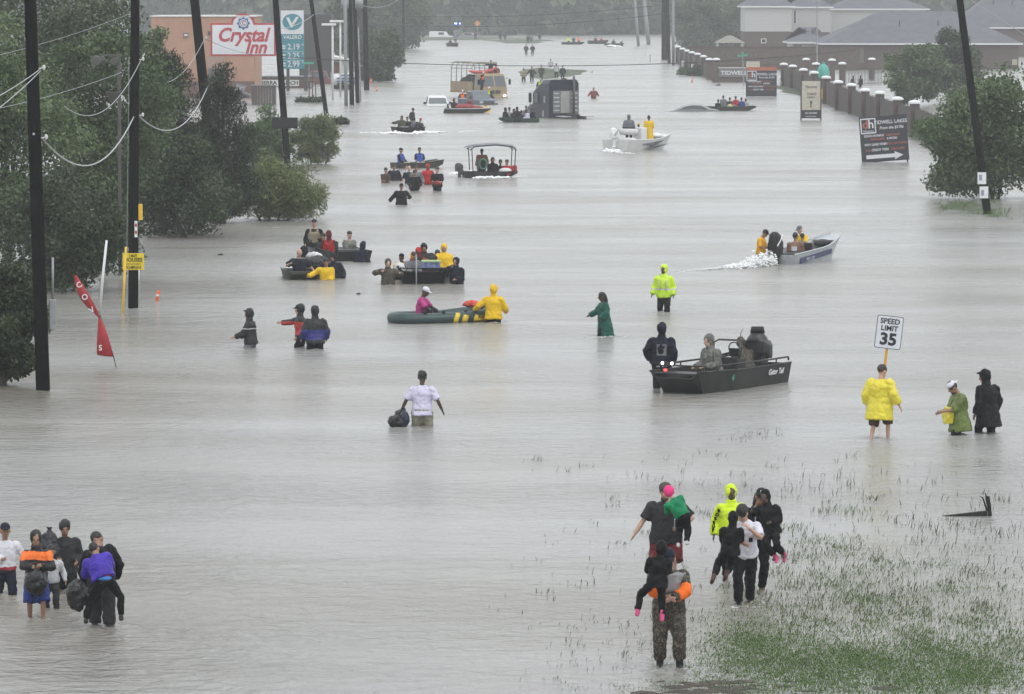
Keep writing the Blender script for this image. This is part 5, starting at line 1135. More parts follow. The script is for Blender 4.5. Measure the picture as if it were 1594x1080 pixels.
def ik(a, b, l1, l2, pole):
    d = b - a; Ln = max(.02, min(d.length, (l1 + l2) * .995)); d = d.normalized()
    x = max(-l1, min(l1, (l1 * l1 - l2 * l2 + Ln * Ln) / (2 * Ln))); h = math.sqrt(max(l1 * l1 - x * x, 0))
    p = pole - d * pole.dot(d); p = p.normalized() if p.length > 1e-5 else Vector((0, 0, 1))
    return a + d * x + p * h, a + d * Ln
def person(label, loc, yaw=0, h=1.75, ph=None, lean=0, side=0, tw=0, hy=0, hp=0, ht=0, la=(.1, .06, -.5), ra=(.1, .06, -.5), le=None, re=None,
           lf=(.1, 0, 0), rf=(.1, 0, 0), lk=None, rk=None, g=1.0, skin='l', top=None, bot=None, hair=None, hat=None, shoes='rub', vest=None, boots=None, sleeves=None, group=None, eyes=False, fingers=None, name='person', hatc='blk'):
    """one figure: body mesh with its clothes as children. +x its left, -y its front, z up from the soles.
       top=(cloth, sleeve 0..1, hem, thick, hood)  bot=(cloth, reach 0..1, thick)"""
    g = g * 1.12; k = h / 1.75; V = Vector; D = loc[1]; vx = min(.034, max(.0165, D * .00017)); near = D < 135
    P = V((0, 0, .91 * k if ph is None else ph))
    T = Matrix.Rotation(R(side), 3, 'Y') @ Matrix.Rotation(R(lean), 3, 'X') @ Matrix.Rotation(R(tw), 3, 'Z')
    q = lambda x, y, z: P + T @ V((x * k, y * k, z * k))
    sh = [q(.178 * g ** .5, .01, .455), q(-.178 * g ** .5, .01, .455)]
    nb = q(0, .01, .53); Hm = T @ Matrix.Rotation(R(hy), 3, 'Z') @ Matrix.Rotation(R(hp), 3, 'X') @ Matrix.Rotation(R(ht), 3, 'Y')
    kh = 1.14 * (k if h > 1.4 else k * (1.4 / h) ** .55); hc = nb + Hm @ V((0, -.02 * k, .045 * k + .125 * kh))
    arms = []; legs = []
    for i, (s, t, e) in enumerate(((1, la, le), (-1, ra, re))):
        tgt = sh[i] + V((s * t[0] * k, -t[1] * k, t[2] * k)); pole = V((s * (e[0] if e else .4), -(e[1] if e else -1.0), e[2] if e else -.25))
        el, wr = ik(sh[i], tgt, .29 * k, .26 * k, pole); arms.append((sh[i], el, wr))
    for s, t, kp in ((1, lf, lk), (-1, rf, rk)):
        hj = P + T @ V((s * .09 * k * g ** .5, 0, -.03 * k)); an = V((s * t[0] * k, -t[1] * k, .08 * k + t[2] * k))
        if kp: pole = V((s * kp[0], -kp[1], kp[2]))
        else: pole = V((s * .12, -1, .15))
        kn, an = ik(hj, an, .43 * k, .41 * k, pole); legs.append((hj, kn, an))
    # ---- body
    b = MB()
    tor = [(-.10, .115, .09), (0, .165, .11), (.16, .142, .095), (.34, .165, .112), (.43, .162, .092), (.48, .125, .078), (.525, .078, .066)]
    def ell_ring(cx, rx, ry, z, n=14): return [q(rx * math.cos(2 * math.pi * j / n), ry * math.sin(2 * math.pi * j / n) + cx, z) for j in range(n)]
    bel = (g - 1) * .12
    b.loft([ell_ring(-bel * (.6 if .05 < z < .3 else .2), rx * g ** .7, ry * g, z) for z, rx, ry in tor])
    b.tube([q(0, .01, .44), nb, hc - Hm @ V((0, -.02 * k, .06 * k))], [.065 * k, .056 * k, .054 * k], 10)
    # head: skull, jaw, nose, brow, ears
    def hp_(x, y, z): return hc + Hm @ (V((x, y, z)) * kh)
    b.ell(hp_(0, .012, .025), (.077 * kh, .096 * kh, .098 * kh), Hm); b.ell(hp_(0, -.022, -.05), (.060 * kh, .068 * kh, .068 * kh), Hm)
    b.ell(hp_(0, -.096, -.012), (.014 * kh, .022 * kh, .026 * kh), Hm, 8, 6); b.ell(hp_(0, -.078, .022), (.05 * kh, .016 * kh, .012 * kh), Hm, 8, 6)
    b.ell(hp_(0, -.082, -.066), (.026 * kh, .012 * kh, .010 * kh), Hm, 8, 6)
    for s in (-1, 1): b.ell(hp_(s * .08, .012, -.005), (.012 * kh, .026 * kh, .034 * kh), Hm, 8, 6)
    for i, s in enumerate((1, -1)):
        a, e, w = arms[i]; up = (e - a); fo = (w - e)
        b.tube([a, a + up * .15, a + up * .55, e, e + fo * .35, w], [.05 * k * g ** .5, .055 * k * g ** .6, .047 * k * g ** .5, .042 * k, .040 * k * g ** .4, .028 * k], 10)
        # hand: palm, four curled fingers of different length, thumb from the side of the palm
        f = fo.normalized(); sd = V((0, 0, 1)).cross(f)
        sd = sd.normalized() if sd.length > .1 else V((1, 0, 0)); nrm = f.cross(sd).normalized()
        inw = V((-s, 0, 0)); pl = inw - f * inw.dot(f); pl = pl.normalized() if pl.length > .1 else nrm
        wd = f.cross(pl).normalized()
        if wd.y > 0: wd = -wd
        pc = w + f * .05 * k; Mh = Matrix((wd, pl, f)).transposed()
        b.ell(pc, (.042 * k, .02 * k, .058 * k), Mh, 10, 7)
        for fi, (off, ln) in enumerate(((-.030, .062), (-.010, .074), (.011, .080), (.031, .070))):
            r0 = pc + wd * off * k + f * .04 * k; m1 = r0 + f * ln * .5 * k + wd * off * .25 * k + pl * .008 * k; e1 = r0 + (f * ln * .85 + pl * ln * .5 + wd * off * .5) * k
            b.tube([r0, m1, e1], [.0105 * k, .010 * k, .008 * k], 6)
        th0 = pc + wd * .03 * k - f * .02 * k; b.tube([th0, th0 + (wd * .035 + f * .02 + pl * .01) * k, th0 + (wd * .05 + f * .055 + pl * .02) * k], [.014 * k, .012 * k, .009 * k], 6)
        a, e, w = legs[i]; up = e - a; fo = w - e
        b.tube([a, a + up * .3, a + up * .75, e, e + fo * .3, e + fo * .7, w, w + fo.normalized() * .05 * k], [.082 * k * g ** .5, .078 * k * g ** .5, .06 * k * g ** .4, .052 * k, .052 * k, .04 * k, .036 * k, .036 * k], 10)
        fd = V((0, -1, 0)); b.ell(w + V((s * .012 * k, -.06 * k, -.045 * k)), (.042 * k, .125 * k, .035 * k), None, 10, 7)
    body = b.build(name, SK[skin], None, vox=max(.0142, vx), sm=1, label=label, cat='person', group=group, loc=loc, rz=R(yaw))
    # ---- clothes
    def garment(nm, mt, fn, fold=.044, sm=2, vv=None):
        o = MB(); fn(o); return o.build(nm, C_[mt] if isinstance(mt, str) else mt, body, vox=vv or vx, sm=sm, fold=fold if D < 260 else 0)
    def sleeve_tube(o, i, reach, th, cuff=1.0):
        a, e, w = arms[i]; up = e - a; fo = w - e; th = th * .75
        o.ell(a - V((0, 0, .012 * k)), [.060 * k * g ** .5 + th] * 3, None, 10, 8)
        if reach <= .5:
            f = reach / .5; o.tube([a, a + up * .2, a + up * f], [.062 * k * g ** .5 + th, .062 * k * g ** .5 + th, (.055 * k * g ** .5 + th * 1.1)], 10)
        else:
            f = (reach - .5) / .5; o.tube([a, a + up * .2, a + up * .65, e, e + fo * (f * .5), e + fo * f], [.062 * k * g ** .5 + th, .062 * k * g ** .5 + th, .054 * k + th, .052 * k + th, .048 * k + th, (.036 * k + th) * cuff], 10)
    if top:
        mt, sl, hem, th, hood = (list(top) + [0, 0, 0])[:5]; th *= k
        def f_top(o):
            rings = []
            zs = [hem] + [z for z in (-.25, -.1, 0, .16, .34, .43, .48, .53) if z > hem + .03]
            for z in zs:
                if z < -.08: rx, ry = .165 + (-.08 - z) * .10, .12 + (-.08 - z) * .12
                else: rx = np.interp(z, [t[0] for t in tor], [t[1] for t in tor]); ry = np.interp(z, [t[0] for t in tor], [t[2] for t in tor])
                if z < .3: rx = max(rx, .158); ry = max(ry, .108)
                if z < .05: rx *= 1.06; ry *= 1.08
                tz = th / k * (1 if z < .44 else .55); rings.append(ell_ring(-bel * (.6 if .0 <= z < .3 else .2), rx * g ** .7 + tz, ry * g + tz, z, 16))
            o.loft(rings)
            for i in (0, 1):
                if sl > 0: sleeve_tube(o, i, sl, th)
            if hood == 1:
                o.ell(hp_(0, .036, .028), (.103 * kh, .111 * kh, .134 * kh), Hm, 14, 10); o.ell(nb + (hc - nb) * .25, (.105 * k, .10 * k, .075 * k), Hm)
            elif hood == 2:      # deep hood with a peak
                o.ell(hp_(0, .030, .030), (.105 * kh, .112 * kh, .132 * kh), Hm, 14, 10); o.ell(nb + (hc - nb) * .25, (.11 * k, .105 * k, .08 * k), Hm); o.ell(hp_(0, -.08, .10), (.075 * kh, .05 * kh, .02 * kh), Hm)
            elif hood == -1: o.ell(q(0, .085, .50), (.12 * k, .075 * k, .07 * k), T)
            else: o.ell(q(0, .01, .53), (.078 * k, .072 * k, .03 * k), T)
        nm = {'blk': 'jacket', 'pon': 'poncho', 'png': 'poncho'}.get(mt if isinstance(mt, str) else '', 'jacket' if sl > .6 else 'shirt')
        garment(nm, mt, f_top)
    if sleeves:
        mt, r0, r1, th = sleeves
        for i in (0, 1):
            def f_s(o, i=i):
                a, e, w = arms[i]; pt = lambda r: a.lerp(e, r / .5) if r <= .5 else e.lerp(w, (r - .5) / .5)
                rs = [r0, (r0 + .5) / 2, .47, .5, .55, (r1 + .5) / 2, r1] if r0 < .5 < r1 else [r0, (r0 + r1) / 2, r1]
                o.tube([pt(r) for r in rs], [(.056 + th) * k] * len(rs), 10)
            garment('sleeve', mt, f_s)
    if vest:
        def f_v(o):
            o.loft([ell_ring(0, rx * g ** .7 + .06, ry * g + .07, z, 16) for z, rx, ry in ((.02, .15, .105), (.16, .145, .1), (.34, .158, .11), (.43, .13, .09))])
            for s in (-1, 1): o.tube([q(s * .10, -.13, .38), q(s * .11, -.06, .51), q(s * .11, .09, .51), q(s * .10, .15, .38)], .05 * k, 8)
        garment('life_vest', vest, f_v, .01)
    if bot:
        mt, reach, th = bot; th *= k
        def f_b(o):
            o.loft([ell_ring(-bel * .3, rx * g ** .7 + th / k, ry * g + th / k, z) for z, rx, ry in ((-.12, .12, .095), (0, .166, .111), (.06, .135, .09))])
            for a, e, w in legs:
                up = e - a; fo = w - e
                if reach <= .5: f = reach / .5; o.tube([a, a + up * f * .5, a + up * f], [(.088 * k * g ** .5 + th), (.084 * k * g ** .5 + th), (.078 * k * g ** .5 + th * 1.2)], 12)
                else: f = (reach - .5) / .5; o.tube([a, a + up * .4, e, e + fo * f * .5, e + fo * f], [.088 * k * g ** .5 + th, .08 * k * g ** .5 + th, .062 * k + th, .058 * k + th, .050 * k + th], 12)
        garment('trousers' if reach > .6 else 'shorts', mt, f_b)
    if shoes or boots:
        mt, bh = boots if boots else (shoes, 0)
        for i, (a, e, w) in enumerate(legs):
            def f_f(o):
                s = 1 if i == 0 else -1; up = (e - w).normalized(); Mx = Matrix.Rotation(0, 3, 'X')
                fw = V((0, -1, 0)) - up * V((0, -1, 0)).dot(up); fw = fw.normalized() if fw.length > .2 else V((0, -1, 0))
                if bh and abs(up.z) < .8: pass
                else: fw = V((0, -1, 0))
                rt = fw.cross(up).normalized(); Mf = Matrix((rt, fw, rt.cross(fw))).transposed()
                o.ell(w + fw * .06 * k - up * .042 * k, (.052 * k, .138 * k, .045 * k), Mf, 10, 7); o.tube([w - up * .05 * k, w + up * max(.05, bh) * k], [.052 * k, (.05 if not bh else .066) * k], 10)
            garment('boot' if bh else 'shoe', mt, f_f, 0, 1)
    if hair:
        hm = HAIR[hair[0]]
        def f_h(o):
            o.ell(hp_(0, .017, .043), (.090 * kh, .107 * kh, .100 * kh), Hm)
            if len(hair) > 1 and hair[1] == 'l': o.tube([hp_(0, .07, .02), hp_(0, .09, -.12), hp_(0, .10, -.22)], [.075 * kh, .07 * kh, .04 * kh], 10)
            if len(hair) > 1 and hair[1] == 'b': o.ell(hp_(0, -.05, -.085), (.055 * kh, .05 * kh, .05 * kh), Hm)
        o = MB(); f_h(o); o.build('hair', hm, body, vox=vx, sm=1, fold=.03 if near else 0)
    if hat:
        def f_c(o):
            sg = 1 if 'r' in hat else -1
            o.ell(hp_(0, .012, .065), (.087 * kh, .102 * kh, .078 * kh), Hm); 
            if 'n' not in hat: o.ell(hp_(0, sg * .115, .052), (.068 * kh, .075 * kh, .012 * kh), Hm @ Matrix.Rotation(R(-8), 3, 'X'))
        garment('helmet' if 'h' in hat else 'cap', hatc, f_c, 0, 1)
    if eyes:
        for s in (-1, 1): quick('eye', HAIR['b'], body, lambda o, s=s: o.ell(hp_(s * .031, -.082, .004), (.013 * kh, .01 * kh, .007 * kh), Hm, 8, 6))
    body['_j'] = 0; del body['_j']
    body_info[body.name] = dict(arms=arms, legs=legs, hc=hc, q=q, P=P, body=body)
    return body
body_info = {}
def wade(label, px, py, top_py, **k):
    """figure whose waterline is at pixel (px,py) and whose head top shows at row top_py"""
    g_ = gp(px, py); h = k.pop('h', 1.75); vis = (py - top_py) * g_.y / F
    k.setdefault('lean', 5); k.setdefault('lf', (.12, .12, 0)); k.setdefault('rf', (.12, -.12, 0)); k.setdefault('la', (.14, .14, -.45)); k.setdefault('ra', (.13, .1, -.47))
    eff = k.pop('eff', h); return person(label, (g_.x, g_.y, min(-.03, vis - eff)), h=h, **k)
def hung(label, px, py, Y, **k):
    """figure whose hips are seen at pixel (px,py), Y metres out (carried or sitting)"""
    p = at(px, py, Y); ph = k.setdefault('ph', .91 * k.get('h', 1.75) / 1.75); return person(label, (p.x, p.y, p.z - ph), **k)
def boaty(label, key, x, y, top_py=None, seat=.55, **k):
    """figure sitting or standing in a boat at boat coordinates (x,y)"""
    r = B[key]; a = r.rotation_euler.z; w = Vector((x * math.cos(a) - y * math.sin(a), x * math.sin(a) + y * math.cos(a), 0)) + r.location
    st = k.pop('stand', False); h = k.get('h', 1.75)
    if st: return person(label, (w.x, w.y, r.location.z + .1), **k)
    ph = seat + .1; k.setdefault('lf', (.14, .42, .0)); k.setdefault('rf', (.14, .42, .0)); k.setdefault('la', (.02, .32, -.42)); k.setdefault('ra', (.02, .32, -.42))
    k.setdefault('shoes', None)
    return person(label, (w.x, w.y, r.location.z + .05), ph=ph, **k)

def sit(label, px, tpy, Y, **k):
    """seated figure whose head top shows at pixel (px,top), Y metres out"""
    h = k.get('h', 1.75); kk = h / 1.75; ph = k.setdefault('ph', .45 * kk)
    k.setdefault('lf', (.14, .42, 0)); k.setdefault('rf', (.14, .42, 0)); k.setdefault('la', (.0, .32, -.40)); k.setdefault('ra', (.0, .32, -.40)); k.setdefault('shoes', None)
    p = at(px, tpy, Y); return person(label, (p.x, p.y, p.z - ph - .83 * kk * math.cos(R(k.get('lean', 0)))), **k)
def stand(label, px, tpy, Y, **k):
    h = k.get('h', 1.75); p = at(px, tpy, Y); return person(label, (p.x, p.y, p.z - h), **k)
bagm = mat('black_bin_bag', (.008, .008, .009), .3, var=.3, bump=.6, bscale=16)
def bag(label, px, py, Y, r, m=bagm, neck=True, lean=0, cat='bag', group='bags carried by the waders', sq=(1, .9, 1.1)):
    p = at(px, py, Y); b = MB(); b.ell((0, 0, 0), (r * sq[0], r * sq[1], r * sq[2]), None, 16, 12)
    if neck: b.tube([(0, 0, r * .8), (lean * r, 0, r * 1.35), (lean * 1.4 * r, 0, r * 1.6)], [r * .45, r * .16, r * .26], 10)
    o = b.build('carried_bag', m, vox=max(.014, r * .06), sm=2, fold=.16 * min(1, r * 2.2), label=label, cat=cat, group=group, loc=p)
    return o
FG = 'family wading at the picture edge'
y_ = gp(8, 925).y
p = wade('person in white panelled jacket and dark cap at the picture edge', 8, 925, 814, h=1.52, yaw=12, skin='m', top=('wj', 1, -.05, .03), bot=('nvy', .72, .02), hat='f', hatc='nvy', la=(.28, .1, -.42), ra=(-.1, .22, -.25), shoes=None, eyes=True, group=FG)
p = wade('boy in black hood with orange yoke and blue shorts holding a black bag', 57, 962, 828, h=1.5, eff=1.48, yaw=5, skin='m', top=('ob', 1, -.05, .03, 1), bot=('blu', .5, .04), la=(-.12, .26, -.22), ra=(-.16, .28, -.20), le=(1, -.2, -.6), re=(1, -.2, -.6), shoes=None, eyes=True, group=FG)
bag('round black bin bag held in front of the boy with the orange yoke', 56, 906, gp(57, 962).y - .28, .19)
p = wade('small child in grey hoodie half hidden behind the boy with the orange yoke', 80, 946, 850, h=1.12, yaw=5, skin='m', top=('lgr', 1, -.05, .03), bot=('chr', .95, .02), hair='b', la=(.16, .05, -.46), group=FG)
p = wade('woman in dark top and bare legs carrying a sack over her shoulder', 101, 921, 808, h=1.6, yaw=8, skin='m', top=('chr', 1, -.1, .05), bot=('blk', .42, .03), hair='b', la=(.02, .2, -.34), ra=(-.05, .28, -.28), hp=8, shoes=None, eyes=True, group=FG)
quick('shorts_trim', C_['red'], p, lambda b: b.tube([(.16 + .02 * math.sin(t), .1 * math.cos(t * 1.0), .62) for t in (0, 1, 2, 3)], .012, 6))
bag('limp dark sack with blue tie between the hooded boy and the woman', 77, 856, gp(101, 921).y - .15, .24, mat('dark_sack', (.018, .02, .025), .45, var=.3, bump=.5), sq=(.75, .8, 1.35))
yc = gp(158, 980).y
p = person('adult in dark waders bent under a child riding piggyback', gp(158, 980, -.06), h=1.66, yaw=178, lean=46, side=14, skin='m', top=('blk', 1, -.08, .05), bot=('chr', .98, .05), hair='b', hy=-20, la=(.03, .12, -.52), ra=(.08, .12, -.48), le=(1, -.4, 0), re=(1, -.4, 0), lf=(.12, .12, 0), rf=(.14, -.12, 0), boots=('rub', .25), group=FG)
p = hung('child in purple puffer jacket riding on the bent adult', 162, 903, yc - .30, h=1.34, yaw=178, lean=26, side=22, skin='m', top=('pur', 1, .02, .07, -1), bot=('blk', .95, .02), hair='b', la=(.06, .36, -.12), ra=(.0, .38, -.1), le=(.3, 0, -1), re=(.3, 0, -1), lf=(.38, .14, .02), rf=(.32, .12, .08), lk=(1, .6, 0), rk=(1, .6, 0), hp=20, ht=0, group=FG)
quick('shirt_hem', C_['red'], p, lambda b: b.ell(body_info[p.name]['q'](-.02, .03, .10), (.15, .11, .045), None, 14, 8), vox=.016, sm=1)
quick('shirt_tail', mat('shirt_bright_blue', (.03, .18, .5), .6), p, lambda b: b.ell(body_info[p.name]['q'](-.03, .035, .02), (.13, .105, .05), None, 14, 8), vox=.016, sm=1)
bag('big round black holdall with grey top hanging beside the piggyback pair', 120, 926, yc - .1, .20, sq=(.85, .7, 1.25), neck=False)
NG = 'families wading ashore over the flooded grass'
# nearest man with child
ym = gp(1036, 1045).y
p = person('man in camouflage waders and navy cap, orange sleeves, hugging a child', gp(1041, 1045, -.06), h=1.80, yaw=0, g=1.12, skin='l', top=('cam', .98, -.05, .035), bot=('cam', .86, .038), hat='f', hatc='nvy', hair='n', hp=24, hy=-6, lean=4, la=(-.16, .34, -.29), ra=(-.16, .36, -.27), le=(1, .1, -.5), re=(1, .1, -.5), lf=(.15, .05, 0), rf=(.12, -.12, 0), boots=('rub', .3), sleeves=('org', .3, .84, .03), eyes=True, group=NG)
quick('rain_shawl', C_['clr'], p, lambda b: b.loft([[body_info[p.name]['q'](x, yy, z) for x, yy in ((-.2, -.1), (-.1, -.2), (.1, -.2), (.24, -.08), (.26, .1), (0, .17), (-.24, .1))] for z in (.24, .36, .46, .50)]), vox=.02, sm=1, fold=.05)
p = hung('child in black hooded coat and pink boots held by the man in camouflage', 1023, 906, ym - .17, h=1.14, yaw=185, skin='m', top=('blk', 1, -.12, .05, 1), bot=('blk', .9, .02), la=(-.02, .28, .0), ra=(-.06, .3, -.02), le=(.3, 0, -1), re=(.3, 0, -1), lf=(.42, .12, .14), rf=(.12, .08, .02), lk=(.8, 1, .1), side=-6, boots=('pnk', .24), group=NG)
# man in grey t-shirt with child on his shoulder
yg = gp(1038, 918).y
p = person('heavy man in dark grey t shirt and red shorts with one arm held out', gp(1037, 918, -.05), h=1.76, yaw=-4, g=1.34, skin='l', top=('chr', .42, -.14, .035), bot=('mar', .5, .05), hair='xb', hp=20, hy=-12, la=(.02, .20, -.30), le=(1, -.1, -.4), ra=(.30, .1, -.46), lf=(.12, .1, 0), rf=(.14, -.08, 0), shoes='rub', eyes=True, group=NG)
p = hung('small child in green track jacket and pink hood slumped on the heavy man', 1062, 803, yg - .26, h=1.06, yaw=170, side=32, lean=12, skin='l', top=('grn', 1, -.02, .045), bot=('blk', .95, .03), la=(.0, .3, .0), ra=(.0, .3, -.05), le=(.3, 0, -1), re=(.3, 0, -1), lf=(.12, .1, .05), rf=(.12, .0, .12), shoes='sock', group=NG)
bi = body_info[p.name]; quick('pink_hood', C_['hot'], p, lambda b: b.ell(bi['hc'] + Vector((0, .02, .02)), (.088, .10, .10), None, 14, 10), vox=.014, sm=1, fold=.02)
for dx in (0, .03): quick('white_stripe', C_['wht'], p, lambda b: b.tube([bi['legs'][0][0] + Vector((.075, .02 + dx, 0)), bi['legs'][0][1] + Vector((.07, .02 + dx, .03))], .008, 6))
# group of five
yn = gp(1138, 905).y
p = person('woman in neon yellow hoodie with black sleeve lettering', gp(1138, 905, -.06), h=1.58, yaw=6, skin='d', top=('neon', .98, -.1, .05, 1), bot=('blk', .95, .02), ra=(.14, .05, -.50), la=(.0, .2, -.35), group=NG)
bi = body_info[p.name]; a, e, w = bi['arms'][1]
for i, ch in enumerate('BOSSUP'):
    f = .18 + i * .28; q_ = a.lerp(e, f) if f < 1 else e.lerp(w, f - 1)
    text(ch, C_['blk'], p, (q_.x - .035, q_.y - .10, q_.z), .075, 0, .006, rot=(math.pi / 2, -.2, -.5))
yw = gp(1160, 945).y
p = person('young man in white t shirt and black trousers carrying a hooded child', gp(1160, 945, -.05), h=1.70, yaw=-6, lean=12, skin='l', top=('wht', .42, -.08, .025), bot=('blk', .97, .022), hair='b', hp=28, hy=-24, la=(-.10, .30, -.02), le=(.8, .2, -1), ra=(-.16, .34, -.26), re=(1, .0, -.5), lf=(.06, -.22, .02), rf=(.10, .14, 0), shoes='rub', eyes=True, group=NG)
quick('pocket_print', C_['blk'], p, lambda b: b.box(body_info[p.name]['q'](.1, -.155, .26), (.06, .01, .07)))
p = hung('child in black hooded suit and brown boots carried by the man in white', 1137, 856, yw - .22, h=1.2, yaw=178, skin='m', top=('blk', 1, -.12, .04, 1), bot=('blk', .85, .03), la=(-.05, .3, -.05), ra=(-.05, .3, -.02), le=(.3, 0, -1), re=(.3, 0, -1), lf=(.40, -.02, .16), rf=(-.10, .02, .24), side=-4, boots=('lbr', .26), group=NG)
yk = gp(1178, 922).y
p = person('woman in black cap, navy hoodie and leopard rain boots', gp(1179, 922, -.04), h=1.70, yaw=4, skin='m', top=('nvy', 1, -.12, .04, -1), bot=('blk', .97, .018), hat='f', hatc='blk', hair='bl', hp=22, hy=14, ht=8, la=(.04, .26, -.26), ra=(.0, .25, -.3), lf=(.07, .05, 0), rf=(.14, -.18, .02), boots=('leo', .30), eyes=True, group=NG)
bi = body_info[p.name]; 
for dx in (-.05, .07): quick('drawstring', C_['wht'], p, lambda b, dx=dx: b.tube([bi['q'](dx, -.145, .44), bi['q'](dx * 1.3, -.175, .22)], .008, 6))
text('NY', white, p, tuple(bi['hc'] + Vector((.02, -.115, .10))), .07, .1, .004, rot=(math.pi / 2 - .4, 0, .2))
p = hung('child in black puffer coat and pink boots on the hip of the leopard boot woman', 1200, 824, yk - .12, h=1.28, yaw=-28, side=-10, skin='d', top=('blk', 1, -.1, .055, 1), bot=('blk', .9, .02), la=(.0, .2, -.3), ra=(.1, .3, .0), lf=(.28, -.1, .28), rf=(-.18, .12, .24), boots=('pnk', .25), hp=10, group=NG)
# roadside trio by the speed sign
RG = 'men standing near the speed limit sign'
p = wade('man in thin yellow poncho and brown shorts before the speed limit sign', 1369, 683, 568, h=1.76, yaw=152, g=1.2, skin='l', top=('pon', .9, -.34, .075), bot=('brn', .52, .05), hair='n', la=(.12, .02, -.5), ra=(.24, .02, -.48), lf=(.14, -.18, 0), rf=(.12, .18, 0), shoes=None, hy=-20, hp=10, group=RG)
quick('under_shirt', C_['olv'], p, lambda b: b.loft([[body_info[p.name]['q'](.19 * math.cos(t), .15 * math.sin(t), z) for t in np.arange(0, 6.28, .5)] for z in (-.12, .0)]), vox=.02, sm=1)
p = wade('man in clear yellowish poncho over green shirt with white cap, looking down', 1494, 677, 593, h=1.74, eff=1.70, yaw=-78, g=1.2, skin='m', top=('png', .62, -.30, .06), bot=('blk', .95, .03), hair='nb', hat='r', hatc='wht', hp=34, la=(-.02, .40, -.30), ra=(-.02, .36, -.34), group=RG)
quick('poncho_front', C_['pon'], p, lambda b: b.loft([[(x * w_ + .02, y, z) for x, y in ((-.14, -.10 - o_), (.14, -.10 - o_), (.17, -.32 - o_), (-.17, -.32 - o_))] for z, w_, o_ in ((.78, .8, .05), (.95, 1, .04), (1.08, 1.05, .0), (1.14, .9, .0))]), vox=.02, sm=2, fold=.05)
p = wade('man in long hooded black raincoat with his back half turned', 1538, 675, 577, h=1.80, yaw=-140, g=1.25, skin='m', top=('blk', 1, -.36, .05, 2), bot=('blk', .97, .03), la=(.1, .05, -.52), ra=(.12, .08, -.5), hy=30, hp=10, group=RG)
# middle waders
p = wade('wader in hooded neon green safety jacket and dark trousers', 1034, 485, 413, h=1.76, yaw=-14, skin='d', top=('hiv', 1, -.12, .055, 1), bot=('blk', .97, .03), la=(.12, .06, -.5), ra=(.16, .08, -.48), hy=-15, group='waders out in the open water')
for sx in (-.1, .1): quick('reflective_strip', alu, p, lambda b, sx=sx: b.tube([body_info[p.name]['q'](sx, -.19, .1), body_info[p.name]['q'](sx, -.19, .30), body_info[p.name]['q'](sx, -.155, .43)], .018, 6))
p = wade('wader in knee length dark green raincoat walking left', 941, 523, 455, h=1.58, yaw=-78, skin='d', top=('dgr', 1, -.55, .07), bot=('blk', .9, .02), hair='bl', la=(.1, .18, -.42), ra=(.05, .40, -.34), hp=6, group='waders out in the open water')
p = wade('man in white t shirt and khaki shorts wading away with dark bags', 657, 665, 578, h=1.80, yaw=176, g=1.1, skin='d', top=('lav', .45, -.12, .03), bot=('khk', .55, .04), hair='b', la=(.26, .0, -.48), ra=(.24, .03, -.46), le=(.6, -.8, 0), group='waders out in the open water', lf=(.14, 0, 0), rf=(.14, .1, 0))
yb = gp(622, 665).y
bag('dark bundle of bags with blue straps trailing in the water beside the man in white', 618, 656, yb - .05, .20, sq=(1.1, .8, .8), lean=.5)
bag('second dark tote hanging from the hand of the man in white t shirt', 630, 652, yb - .1, .15, mat('navy_tote', (.015, .018, .05), .5, var=.6, scale=12), sq=(.7, .6, 1.2))
p = wade('man in black hooded jacket with a white chest stripe', 391, 542, 482, h=1.76, yaw=-104, skin='l', top=('bs', 1, -.1, .05, 2), bot=('gry', .97, .03), la=(.0, .36, -.34), ra=(.0, .34, -.36), group='waders out in the open water')
p = wade('man in red and black jacket pointing left, with dark cap', 470, 541, 477, h=1.76, eff=1.72, yaw=-86, skin='l', top=('rb', 1, -.12, .05, 1), bot=('blk', .97, .03), hat='f', hatc='blk', la=(.05, .1, -.46), ra=(.05, .52, -.10), group='waders out in the open water')
p = wade('man in blue and black hooded jacket seen from behind', 491, 544, 478, h=1.78, yaw=-165, g=1.15, skin='l', top=('bb', 1, -.14, .05, 1), bot=('blk', .97, .03), group='waders out in the open water')
# raft
yr = B['raft'].location.y
p = sit('person in magenta shirt and white cap seated in the inflatable raft', 654, 447, yr - .05, yaw=72, skin='d', h=1.78, top=('mag', .5, -.05, .03), bot=('blk', .95, .02), hat='f', hatc='wht', hp=18, lean=8, la=(.05, .42, -.34), ra=(.05, .42, -.36), sleeves=('chr', .48, .95, .0), ph=.25, lf=(.14, .6, -.05), rf=(.14, .6, -.05), group='people in the boats')
text('2015', white, p, tuple(body_info[p.name]['q'](.06, .145, .26)), .09, 0, .004, rot=(math.pi / 2, 0, math.pi))
p = wade('man in yellow raincoat wading behind the raft', 768, 502, 445, h=1.80, yaw=172, skin='l', g=1.08, top=('yel', 1, -.12, .055, 1), bot=('blk', .95, .03), la=(.36, .12, -.30), ra=(.12, .3, -.35), lean=6, group='waders out in the open water')
bag('orange red life jacket lying on the bow of the raft', 735, 473, yr + .3, .22, mat('lifejacket_red', (.6, .08, .05), .6), neck=False, sq=(1.3, .8, .5), cat='life jacket', group=None)
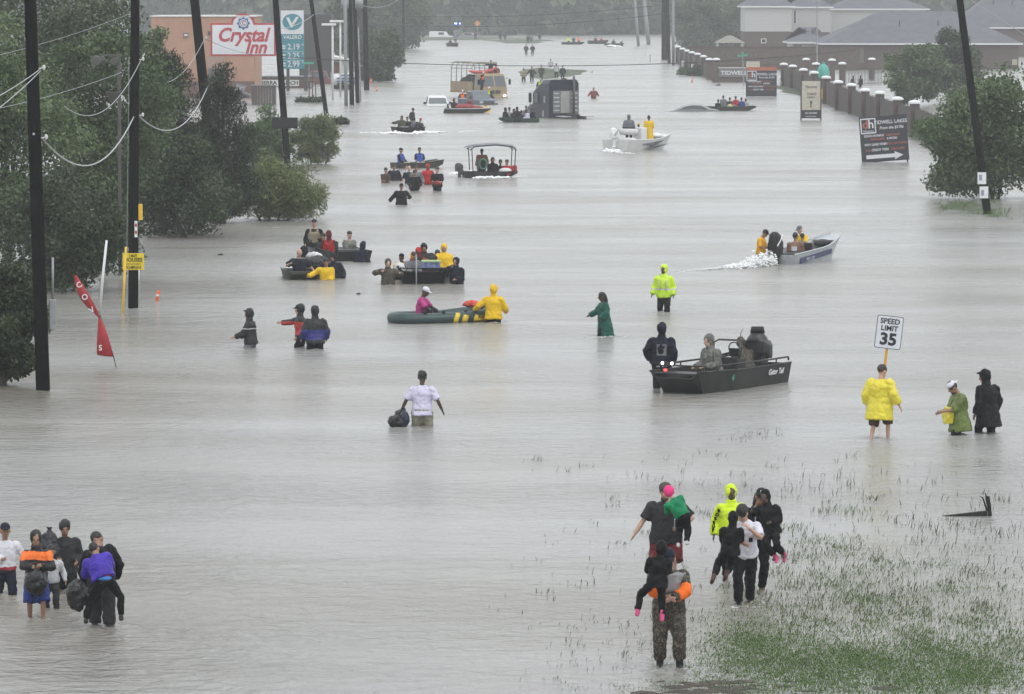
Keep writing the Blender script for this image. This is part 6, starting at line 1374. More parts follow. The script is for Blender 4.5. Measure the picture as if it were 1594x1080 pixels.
# mud boat crew
y1 = B['mud'].location.y
p = stand('man in black hooded sweatshirt standing behind the mud boat bow', 1030, 505, y1 - .3, h=1.82, yaw=178, g=1.3, skin='d', top=('nvy', 1, -.1, .045, 1), bot=('blk', .97, .03), la=(.08, .12, -.46), ra=(.08, .02, -.5), le=(1, -.5, 0), group='people in the boats')
p_ = p; q_ = body_info[p.name]['q']
quick('back_print', C_['gry'], p, lambda b: b.box(q_(.0, .175, .25), (.24, .012, .28))); quick('print_figure', C_['blk'], p, lambda b: (b.ell(q_(.02, .182, .33), (.045, .008, .055)), b.ell(q_(.02, .182, .22), (.085, .008, .08))), vox=.012, sm=0)
quick('shirt_tail', C_['lav'], p, lambda b: b.loft([[q_(.185 * math.cos(t), .145 * math.sin(t), z) for t in np.arange(0, 6.28, .5)] for z in (-.16, -.08)]), vox=.02, sm=1)
p = sit('man in grey camouflage with hood seated in the mud boat', 1113, 523, y1 - .1, yaw=-58, h=1.88, g=1.3, skin='l', top=('cmg', 1, -.08, .05, 1), bot=('cam', .97, .03), lean=14, la=(-.02, .3, -.32), ra=(-.02, .32, -.34), shoes='rub', group='people in the boats')
p = sit('second man in brown camouflage hunched beside the engine of the mud boat', 1163, 531, y1 + 1.4, yaw=-160, h=1.75, g=1.15, skin='l', top=('cam', 1, -.08, .05, 1), bot=('cam', .97, .03), lean=34, la=(-.02, .3, -.32), ra=(.0, .32, -.34), group='people in the boats')
# skiff crew
C_['tnb'] = cloth('shirt_tan_print', (.24, .145, .105), .7)
y2 = B['skiff'].location.y
p = stand('man in gold t shirt and black cap standing at the skiff motor', 1184, 356, y2 - 1.6, h=1.74, yaw=70, skin='m', top=('gold', .5, -.1, .04), bot=('blk', .95, .03), hat='f', hatc='blk', hp=30, lean=6, la=(.05, .3, -.3), ra=(.05, .3, -.3), hair='b', group='people in the boats')
p = sit('broad man in tan printed shirt seated with his back turned in the skiff', 1238, 363, y2 - 1.0, yaw=165, h=1.80, g=1.2, skin='m', top=('tnb', .5, -.06, .025), bot=('blu', .6, .03), hair='b', group='people in the boats')
q_ = body_info[p.name]['q']; quick('back_print', C_['wht'], p, lambda b: b.box(q_(0, .17, .30), (.2, .012, .16)))
p = sit('boy seated beside the broad man in the skiff', 1249, 364, y2 - .4, yaw=150, h=1.45, skin='m', top=('tan', .5, -.05, .03), bot=('blu', .6, .03), hair='b', group='people in the boats')
p = sit('man in yellow jacket and grey cap bending toward the skiff bow', 1251, 352, y2 + .9, yaw=-55, h=1.80, skin='l', top=('yel', 1, -.06, .04), bot=('gry', .95, .03), hat='f', hatc='gry', lean=10, hp=15, la=(.4, .3, -.35), group='people in the boats')
quick('neck_gaiter', C_['wht'], p, lambda b: b.tube([body_info[p.name]['q'](0, 0, .47), body_info[p.name]['q'](0, -.02, .62)], [.08, .075], 10), vox=.03, sm=1)
# black jon crew
y3 = B['blackjon'].location.y
p = stand('man in tan vest and cap standing tall in the long black jon boat', 489, 342, y3 + 1.2, h=1.85, yaw=0, skin='l', g=1.1, top=('blk', 1, -.1, .04), bot=('gry', .97, .04), hat='f', hatc='chr', vest='tan', group='people in the boats', la=(.1, .1, -.46), ra=(.1, .1, -.46))
p = sit('person in red hood and red life vest with back turned in the black jon boat', 512, 361, y3 + .3, yaw=175, skin='m', top=('mar', 1, -.06, .04, 1), vest='red', bot=('blk', .95, .02), group='people in the boats')
p = sit('man in camouflage jacket and cap at the stern of the black jon boat', 544, 361, y3 - .6, yaw=30, skin='l', top=('cmg', 1, -.06, .05, -1), bot=('cam', .95, .03), hat='f', hatc='olv', la=(-.1, .25, -.05), group='people in the boats')
p = sit('dark haired person half hidden between the red vest and the tan vest', 503, 364, y3 + .9, yaw=-10, skin='m', top=('chr', 1, -.06, .04), bot=('blk', .95, .02), hair='b', group='people in the boats')
p = sit('person in black coat crouching behind the standing man in tan vest', 478, 370, y3 + 1.3, yaw=-40, skin='m', top=('blk', 1, -.06, .05, 1), bot=('blk', .95, .02), group='people in the boats')
p = wade('wader in dark trousers holding the stern of the black jon boat', 560, 408, 376, h=1.7, yaw=150, skin='l', top=('nvy', 1, -.1, .04, 1), bot=('blk', .95, .03), lean=20, group='waders out in the open water')
# olive jon crew
y4 = B['olivejon'].location.y
p = sit('bald man in navy t shirt seated in the olive jon boat', 466, 388, y4 + .2, yaw=8, h=1.82, g=1.2, skin='l', top=('nvy', .42, -.06, .04), bot=('chr', .95, .03), la=(.30, .15, -.38), ra=(.12, .25, -.08), re=(1, -.2, -.7), group='people in the boats')
p = wade('smiling wader in yellow raincoat holding the olive jon boat', 508, 436, 402, h=1.72, yaw=0, skin='m', top=('yel', 1, -.1, .06), bot=('blk', .95, .02), hair='b', ra=(.42, .18, -.22), la=(-.05, .3, -.35), eyes=True, group='waders out in the open water')
p = wade('wader in black jacket and cap leaning behind the yellow raincoat', 523, 433, 395, h=1.76, yaw=-20, skin='m', top=('nvy', 1, -.1, .06, 1), bot=('blk', .95, .02), hat='f', hatc='blk', side=-8, la=(.2, .1, -.45), group='waders out in the open water')
bag('white bundle lying in the olive jon boat behind the bald man', 489, 398, y4 + .8, .22, mat('white_bundle', (.6, .6, .6), .7), neck=False, sq=(1.3, .9, .6), group=None, cat='bundle')
bag('dark grey rucksack heaped in the olive jon boat', 496, 408, y4 + .5, .3, mat('grey_rucksack', (.05, .05, .055), .7), neck=False, sq=(1.2, .9, .8), group=None)
# crowded black boat
y5 = B['crowd'].location.y
quick('push_pole', grey, B['crowd'], lambda b: b.tube([(2.3, -.2, -.4), (2.3, -.2, 1.12)], .025, 8), smooth=True)
quick('cool_box', mat('box_print', (.18, .22, .42), .5, var=.7, scale=7), B['crowd'], lambda b: b.box((1.5, .25, .68), (.35, .62, .3)), bevel=.02); quick('cool_box_lid', mat('box_lid', (.45, .62, .25), .5), B['crowd'], lambda b: b.box((1.5, .25, .85), (.37, .64, .05)))
p = wade('wader in camouflage hood with hands to his face beside the crowded boat', 604, 443, 404, h=1.74, yaw=5, skin='l', top=('cam', 1, -.1, .06, 1), bot=('cam', .95, .03), ra=(.06, .2, .02), re=(1, .2, -.2), la=(.20, .22, -.05), le=(1, 0, -.4), group='waders out in the open water')
p = wade('wader in navy hooded coat holding the side of the crowded boat', 711, 442, 402, h=1.76, yaw=-30, skin='m', top=('nvy', 1, -.15, .07, 1), bot=('blk', .95, .02), ra=(.30, .2, -.2), la=(-.05, .25, -.3), group='waders out in the open water')
p = sit('person under a big black rain hood in the middle of the crowded boat', 660, 381, y5 + .3, yaw=10, h=1.8, g=1.25, skin='m', top=('chr', 1, -.06, .08, 2), bot=('blk', .95, .02), la=(-.1, .35, -.1), ra=(-.1, .35, -.1), le=(1, 0, 0), re=(1, 0, 0), group='people in the boats')
p = sit('person in bright yellow raincoat and hood seated in the crowded boat', 691, 382, y5 + .2, yaw=8, h=1.76, g=1.15, skin='m', top=('yel', 1, -.06, .07, 1), bot=('blk', .95, .02), la=(-.05, .3, -.4), ra=(-.05, .3, -.4), group='people in the boats')
p = sit('person in mustard hood and grey coat huddled at the crowded boat edge', 641, 393, y5 - .2, yaw=25, h=1.7, skin='m', top=('gry', 1, -.06, .07), bot=('blk', .95, .02), lean=12, hair='n', group='people in the boats')
bi = body_info[p.name]; quick('mustard_hood', C_['gold'], p, lambda b: b.ell(bi['hc'] + Vector((0, .03, .02)), (.11, .12, .13)), vox=.025, sm=1)
p = sit('dark haired head peeping between the black hood and the yellow raincoat', 681, 390, y5 + 1.0, yaw=5, h=1.7, skin='m', top=('brn', 1, -.06, .04), bot=('blk', .95, .02), hair='b', group='people in the boats')
p = sit('person in black cap at the far side of the crowded boat', 625, 396, y5 + .9, yaw=-20, h=1.7, skin='d', top=('gold', 1, -.06, .05), bot=('blk', .95, .02), hat='n', group='people in the boats')
p = wade('person in red hood peering from behind the black hooded one', 650, 441, 390, h=1.7, yaw=0, skin='d', top=('red', 1, -.06, .05, 1), bot=('blk', .95, .02), group='people in the boats'); p.location.y += 1.6
bag('white plastic bucket beside the camouflaged wader', 622, 418, y5 - .9, .22, mat('bucket_white', (.62, .62, .62), .5), neck=False, sq=(.9, .9, 1.0), group=None, cat='bucket')
# two blue vests
y7 = B['vests'].location.y
p = sit('man in blue life vest and cap at the stern of the small jon boat', 624, 231, y7 - .5, yaw=60, h=1.78, skin='m', top=('nvy', 1, -.06, .03), vest='vst', bot=('khk', .95, .03), hat='f', hatc='nvy', group='people in the boats')
p = sit('dark haired man in blue life vest at the bow of the small jon boat', 653, 230, y7 + .2, yaw=10, h=1.78, skin='m', top=('nvy', .5, -.06, .03), vest='vst', bot=('khk', .95, .03), hair='b', group='people in the boats')
# knot of waders
KG = 'knot of waders near the blue vested boatmen'
wade('wader in brown t shirt leading the knot', 600, 284, 261, h=1.72, yaw=20, skin='m', top=('brn', .45, -.1, .04), bot=('blk', .9, .02), hair='b', la=(-.1, .3, -.3), ra=(-.1, .3, -.3), group=KG)
wade('wader in blue raincoat at the back of the knot', 613, 281, 256, h=1.78, yaw=15, skin='m', g=1.1, top=('nvy', 1, -.15, .07), bot=('blk', .9, .02), hair='b', la=(.2, .1, -.45), group=KG)
wade('bald wader in dark t shirt within the knot', 637, 285, 258, h=1.78, yaw=0, skin='l', top=('nvy', .45, -.1, .04), bot=('blk', .9, .02), group=KG)
wade('big wader in black jacket at the front of the knot', 645, 297, 265, h=1.74, yaw=12, g=1.25, skin='m', top=('blk', 1, -.1, .05), bot=('blk', .9, .02), hair='b', la=(.05, .3, -.35), ra=(.05, .3, -.35), group=KG)
wade('wader in grey lavender shirt behind the big one in black', 648, 290, 258, h=1.8, yaw=5, skin='m', top=('gry', 1, -.1, .05), bot=('blk', .9, .02), hair='n', group=KG)
wade('wader in red hooded jacket in the knot', 666, 287, 256, h=1.78, yaw=5, skin='d', top=('red', 1, -.12, .06, 1), bot=('blk', .9, .02), la=(.1, .25, -.35), group=KG)
wade('wader in black t shirt carrying something red in the knot', 681, 297, 260, h=1.80, yaw=-10, g=1.15, skin='l', top=('blk', .5, -.1, .05), bot=('blk', .9, .02), hair='n', la=(-.05, .3, -.35), ra=(-.05, .3, -.3), group=KG)
bag('red and black bundle carried by the wader in black t shirt', 681, 285, gp(681, 297).y - .4, .18, mat('red_black_bundle', (.25, .03, .03), .7, var=.9, scale=10), neck=False, sq=(1.2, .8, .7), group=None, cat='bundle')
wade('lone wader in black jacket and cap in front of the knot', 625, 319, 286, h=1.78, yaw=-5, g=1.12, skin='m', top=('blk', 1, -.12, .06), bot=('blk', .9, .02), hat='f', la=(.12, .25, -.2), ra=(.34, .08, -.4), group=KG)
# canopy boat
y8 = B['bimini'].location.y
stand('helmsman in rust red rain jacket under the boat canopy', 750, 232, y8 + .2, h=1.70, yaw=-20, g=1.15, skin='d', top=('rust', 1, -.15, .06), bot=('blk', .95, .03), hair='b', group='people in the boats')
sit('passenger in black hood under the boat canopy', 767, 246, y8 + .1, yaw=10, skin='m', top=('blk', 1, -.06, .06, 1), bot=('blk', .95, .02), group='people in the boats')
sit('passenger in black jacket near the canopy bow', 779, 249, y8 + .4, yaw=5, skin='m', top=('chr', 1, -.06, .05), bot=('blk', .95, .02), hair='b', group='people in the boats')
sit('passenger in bright red jacket at the canopy bow', 789, 249, y8 - .1, yaw=-30, skin='m', top=('red', 1, -.06, .06), bot=('blk', .95, .02), hair='b', group='people in the boats')
# wake boat
y9 = B['wake'].location.y
stand('man in dark jacket standing in the boat with the white bow wave', 642, 168, y9 + .6, h=1.62, yaw=60, skin='m', top=('chr', 1, -.1, .05), bot=('gry', .95, .03), hair='b', hp=15, group='people in the boats')
sit('person in wide dark raincoat at the edge of the wave boat', 625, 181, y9 - .3, yaw=-30, g=1.25, skin='m', top=('olv', 1, -.06, .08, 1), bot=('blk', .95, .02), ra=(.5, .1, -.1), group='people in the boats')
sit('person in black seated in the middle of the wave boat', 634, 182, y9, yaw=0, skin='m', top=('blk', 1, -.06, .05), bot=('blk', .95, .02), hair='b', group='people in the boats')
sit('person in dark coat and red cap slumped at the end of the wave boat', 650, 184, y9 - .3, yaw=30, g=1.15, skin='m', lean=12, top=('chr', 1, -.06, .07), bot=('blk', .95, .02), hat='n', hatc='red', side=12, group='people in the boats')
# bay boat
y10 = B['bay'].location.y
stand('man in grey and black rain jacket standing at the stern of the bay boat', 979, 179, y10 - .6, h=1.80, yaw=175, g=1.2, skin='l', top=('gb', 1, -.2, .06, 1), bot=('blk', .95, .03), group='people in the boats')
stand('person in long yellow raincoat standing in the bay boat', 1010, 180, y10 + .2, h=1.78, yaw=185, g=1.05, skin='d', top=('yel', .9, -.62, .06), bot=('blk', .95, .02), hair='b', la=(.0, .2, -.4), ra=(.0, .2, -.4), group='people in the boats')
sit('person in yellow hat crouched by the bay boat console', 994, 192, y10 + .3, yaw=180, h=1.6, skin='d', top=('nvy', 1, -.06, .04), bot=('blk', .95, .02), hat='n', hatc='yel', group='people in the boats')
# rescue boat
y11 = B['rescue'].location.y
sit('person in black coat seated at the stern of the rescue boat', 707, 154, y11 + .2, yaw=30, g=1.15, skin='m', top=('blk', 1, -.06, .06, 1), bot=('blk', .95, .02), group='people in the boats')
wade('wader in grey beside the stern of the rescue boat', 697, 176, 162, h=1.7, yaw=20, skin='m', top=('chr', 1, -.1, .05, 1), bot=('blk', .9, .02), group='waders around the army truck')
sit('person in dark red coat amid the red gear of the rescue boat', 731, 153, y11 + .1, yaw=0, skin='m', top=('mar', 1, -.06, .05, 1), bot=('blk', .95, .02), group='people in the boats')
wade('wader in yellow raincoat steadying the bow of the rescue boat', 757, 174, 160, h=1.72, yaw=-40, g=1.2, skin='m', top=('yel', 1, -.12, .08), bot=('blk', .9, .02), hair='b', ra=(.4, .2, -.2), group='waders around the army truck')
wade('rescuer in orange vest and white helmet behind the rescue boat', 720, 160, 140, h=1.75, yaw=0, skin='l', top=('nvy', 1, -.1, .05), vest='org', bot=('blk', .9, .02), hat='hn', hatc='wht', group='waders around the army truck')
wade('rescuer in yellow vest and white helmet beside the blue grey pickup', 764, 156, 135, h=1.75, yaw=-60, skin='l', top=('chr', 1, -.1, .05), vest='neon', bot=('blk', .9, .02), hat='hn', hatc='wht', lean=12, group='waders around the army truck')
stand('rescuer in orange vest climbing at the army truck door', 749, 111, gp(770, 153).y - .6, h=1.75, yaw=60, skin='l', lean=18, top=('chr', 1, -.1, .05), vest='org', bot=('blk', .95, .03), hat='hn', hatc='wht', ra=(.2, .4, .1), group='waders around the army truck')
ya = gp(770, 153).y
stand('soldier in dark uniform with arms up under the torn truck canvas', 764, 94, ya + 3.6, h=1.7, yaw=0, skin='m', top=('olv', 1, -.08, .05), bot=('olv', .95, .03), hair='b', la=(.35, .1, .1), ra=(.35, .1, .1), group='people in the army truck')
stand('passenger in pale red top under the torn truck canvas', 773, 101, ya + 3.2, h=1.6, yaw=0, skin='l', top=('rust', 1, -.08, .05), bot=('blk', .95, .03), hair='n', group='people in the army truck')
# low green boat crowd
y12 = B['green'].location.y
for lb, px, tp, dy, mt, hr, hd, yw_ in (('person in long black coat at one end of the low green boat', 785, 168, -.3, 'blk', None, 1, 60), ('pale shirted person at the back of the low green boat', 792, 167, .6, 'lgr', 'b', 0, 20),
        ('person in black bending forward in the low green boat', 799, 170, 0, 'chr', None, 1, 30), ('person in black hood in the middle of the low green boat', 805, 167, -.4, 'blk', None, 1, 0),
        ('person in dark jacket leaning in the low green boat', 812, 172, .3, 'olv', 'b', 0, -10), ('person in lavender shirt in the low green boat', 822, 170, -.3, 'lav', 'b', 0, -70), ('person in black by the truck end of the low green boat', 831, 168, .0, 'blk', 'b', 0, -60), ('tall person behind the lavender shirt in the low green boat', 820, 165, .7, 'gry', 'b', 0, -20)):
    sit(lb, px, tp, y12 + dy, h=1.72, yaw=yw_, skin='d', top=(mt, 1, -.08, .05, hd), bot=('blk', .95, .02), hair=hr, lean=10, group='people in the low green boat')
# olive boat on the right
y13 = B['right'].location.y
for lb, px, tp, dy, mt, hr, yw_ in (('person in black at the stern of the long low olive boat', 1117, 155, 0, 'blk', 'b', 30), ('person in grey shirt with back turned in the long low olive boat', 1126, 149, -.3, 'gry', 'b', 180), ('person in dark top behind the grey shirt in the olive boat', 1136, 152, .5, 'chr', 'b', 0),
        ('person in red shirt in the long low olive boat', 1146, 150, 0, 'red', 'b', -30), ('person in blue jacket in the long low olive boat', 1154, 152, -.3, 'blu', 'b', 170), ('person in pale shirt at the bow of the long low olive boat', 1160, 154, .2, 'lgr', 'b', 150)):
    sit(lb, px, tp, y13 + dy, h=1.68, yaw=yw_, skin='d', top=(mt, .9, -.06, .05), bot=('khk', .95, .03), hair=hr, lean=8, group='people in the long low olive boat')
bag('pale green sack in the long low olive boat', 1136, 166, y13 - .5, .22, mat('pale_green_sack', (.45, .52, .25), .7), neck=False, group=None)
# distant figures
DG = 'distant figures wading beyond the trucks'
for lb, px, wl, tp, mt, yw_, ex in (('distant wader in tan jacket, first of the three left of the tractor unit', 815, 127, 106, 'tan', 10, {}), ('distant wader in dark jacket, arms out, middle of the three', 828, 127, 104, 'chr', 0, dict(la=(.3, 0, -.4), ra=(.3, 0, -.4))), ('distant wader in dark olive jacket, tallest of the three', 843, 125, 101, 'olv', -20, {}),
        ('distant man in white shirt standing on the grass island', 866, 121, 99, 'lgr', 180, dict(eff=1.72)), ('distant man in black jacket beside the white shirt on the island', 876, 121, 102, 'chr', 190, dict(eff=1.72)),
        ('distant wader far behind in white top', 857, 104, 92, 'lgr', 0, {}), ('hazy walker in dark coat, taller of the far pair', 819, 86, 65, 'olv', 180, dict(eff=1.7)), ('hazy walker in dark coat, bulkier of the far pair', 829, 86, 67, 'chr', 180, dict(eff=1.7)),
        ('hazy figure behind the far pair of walkers', 822, 67, 54, 'chr', 0, {}), ('hazy figure with pale cap behind the far pair', 827, 66, 53, 'gry', 0, {}), ('hazy figure on the far bank, left of two', 779, 63, 48, 'chr', 0, dict(eff=1.7)), ('hazy figure on the far bank, right of two', 786, 63, 47, 'olv', 0, dict(eff=1.7)), ('hazy figure beside the far wading pair', 840, 62, 51, 'chr', 0, {}),
        ('hazy figure in red top at the far end by the diamond sign', 740, 62, 47, 'mar', 0, dict(eff=1.7))):
    k_ = dict(h=1.74, yaw=yw_, skin='m', top=(mt, 1, -.12, .06), bot=('chr', .95, .03), hair='b', group=DG); k_.update(ex); wade(lb, px, wl, tp, **k_)
wade('rescuer in yellow vest and pale helmet beside the tractor unit', 841, 150, 122, h=1.76, yaw=0, skin='l', top=('chr', 1, -.1, .05), vest='neon', bot=('blk', .95, .02), hat='hn', hatc='lgr', eff=1.74, group='waders around the army truck')
wade('rescuer in tan helmet and orange brown suit wading right of the tractor unit', 924, 153, 136, h=1.76, yaw=0, g=1.15, skin='m', top=('rust', 1, -.1, .06), vest='brn', bot=('blk', .95, .02), hat='hn', hatc='tan', la=(.25, .1, -.4), ra=(.3, .15, -.4), group='waders around the army truck')
wade('person in yellow slicker hunched at the fence behind the cream totem sign', 1283, 160, 133, h=1.70, yaw=150, g=1.2, skin='m', top=('yel', 1, -.45, .08, 1), bot=('blk', .95, .02), lean=15, group='people by the pillar fence')
wade('person in dark jacket by the iron gate, left of two', 1326, 136, 118, h=1.7, yaw=60, skin='m', top=('chr', 1, -.1, .06, 1), bot=('blk', .95, .02), lean=15, group='people by the pillar fence')
wade('person in dark jacket by the iron gate, right of two', 1340, 136, 118, h=1.7, yaw=-60, skin='m', top=('nvy', 1, -.1, .06, 1), bot=('blk', .95, .02), group='people by the pillar fence')
yf = B['far1'].location.y
sit('hazy rower in white cap in the boat at the far bend', 709, 54, yf, h=1.75, skin='m', top=('gry', 1, -.06, .05), bot=('blk', .9, .02), hat='n', hatc='wht', ph=.9, group=DG); sit('hazy passenger in dark coat in the boat at the far bend', 701, 61, yf - .3, skin='m', top=('chr', 1, -.06, .06, 1), bot=('blk', .9, .02), group=DG)
sit('hazy figure in orange jacket in the far boat', 901, 57, B['far2'].location.y, skin='m', top=('org', 1, -.06, .07), bot=('blk', .9, .02), hair='b', group=DG); sit('hazy dark figure beside the orange one in the far boat', 893, 57, B['far2'].location.y + .3, skin='m', top=('chr', 1, -.06, .07), bot=('blk', .9, .02), hair='b', group=DG); sit('hazy figure in yellow vest in the far boat', 885, 57, B['far2'].location.y, skin='m', top=('neon', 1, -.06, .05), bot=('blk', .9, .02), hair='b', group=DG)
sit('hazy figure in red in the far boat before the wood', 936, 58, B['far3'].location.y, skin='m', top=('red', 1, -.06, .07), bot=('blk', .9, .02), hair='b', group=DG); sit('hazy dark figure beside the red one in the far boat', 927, 57, B['far3'].location.y, skin='m', top=('chr', 1, -.06, .08), bot=('blk', .9, .02), hair='b', group=DG)
sit('hazy dark figure at the front of the far wave pushing boat', 955, 61, B['far4'].location.y, skin='m', g=1.2, top=('chr', 1, -.06, .08, 1), bot=('blk', .9, .02), group=DG); sit('hazy dark figure leaning aside in the far wave pushing boat', 966, 63, B['far4'].location.y, skin='m', side=20, top=('chr', 1, -.06, .08, 1), bot=('blk', .9, .02), group=DG)

# ================================================================== FOAM, GRASS, FLOATING BITS
foamm = mat('foam_white', (.85, .86, .86), .9, var=.05, spec=.1)
_fb = foamm.node_tree.nodes['Principled BSDF']; _fb.inputs['Subsurface Weight'].default_value = .9; _fb.inputs['Subsurface Scale'].default_value = .12; _fb.inputs['Subsurface Radius'].default_value = (1, 1, 1)
def foam(label, pts, n, seed, zmax=.12, r0=.03, r1=.1, vox=0):
    """broken white water scattered along a band: pts = (px,py,half width m, height)"""
    rn = random.Random(seed); b = MB()
    for i in range(n):
        t = rn.random() * (len(pts) - 1); j = int(t); f = t - j; a, c = pts[j], pts[j + 1]
        p = gp(a[0] + (c[0] - a[0]) * f, a[1] + (c[1] - a[1]) * f); w = a[2] + (c[2] - a[2]) * f; hh = a[3] + (c[3] - a[3]) * f
        x, y = p.x + rn.gauss(0, w * .35), p.y + rn.gauss(0, w); z = abs(rn.gauss(0, hh * .5)) if hh else 0; r = rn.uniform(r0, r1)
        b.ell((x, y, z), (r * rn.uniform(1, 2.2), r * rn.uniform(1, 2.2), r * (.9 if hh > .08 else .22)), None, 5, 4)
    o = b.build('wake_foam', foamm, smooth=True, kind='stuff', label=label, cat='foam', vox=vox, sm=3 if vox else 0)
foam('white spray churned up behind the silver skiff', [(1060, 422, .1, .0), (1120, 418, .25, .05), (1160, 416, .35, .14), (1180, 414, .35, .34), (1200, 413, .3, .36)], 2400, 1, r0=.010, r1=.036)
foam('white bow wave around the small dark boat', [(562, 206, .4, .0), (595, 207, .8, .05), (613, 208, .5, .12), (637, 208, .5, .05), (660, 207, .5, .12), (700, 206, .8, .05), (742, 203, .4, 0)], 700, 2, r0=.03, r1=.10, vox=.05)
foam('white water along the canopy boat', [(700, 270, .2, .0), (722, 271, .6, .15), (745, 277, .4, .1), (790, 277, .4, .08), (815, 274, .4, 0)], 450, 3, r0=.03, r1=.08, vox=.045)
foam('white water under the bay boat motor', [(938, 236, .2, 0), (952, 236, .4, .14), (968, 238, .3, .05), (985, 239, .2, 0)], 150, 4, r0=.04, r1=.12)
foam('small splashes around the shins of the nearest waders', [(1140, 948, .1, .02), (1150, 946, .12, .03), (1178, 944, .12, .03), (1190, 925, .1, .02)], 90, 5, r0=.006, r1=.022)
foam('thin foam at the feet of the wading family', [(40, 965, .05, .02), (62, 965, .1, .03), (75, 965, .05, .02)], 60, 6, r0=.006, r1=.02)
foam('pale foam before the far wave pushing boat', [(945, 73, .4, .2), (966, 73, .4, .2)], 60, 7, r0=.1, r1=.25)
foam('low foam at the green raincoat wader', [(918, 524, .1, 0), (935, 525, .2, .03), (975, 523, .1, 0)], 70, 8, r0=.01, r1=.04)

# rings of disturbed water round the waders
_wm = bpy.data.objects['flood_water'].data.materials[0]; rv = []; rfc = []; _rr = random.Random(5)
for px, py, sc_ in ((390, 542, 1), (470, 541, 1), (491, 544, 1.1), (657, 665, 1), (768, 503, 1), (1034, 485, 1), (941, 523, 1), (1369, 683, .8), (1494, 677, 1), (1538, 675, 1), (8, 925, .9), (57, 962, .7), (101, 921, .9), (158, 980, .8), (1036, 1045, .7), (1160, 945, .7), (1179, 922, .7), (604, 443, 1), (711, 442, 1), (508, 436, 1), (625, 319, 1.1), (645, 297, 1), (681, 297, 1), (1378, 655, .5), (70, 608, .8), (207, 480, .8), (622, 665, .6)):
    c = gp(px, py); n, rg = 32, 13; o = len(rv); R0 = 1.25 * sc_; ph = _rr.uniform(0, 6); ex = _rr.uniform(.9, 1.2)
    for i in range(rg + 1):
        q = i / rg
        for j in range(n):
            a = 2 * math.pi * j / n; amp = .022 * (1 - q) ** 1.2 * (.6 + .4 * math.sin(2 * a + ph)); z = .003 + amp * (1 + math.sin(q * 19 + .5 * math.sin(3 * a + ph)))
            if i == rg: z = .0008
            rv.append((c.x + R0 * q * math.cos(a) * ex, c.y + R0 * q * math.sin(a), z))
    for i in range(rg):
        for j in range(n): k_ = (j + 1) % n; rfc.append((o + i * n + j, o + i * n + k_, o + (i + 1) * n + k_, o + (i + 1) * n + j))
me = bpy.data.meshes.new('water_ripples'); me.from_pydata(rv, [], rfc); me.polygons.foreach_set('use_smooth', [True] * len(rfc)); me.materials.append(_wm)
link(bpy.data.objects.new('water_ripples', me), None, 'rings of disturbed water spreading round the waders', 'ripples', kind='stuff')

def grass(name, label, spec, m, seed, kind='stuff'):
    """blades through shallow water: spec rows are (px,py,rx px,ry px,count,height,lean,clump)"""
    rnd = np.random.RandomState(seed); V = []; T_ = []
    for px, py, rx, ry, n, hgt, lean, cl in spec:
        nc = max(1, n // cl); cx = rnd.normal(px, rx, nc); cyy = rnd.normal(py, ry, nc)
        for i in range(nc):
            if cyy[i] > 1095 or cyy[i] < 640 and name == 'grass': continue
            p = gp(cx[i], cyy[i]); a0 = rnd.uniform(0, 6.3)
            for j in range(max(1, int(rnd.exponential(cl)))):
                x, y = p.x + rnd.normal(0, .06 * cl ** .4), p.y + rnd.normal(0, .12 * cl ** .45); h_ = hgt * rnd.uniform(.35, 1.25); a = rnd.normal(.3, 1.3); l = lean * rnd.uniform(.3, 1.3)
                dx, dy = math.cos(a) * l * h_, math.sin(a) * l * h_; w = rnd.uniform(.0025, .006)
                px_, py_ = -math.sin(a) * w, math.cos(a) * w
                V.append([(x - px_ - w, y - py_, -.03), (x + px_ + w, y + py_, -.03), (x + dx * .4 + w * .8, y + dy * .4, h_ * .62), (x + dx * .4 - w * .8, y + dy * .4, h_ * .62)])
                V.append([(x + dx * .4 - w * .8, y + dy * .4, h_ * .62), (x + dx * .4 + w * .8, y + dy * .4, h_ * .62), (x + dx + w * .3, y + dy, h_ * (1 - l * .35)), (x + dx - w * .3, y + dy, h_ * (1 - l * .35))])
                t_ = rnd.rand(); T_ += [t_, t_]
    V = np.array(V, np.float32); n = len(V); me = bpy.data.meshes.new(name); me.vertices.add(4 * n); me.vertices.foreach_set('co', V.ravel())
    me.loops.add(4 * n); me.loops.foreach_set('vertex_index', np.arange(4 * n, dtype=np.int32)); me.polygons.add(n); me.polygons.foreach_set('loop_start', np.arange(0, 4 * n, 4, dtype=np.int32))
    at2 = me.attributes.new('tint', 'FLOAT', 'FACE'); at2.data.foreach_set('value', np.array(T_, np.float32)); me.update(); me.validate(); me.materials.append(m)
    o = bpy.data.objects.new(name, me); link(o, None, label, 'grass', kind=kind); return o
gm_ = leafmat('grass_green', (.045, .09, .014), (.08, .155, .028), (.145, .225, .06)); gd_ = leafmat('grass_dark', (.035, .04, .022), (.08, .092, .045), (.15, .16, .09))
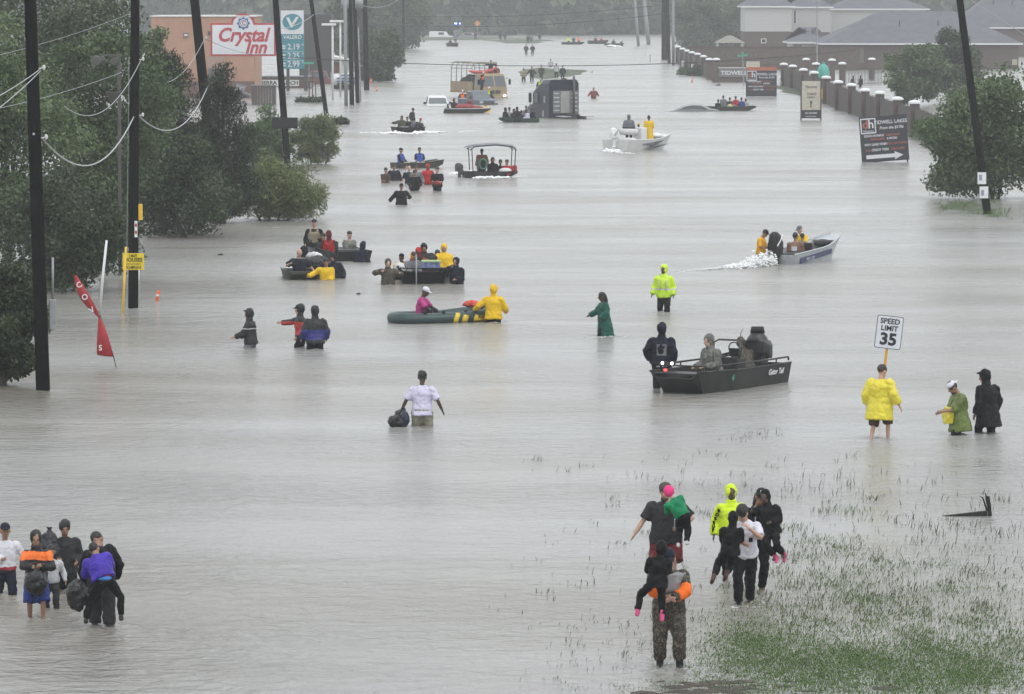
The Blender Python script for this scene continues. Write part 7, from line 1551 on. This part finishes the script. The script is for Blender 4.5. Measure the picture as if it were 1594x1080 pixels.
grass('grass', 'matted bright green grass just breaking the shallow water', [(1165, 985, 45, 18, 1700, .045, 2.2, 26), (1240, 1022, 85, 26, 4200, .05, 2.2, 34), (1370, 1045, 110, 26, 8000, .05, 2.3, 40), (1510, 1055, 80, 26, 5200, .05, 2.3, 34), (1300, 1060, 120, 14, 2600, .04, 2.2, 40), (1400, 900, 110, 25, 900, .07, 1.4, 24), (1540, 960, 60, 40, 900, .07, 1.5, 26), (1330, 960, 100, 26, 2000, .07, 1.5, 12), (1470, 985, 90, 30, 1700, .07, 1.5, 12), (1290, 905, 70, 20, 700, .08, 1.3, 10),
     (1150, 1022, 40, 18, 1400, .05, 1.8, 7), (1310, 795, 12, 3, 130, .11, .9, 14), (1270, 850, 40, 10, 260, .09, 1.1, 12), (1215, 825, 20, 6, 110, .09, 1.1, 12), (1420, 1010, 90, 26, 1400, .06, 1.7, 28), (1560, 1030, 40, 26, 800, .06, 1.7, 8), (1180, 1070, 60, 8, 900, .04, 1.6, 6), (1060, 1068, 60, 7, 400, .035, 1.7, 5)], gm_, 5)
grass('grass', 'scattered dark grass stems poking out of the shallow water', [(1300, 830, 140, 55, 480, .15, 1.0, 5), (1200, 740, 110, 22, 100, .15, 1.0, 4), (960, 800, 70, 45, 45, .12, 1.0, 3), (1450, 880, 110, 65, 360, .15, 1.0, 5), (1100, 900, 140, 70, 140, .12, 1.0, 3), (880, 900, 50, 60, 30, .11, .9, 2), (900, 1010, 70, 45, 150, .09, 1, 2), (1180, 678, 26, 5, 60, .15, .9, 5), (880, 735, 10, 3, 24, .15, .9, 5), (1010, 735, 60, 10, 40, .15, .8, 2), (1500, 830, 60, 30, 170, .2, .7, 3), (1350, 760, 80, 18, 110, .18, .7, 3), (1400, 950, 120, 45, 500, .13, .9, 3), (1250, 950, 90, 45, 420, .13, .9, 3)], gd_, 6)
grass('bank_grass', 'green grass tuft at the foot of the leaning notice pole', [(1500, 322, 22, 5, 700, .28, .7, 8), (1545, 333, 20, 4, 300, .25, .7, 8)], gm_, 7)
grass('bank_grass', 'green grass strip along the foot of the pillar fence', [(1440, 212, 12, 6, 500, .4, .6, 8), (1270, 142, 22, 5, 500, .4, .6, 8)], gm_, 8)
grass('bank_grass', 'drowned grass on the island behind the tractor unit', [(858, 113, 26, 3, 900, .35, .6, 8), (810, 64, 25, 1.5, 700, .5, .6, 8)], gm_, 9)
for lb, px, py, s_ in (('dark floating bottle near the bank pole', 343, 397, .07), ('small dark floating scrap beyond the far lamp pole', 1118, 133, .2), ('tiny dark twig floating before the jon boats', 558, 458, .05)):
    quick('floating_debris', char, None, lambda b: (b.ell((0, 0, .02), (s_ * 1.6, s_, s_ * .5)), b.tube([(0, 0, 0), (s_ * .6, 0, s_ * 1.2)], s_ * .25, 6)), vox=s_ * .2, sm=1, label=lb, cat='debris', group='floating debris', loc=gp(px, py))

# ================================================================== rain haze: one closed box of even, pale air
hz = MB(); hz.box((0, 1225, 6.2), (2600, 2650, 20.6))
m = bpy.data.materials.new('rain_haze'); m.use_nodes = True; t = m.node_tree; t.nodes.clear()
pv = t.nodes.new('ShaderNodeVolumePrincipled'); pv.inputs['Color'].default_value = (.90, .915, .935, 1); pv.inputs['Density'].default_value = .0003
pv.inputs['Anisotropy'].default_value = .0
mo = t.nodes.new('ShaderNodeOutputMaterial'); t.links.new(pv.outputs[0], mo.inputs['Volume'])
hzo = hz.build('haze', m, kind='stuff')
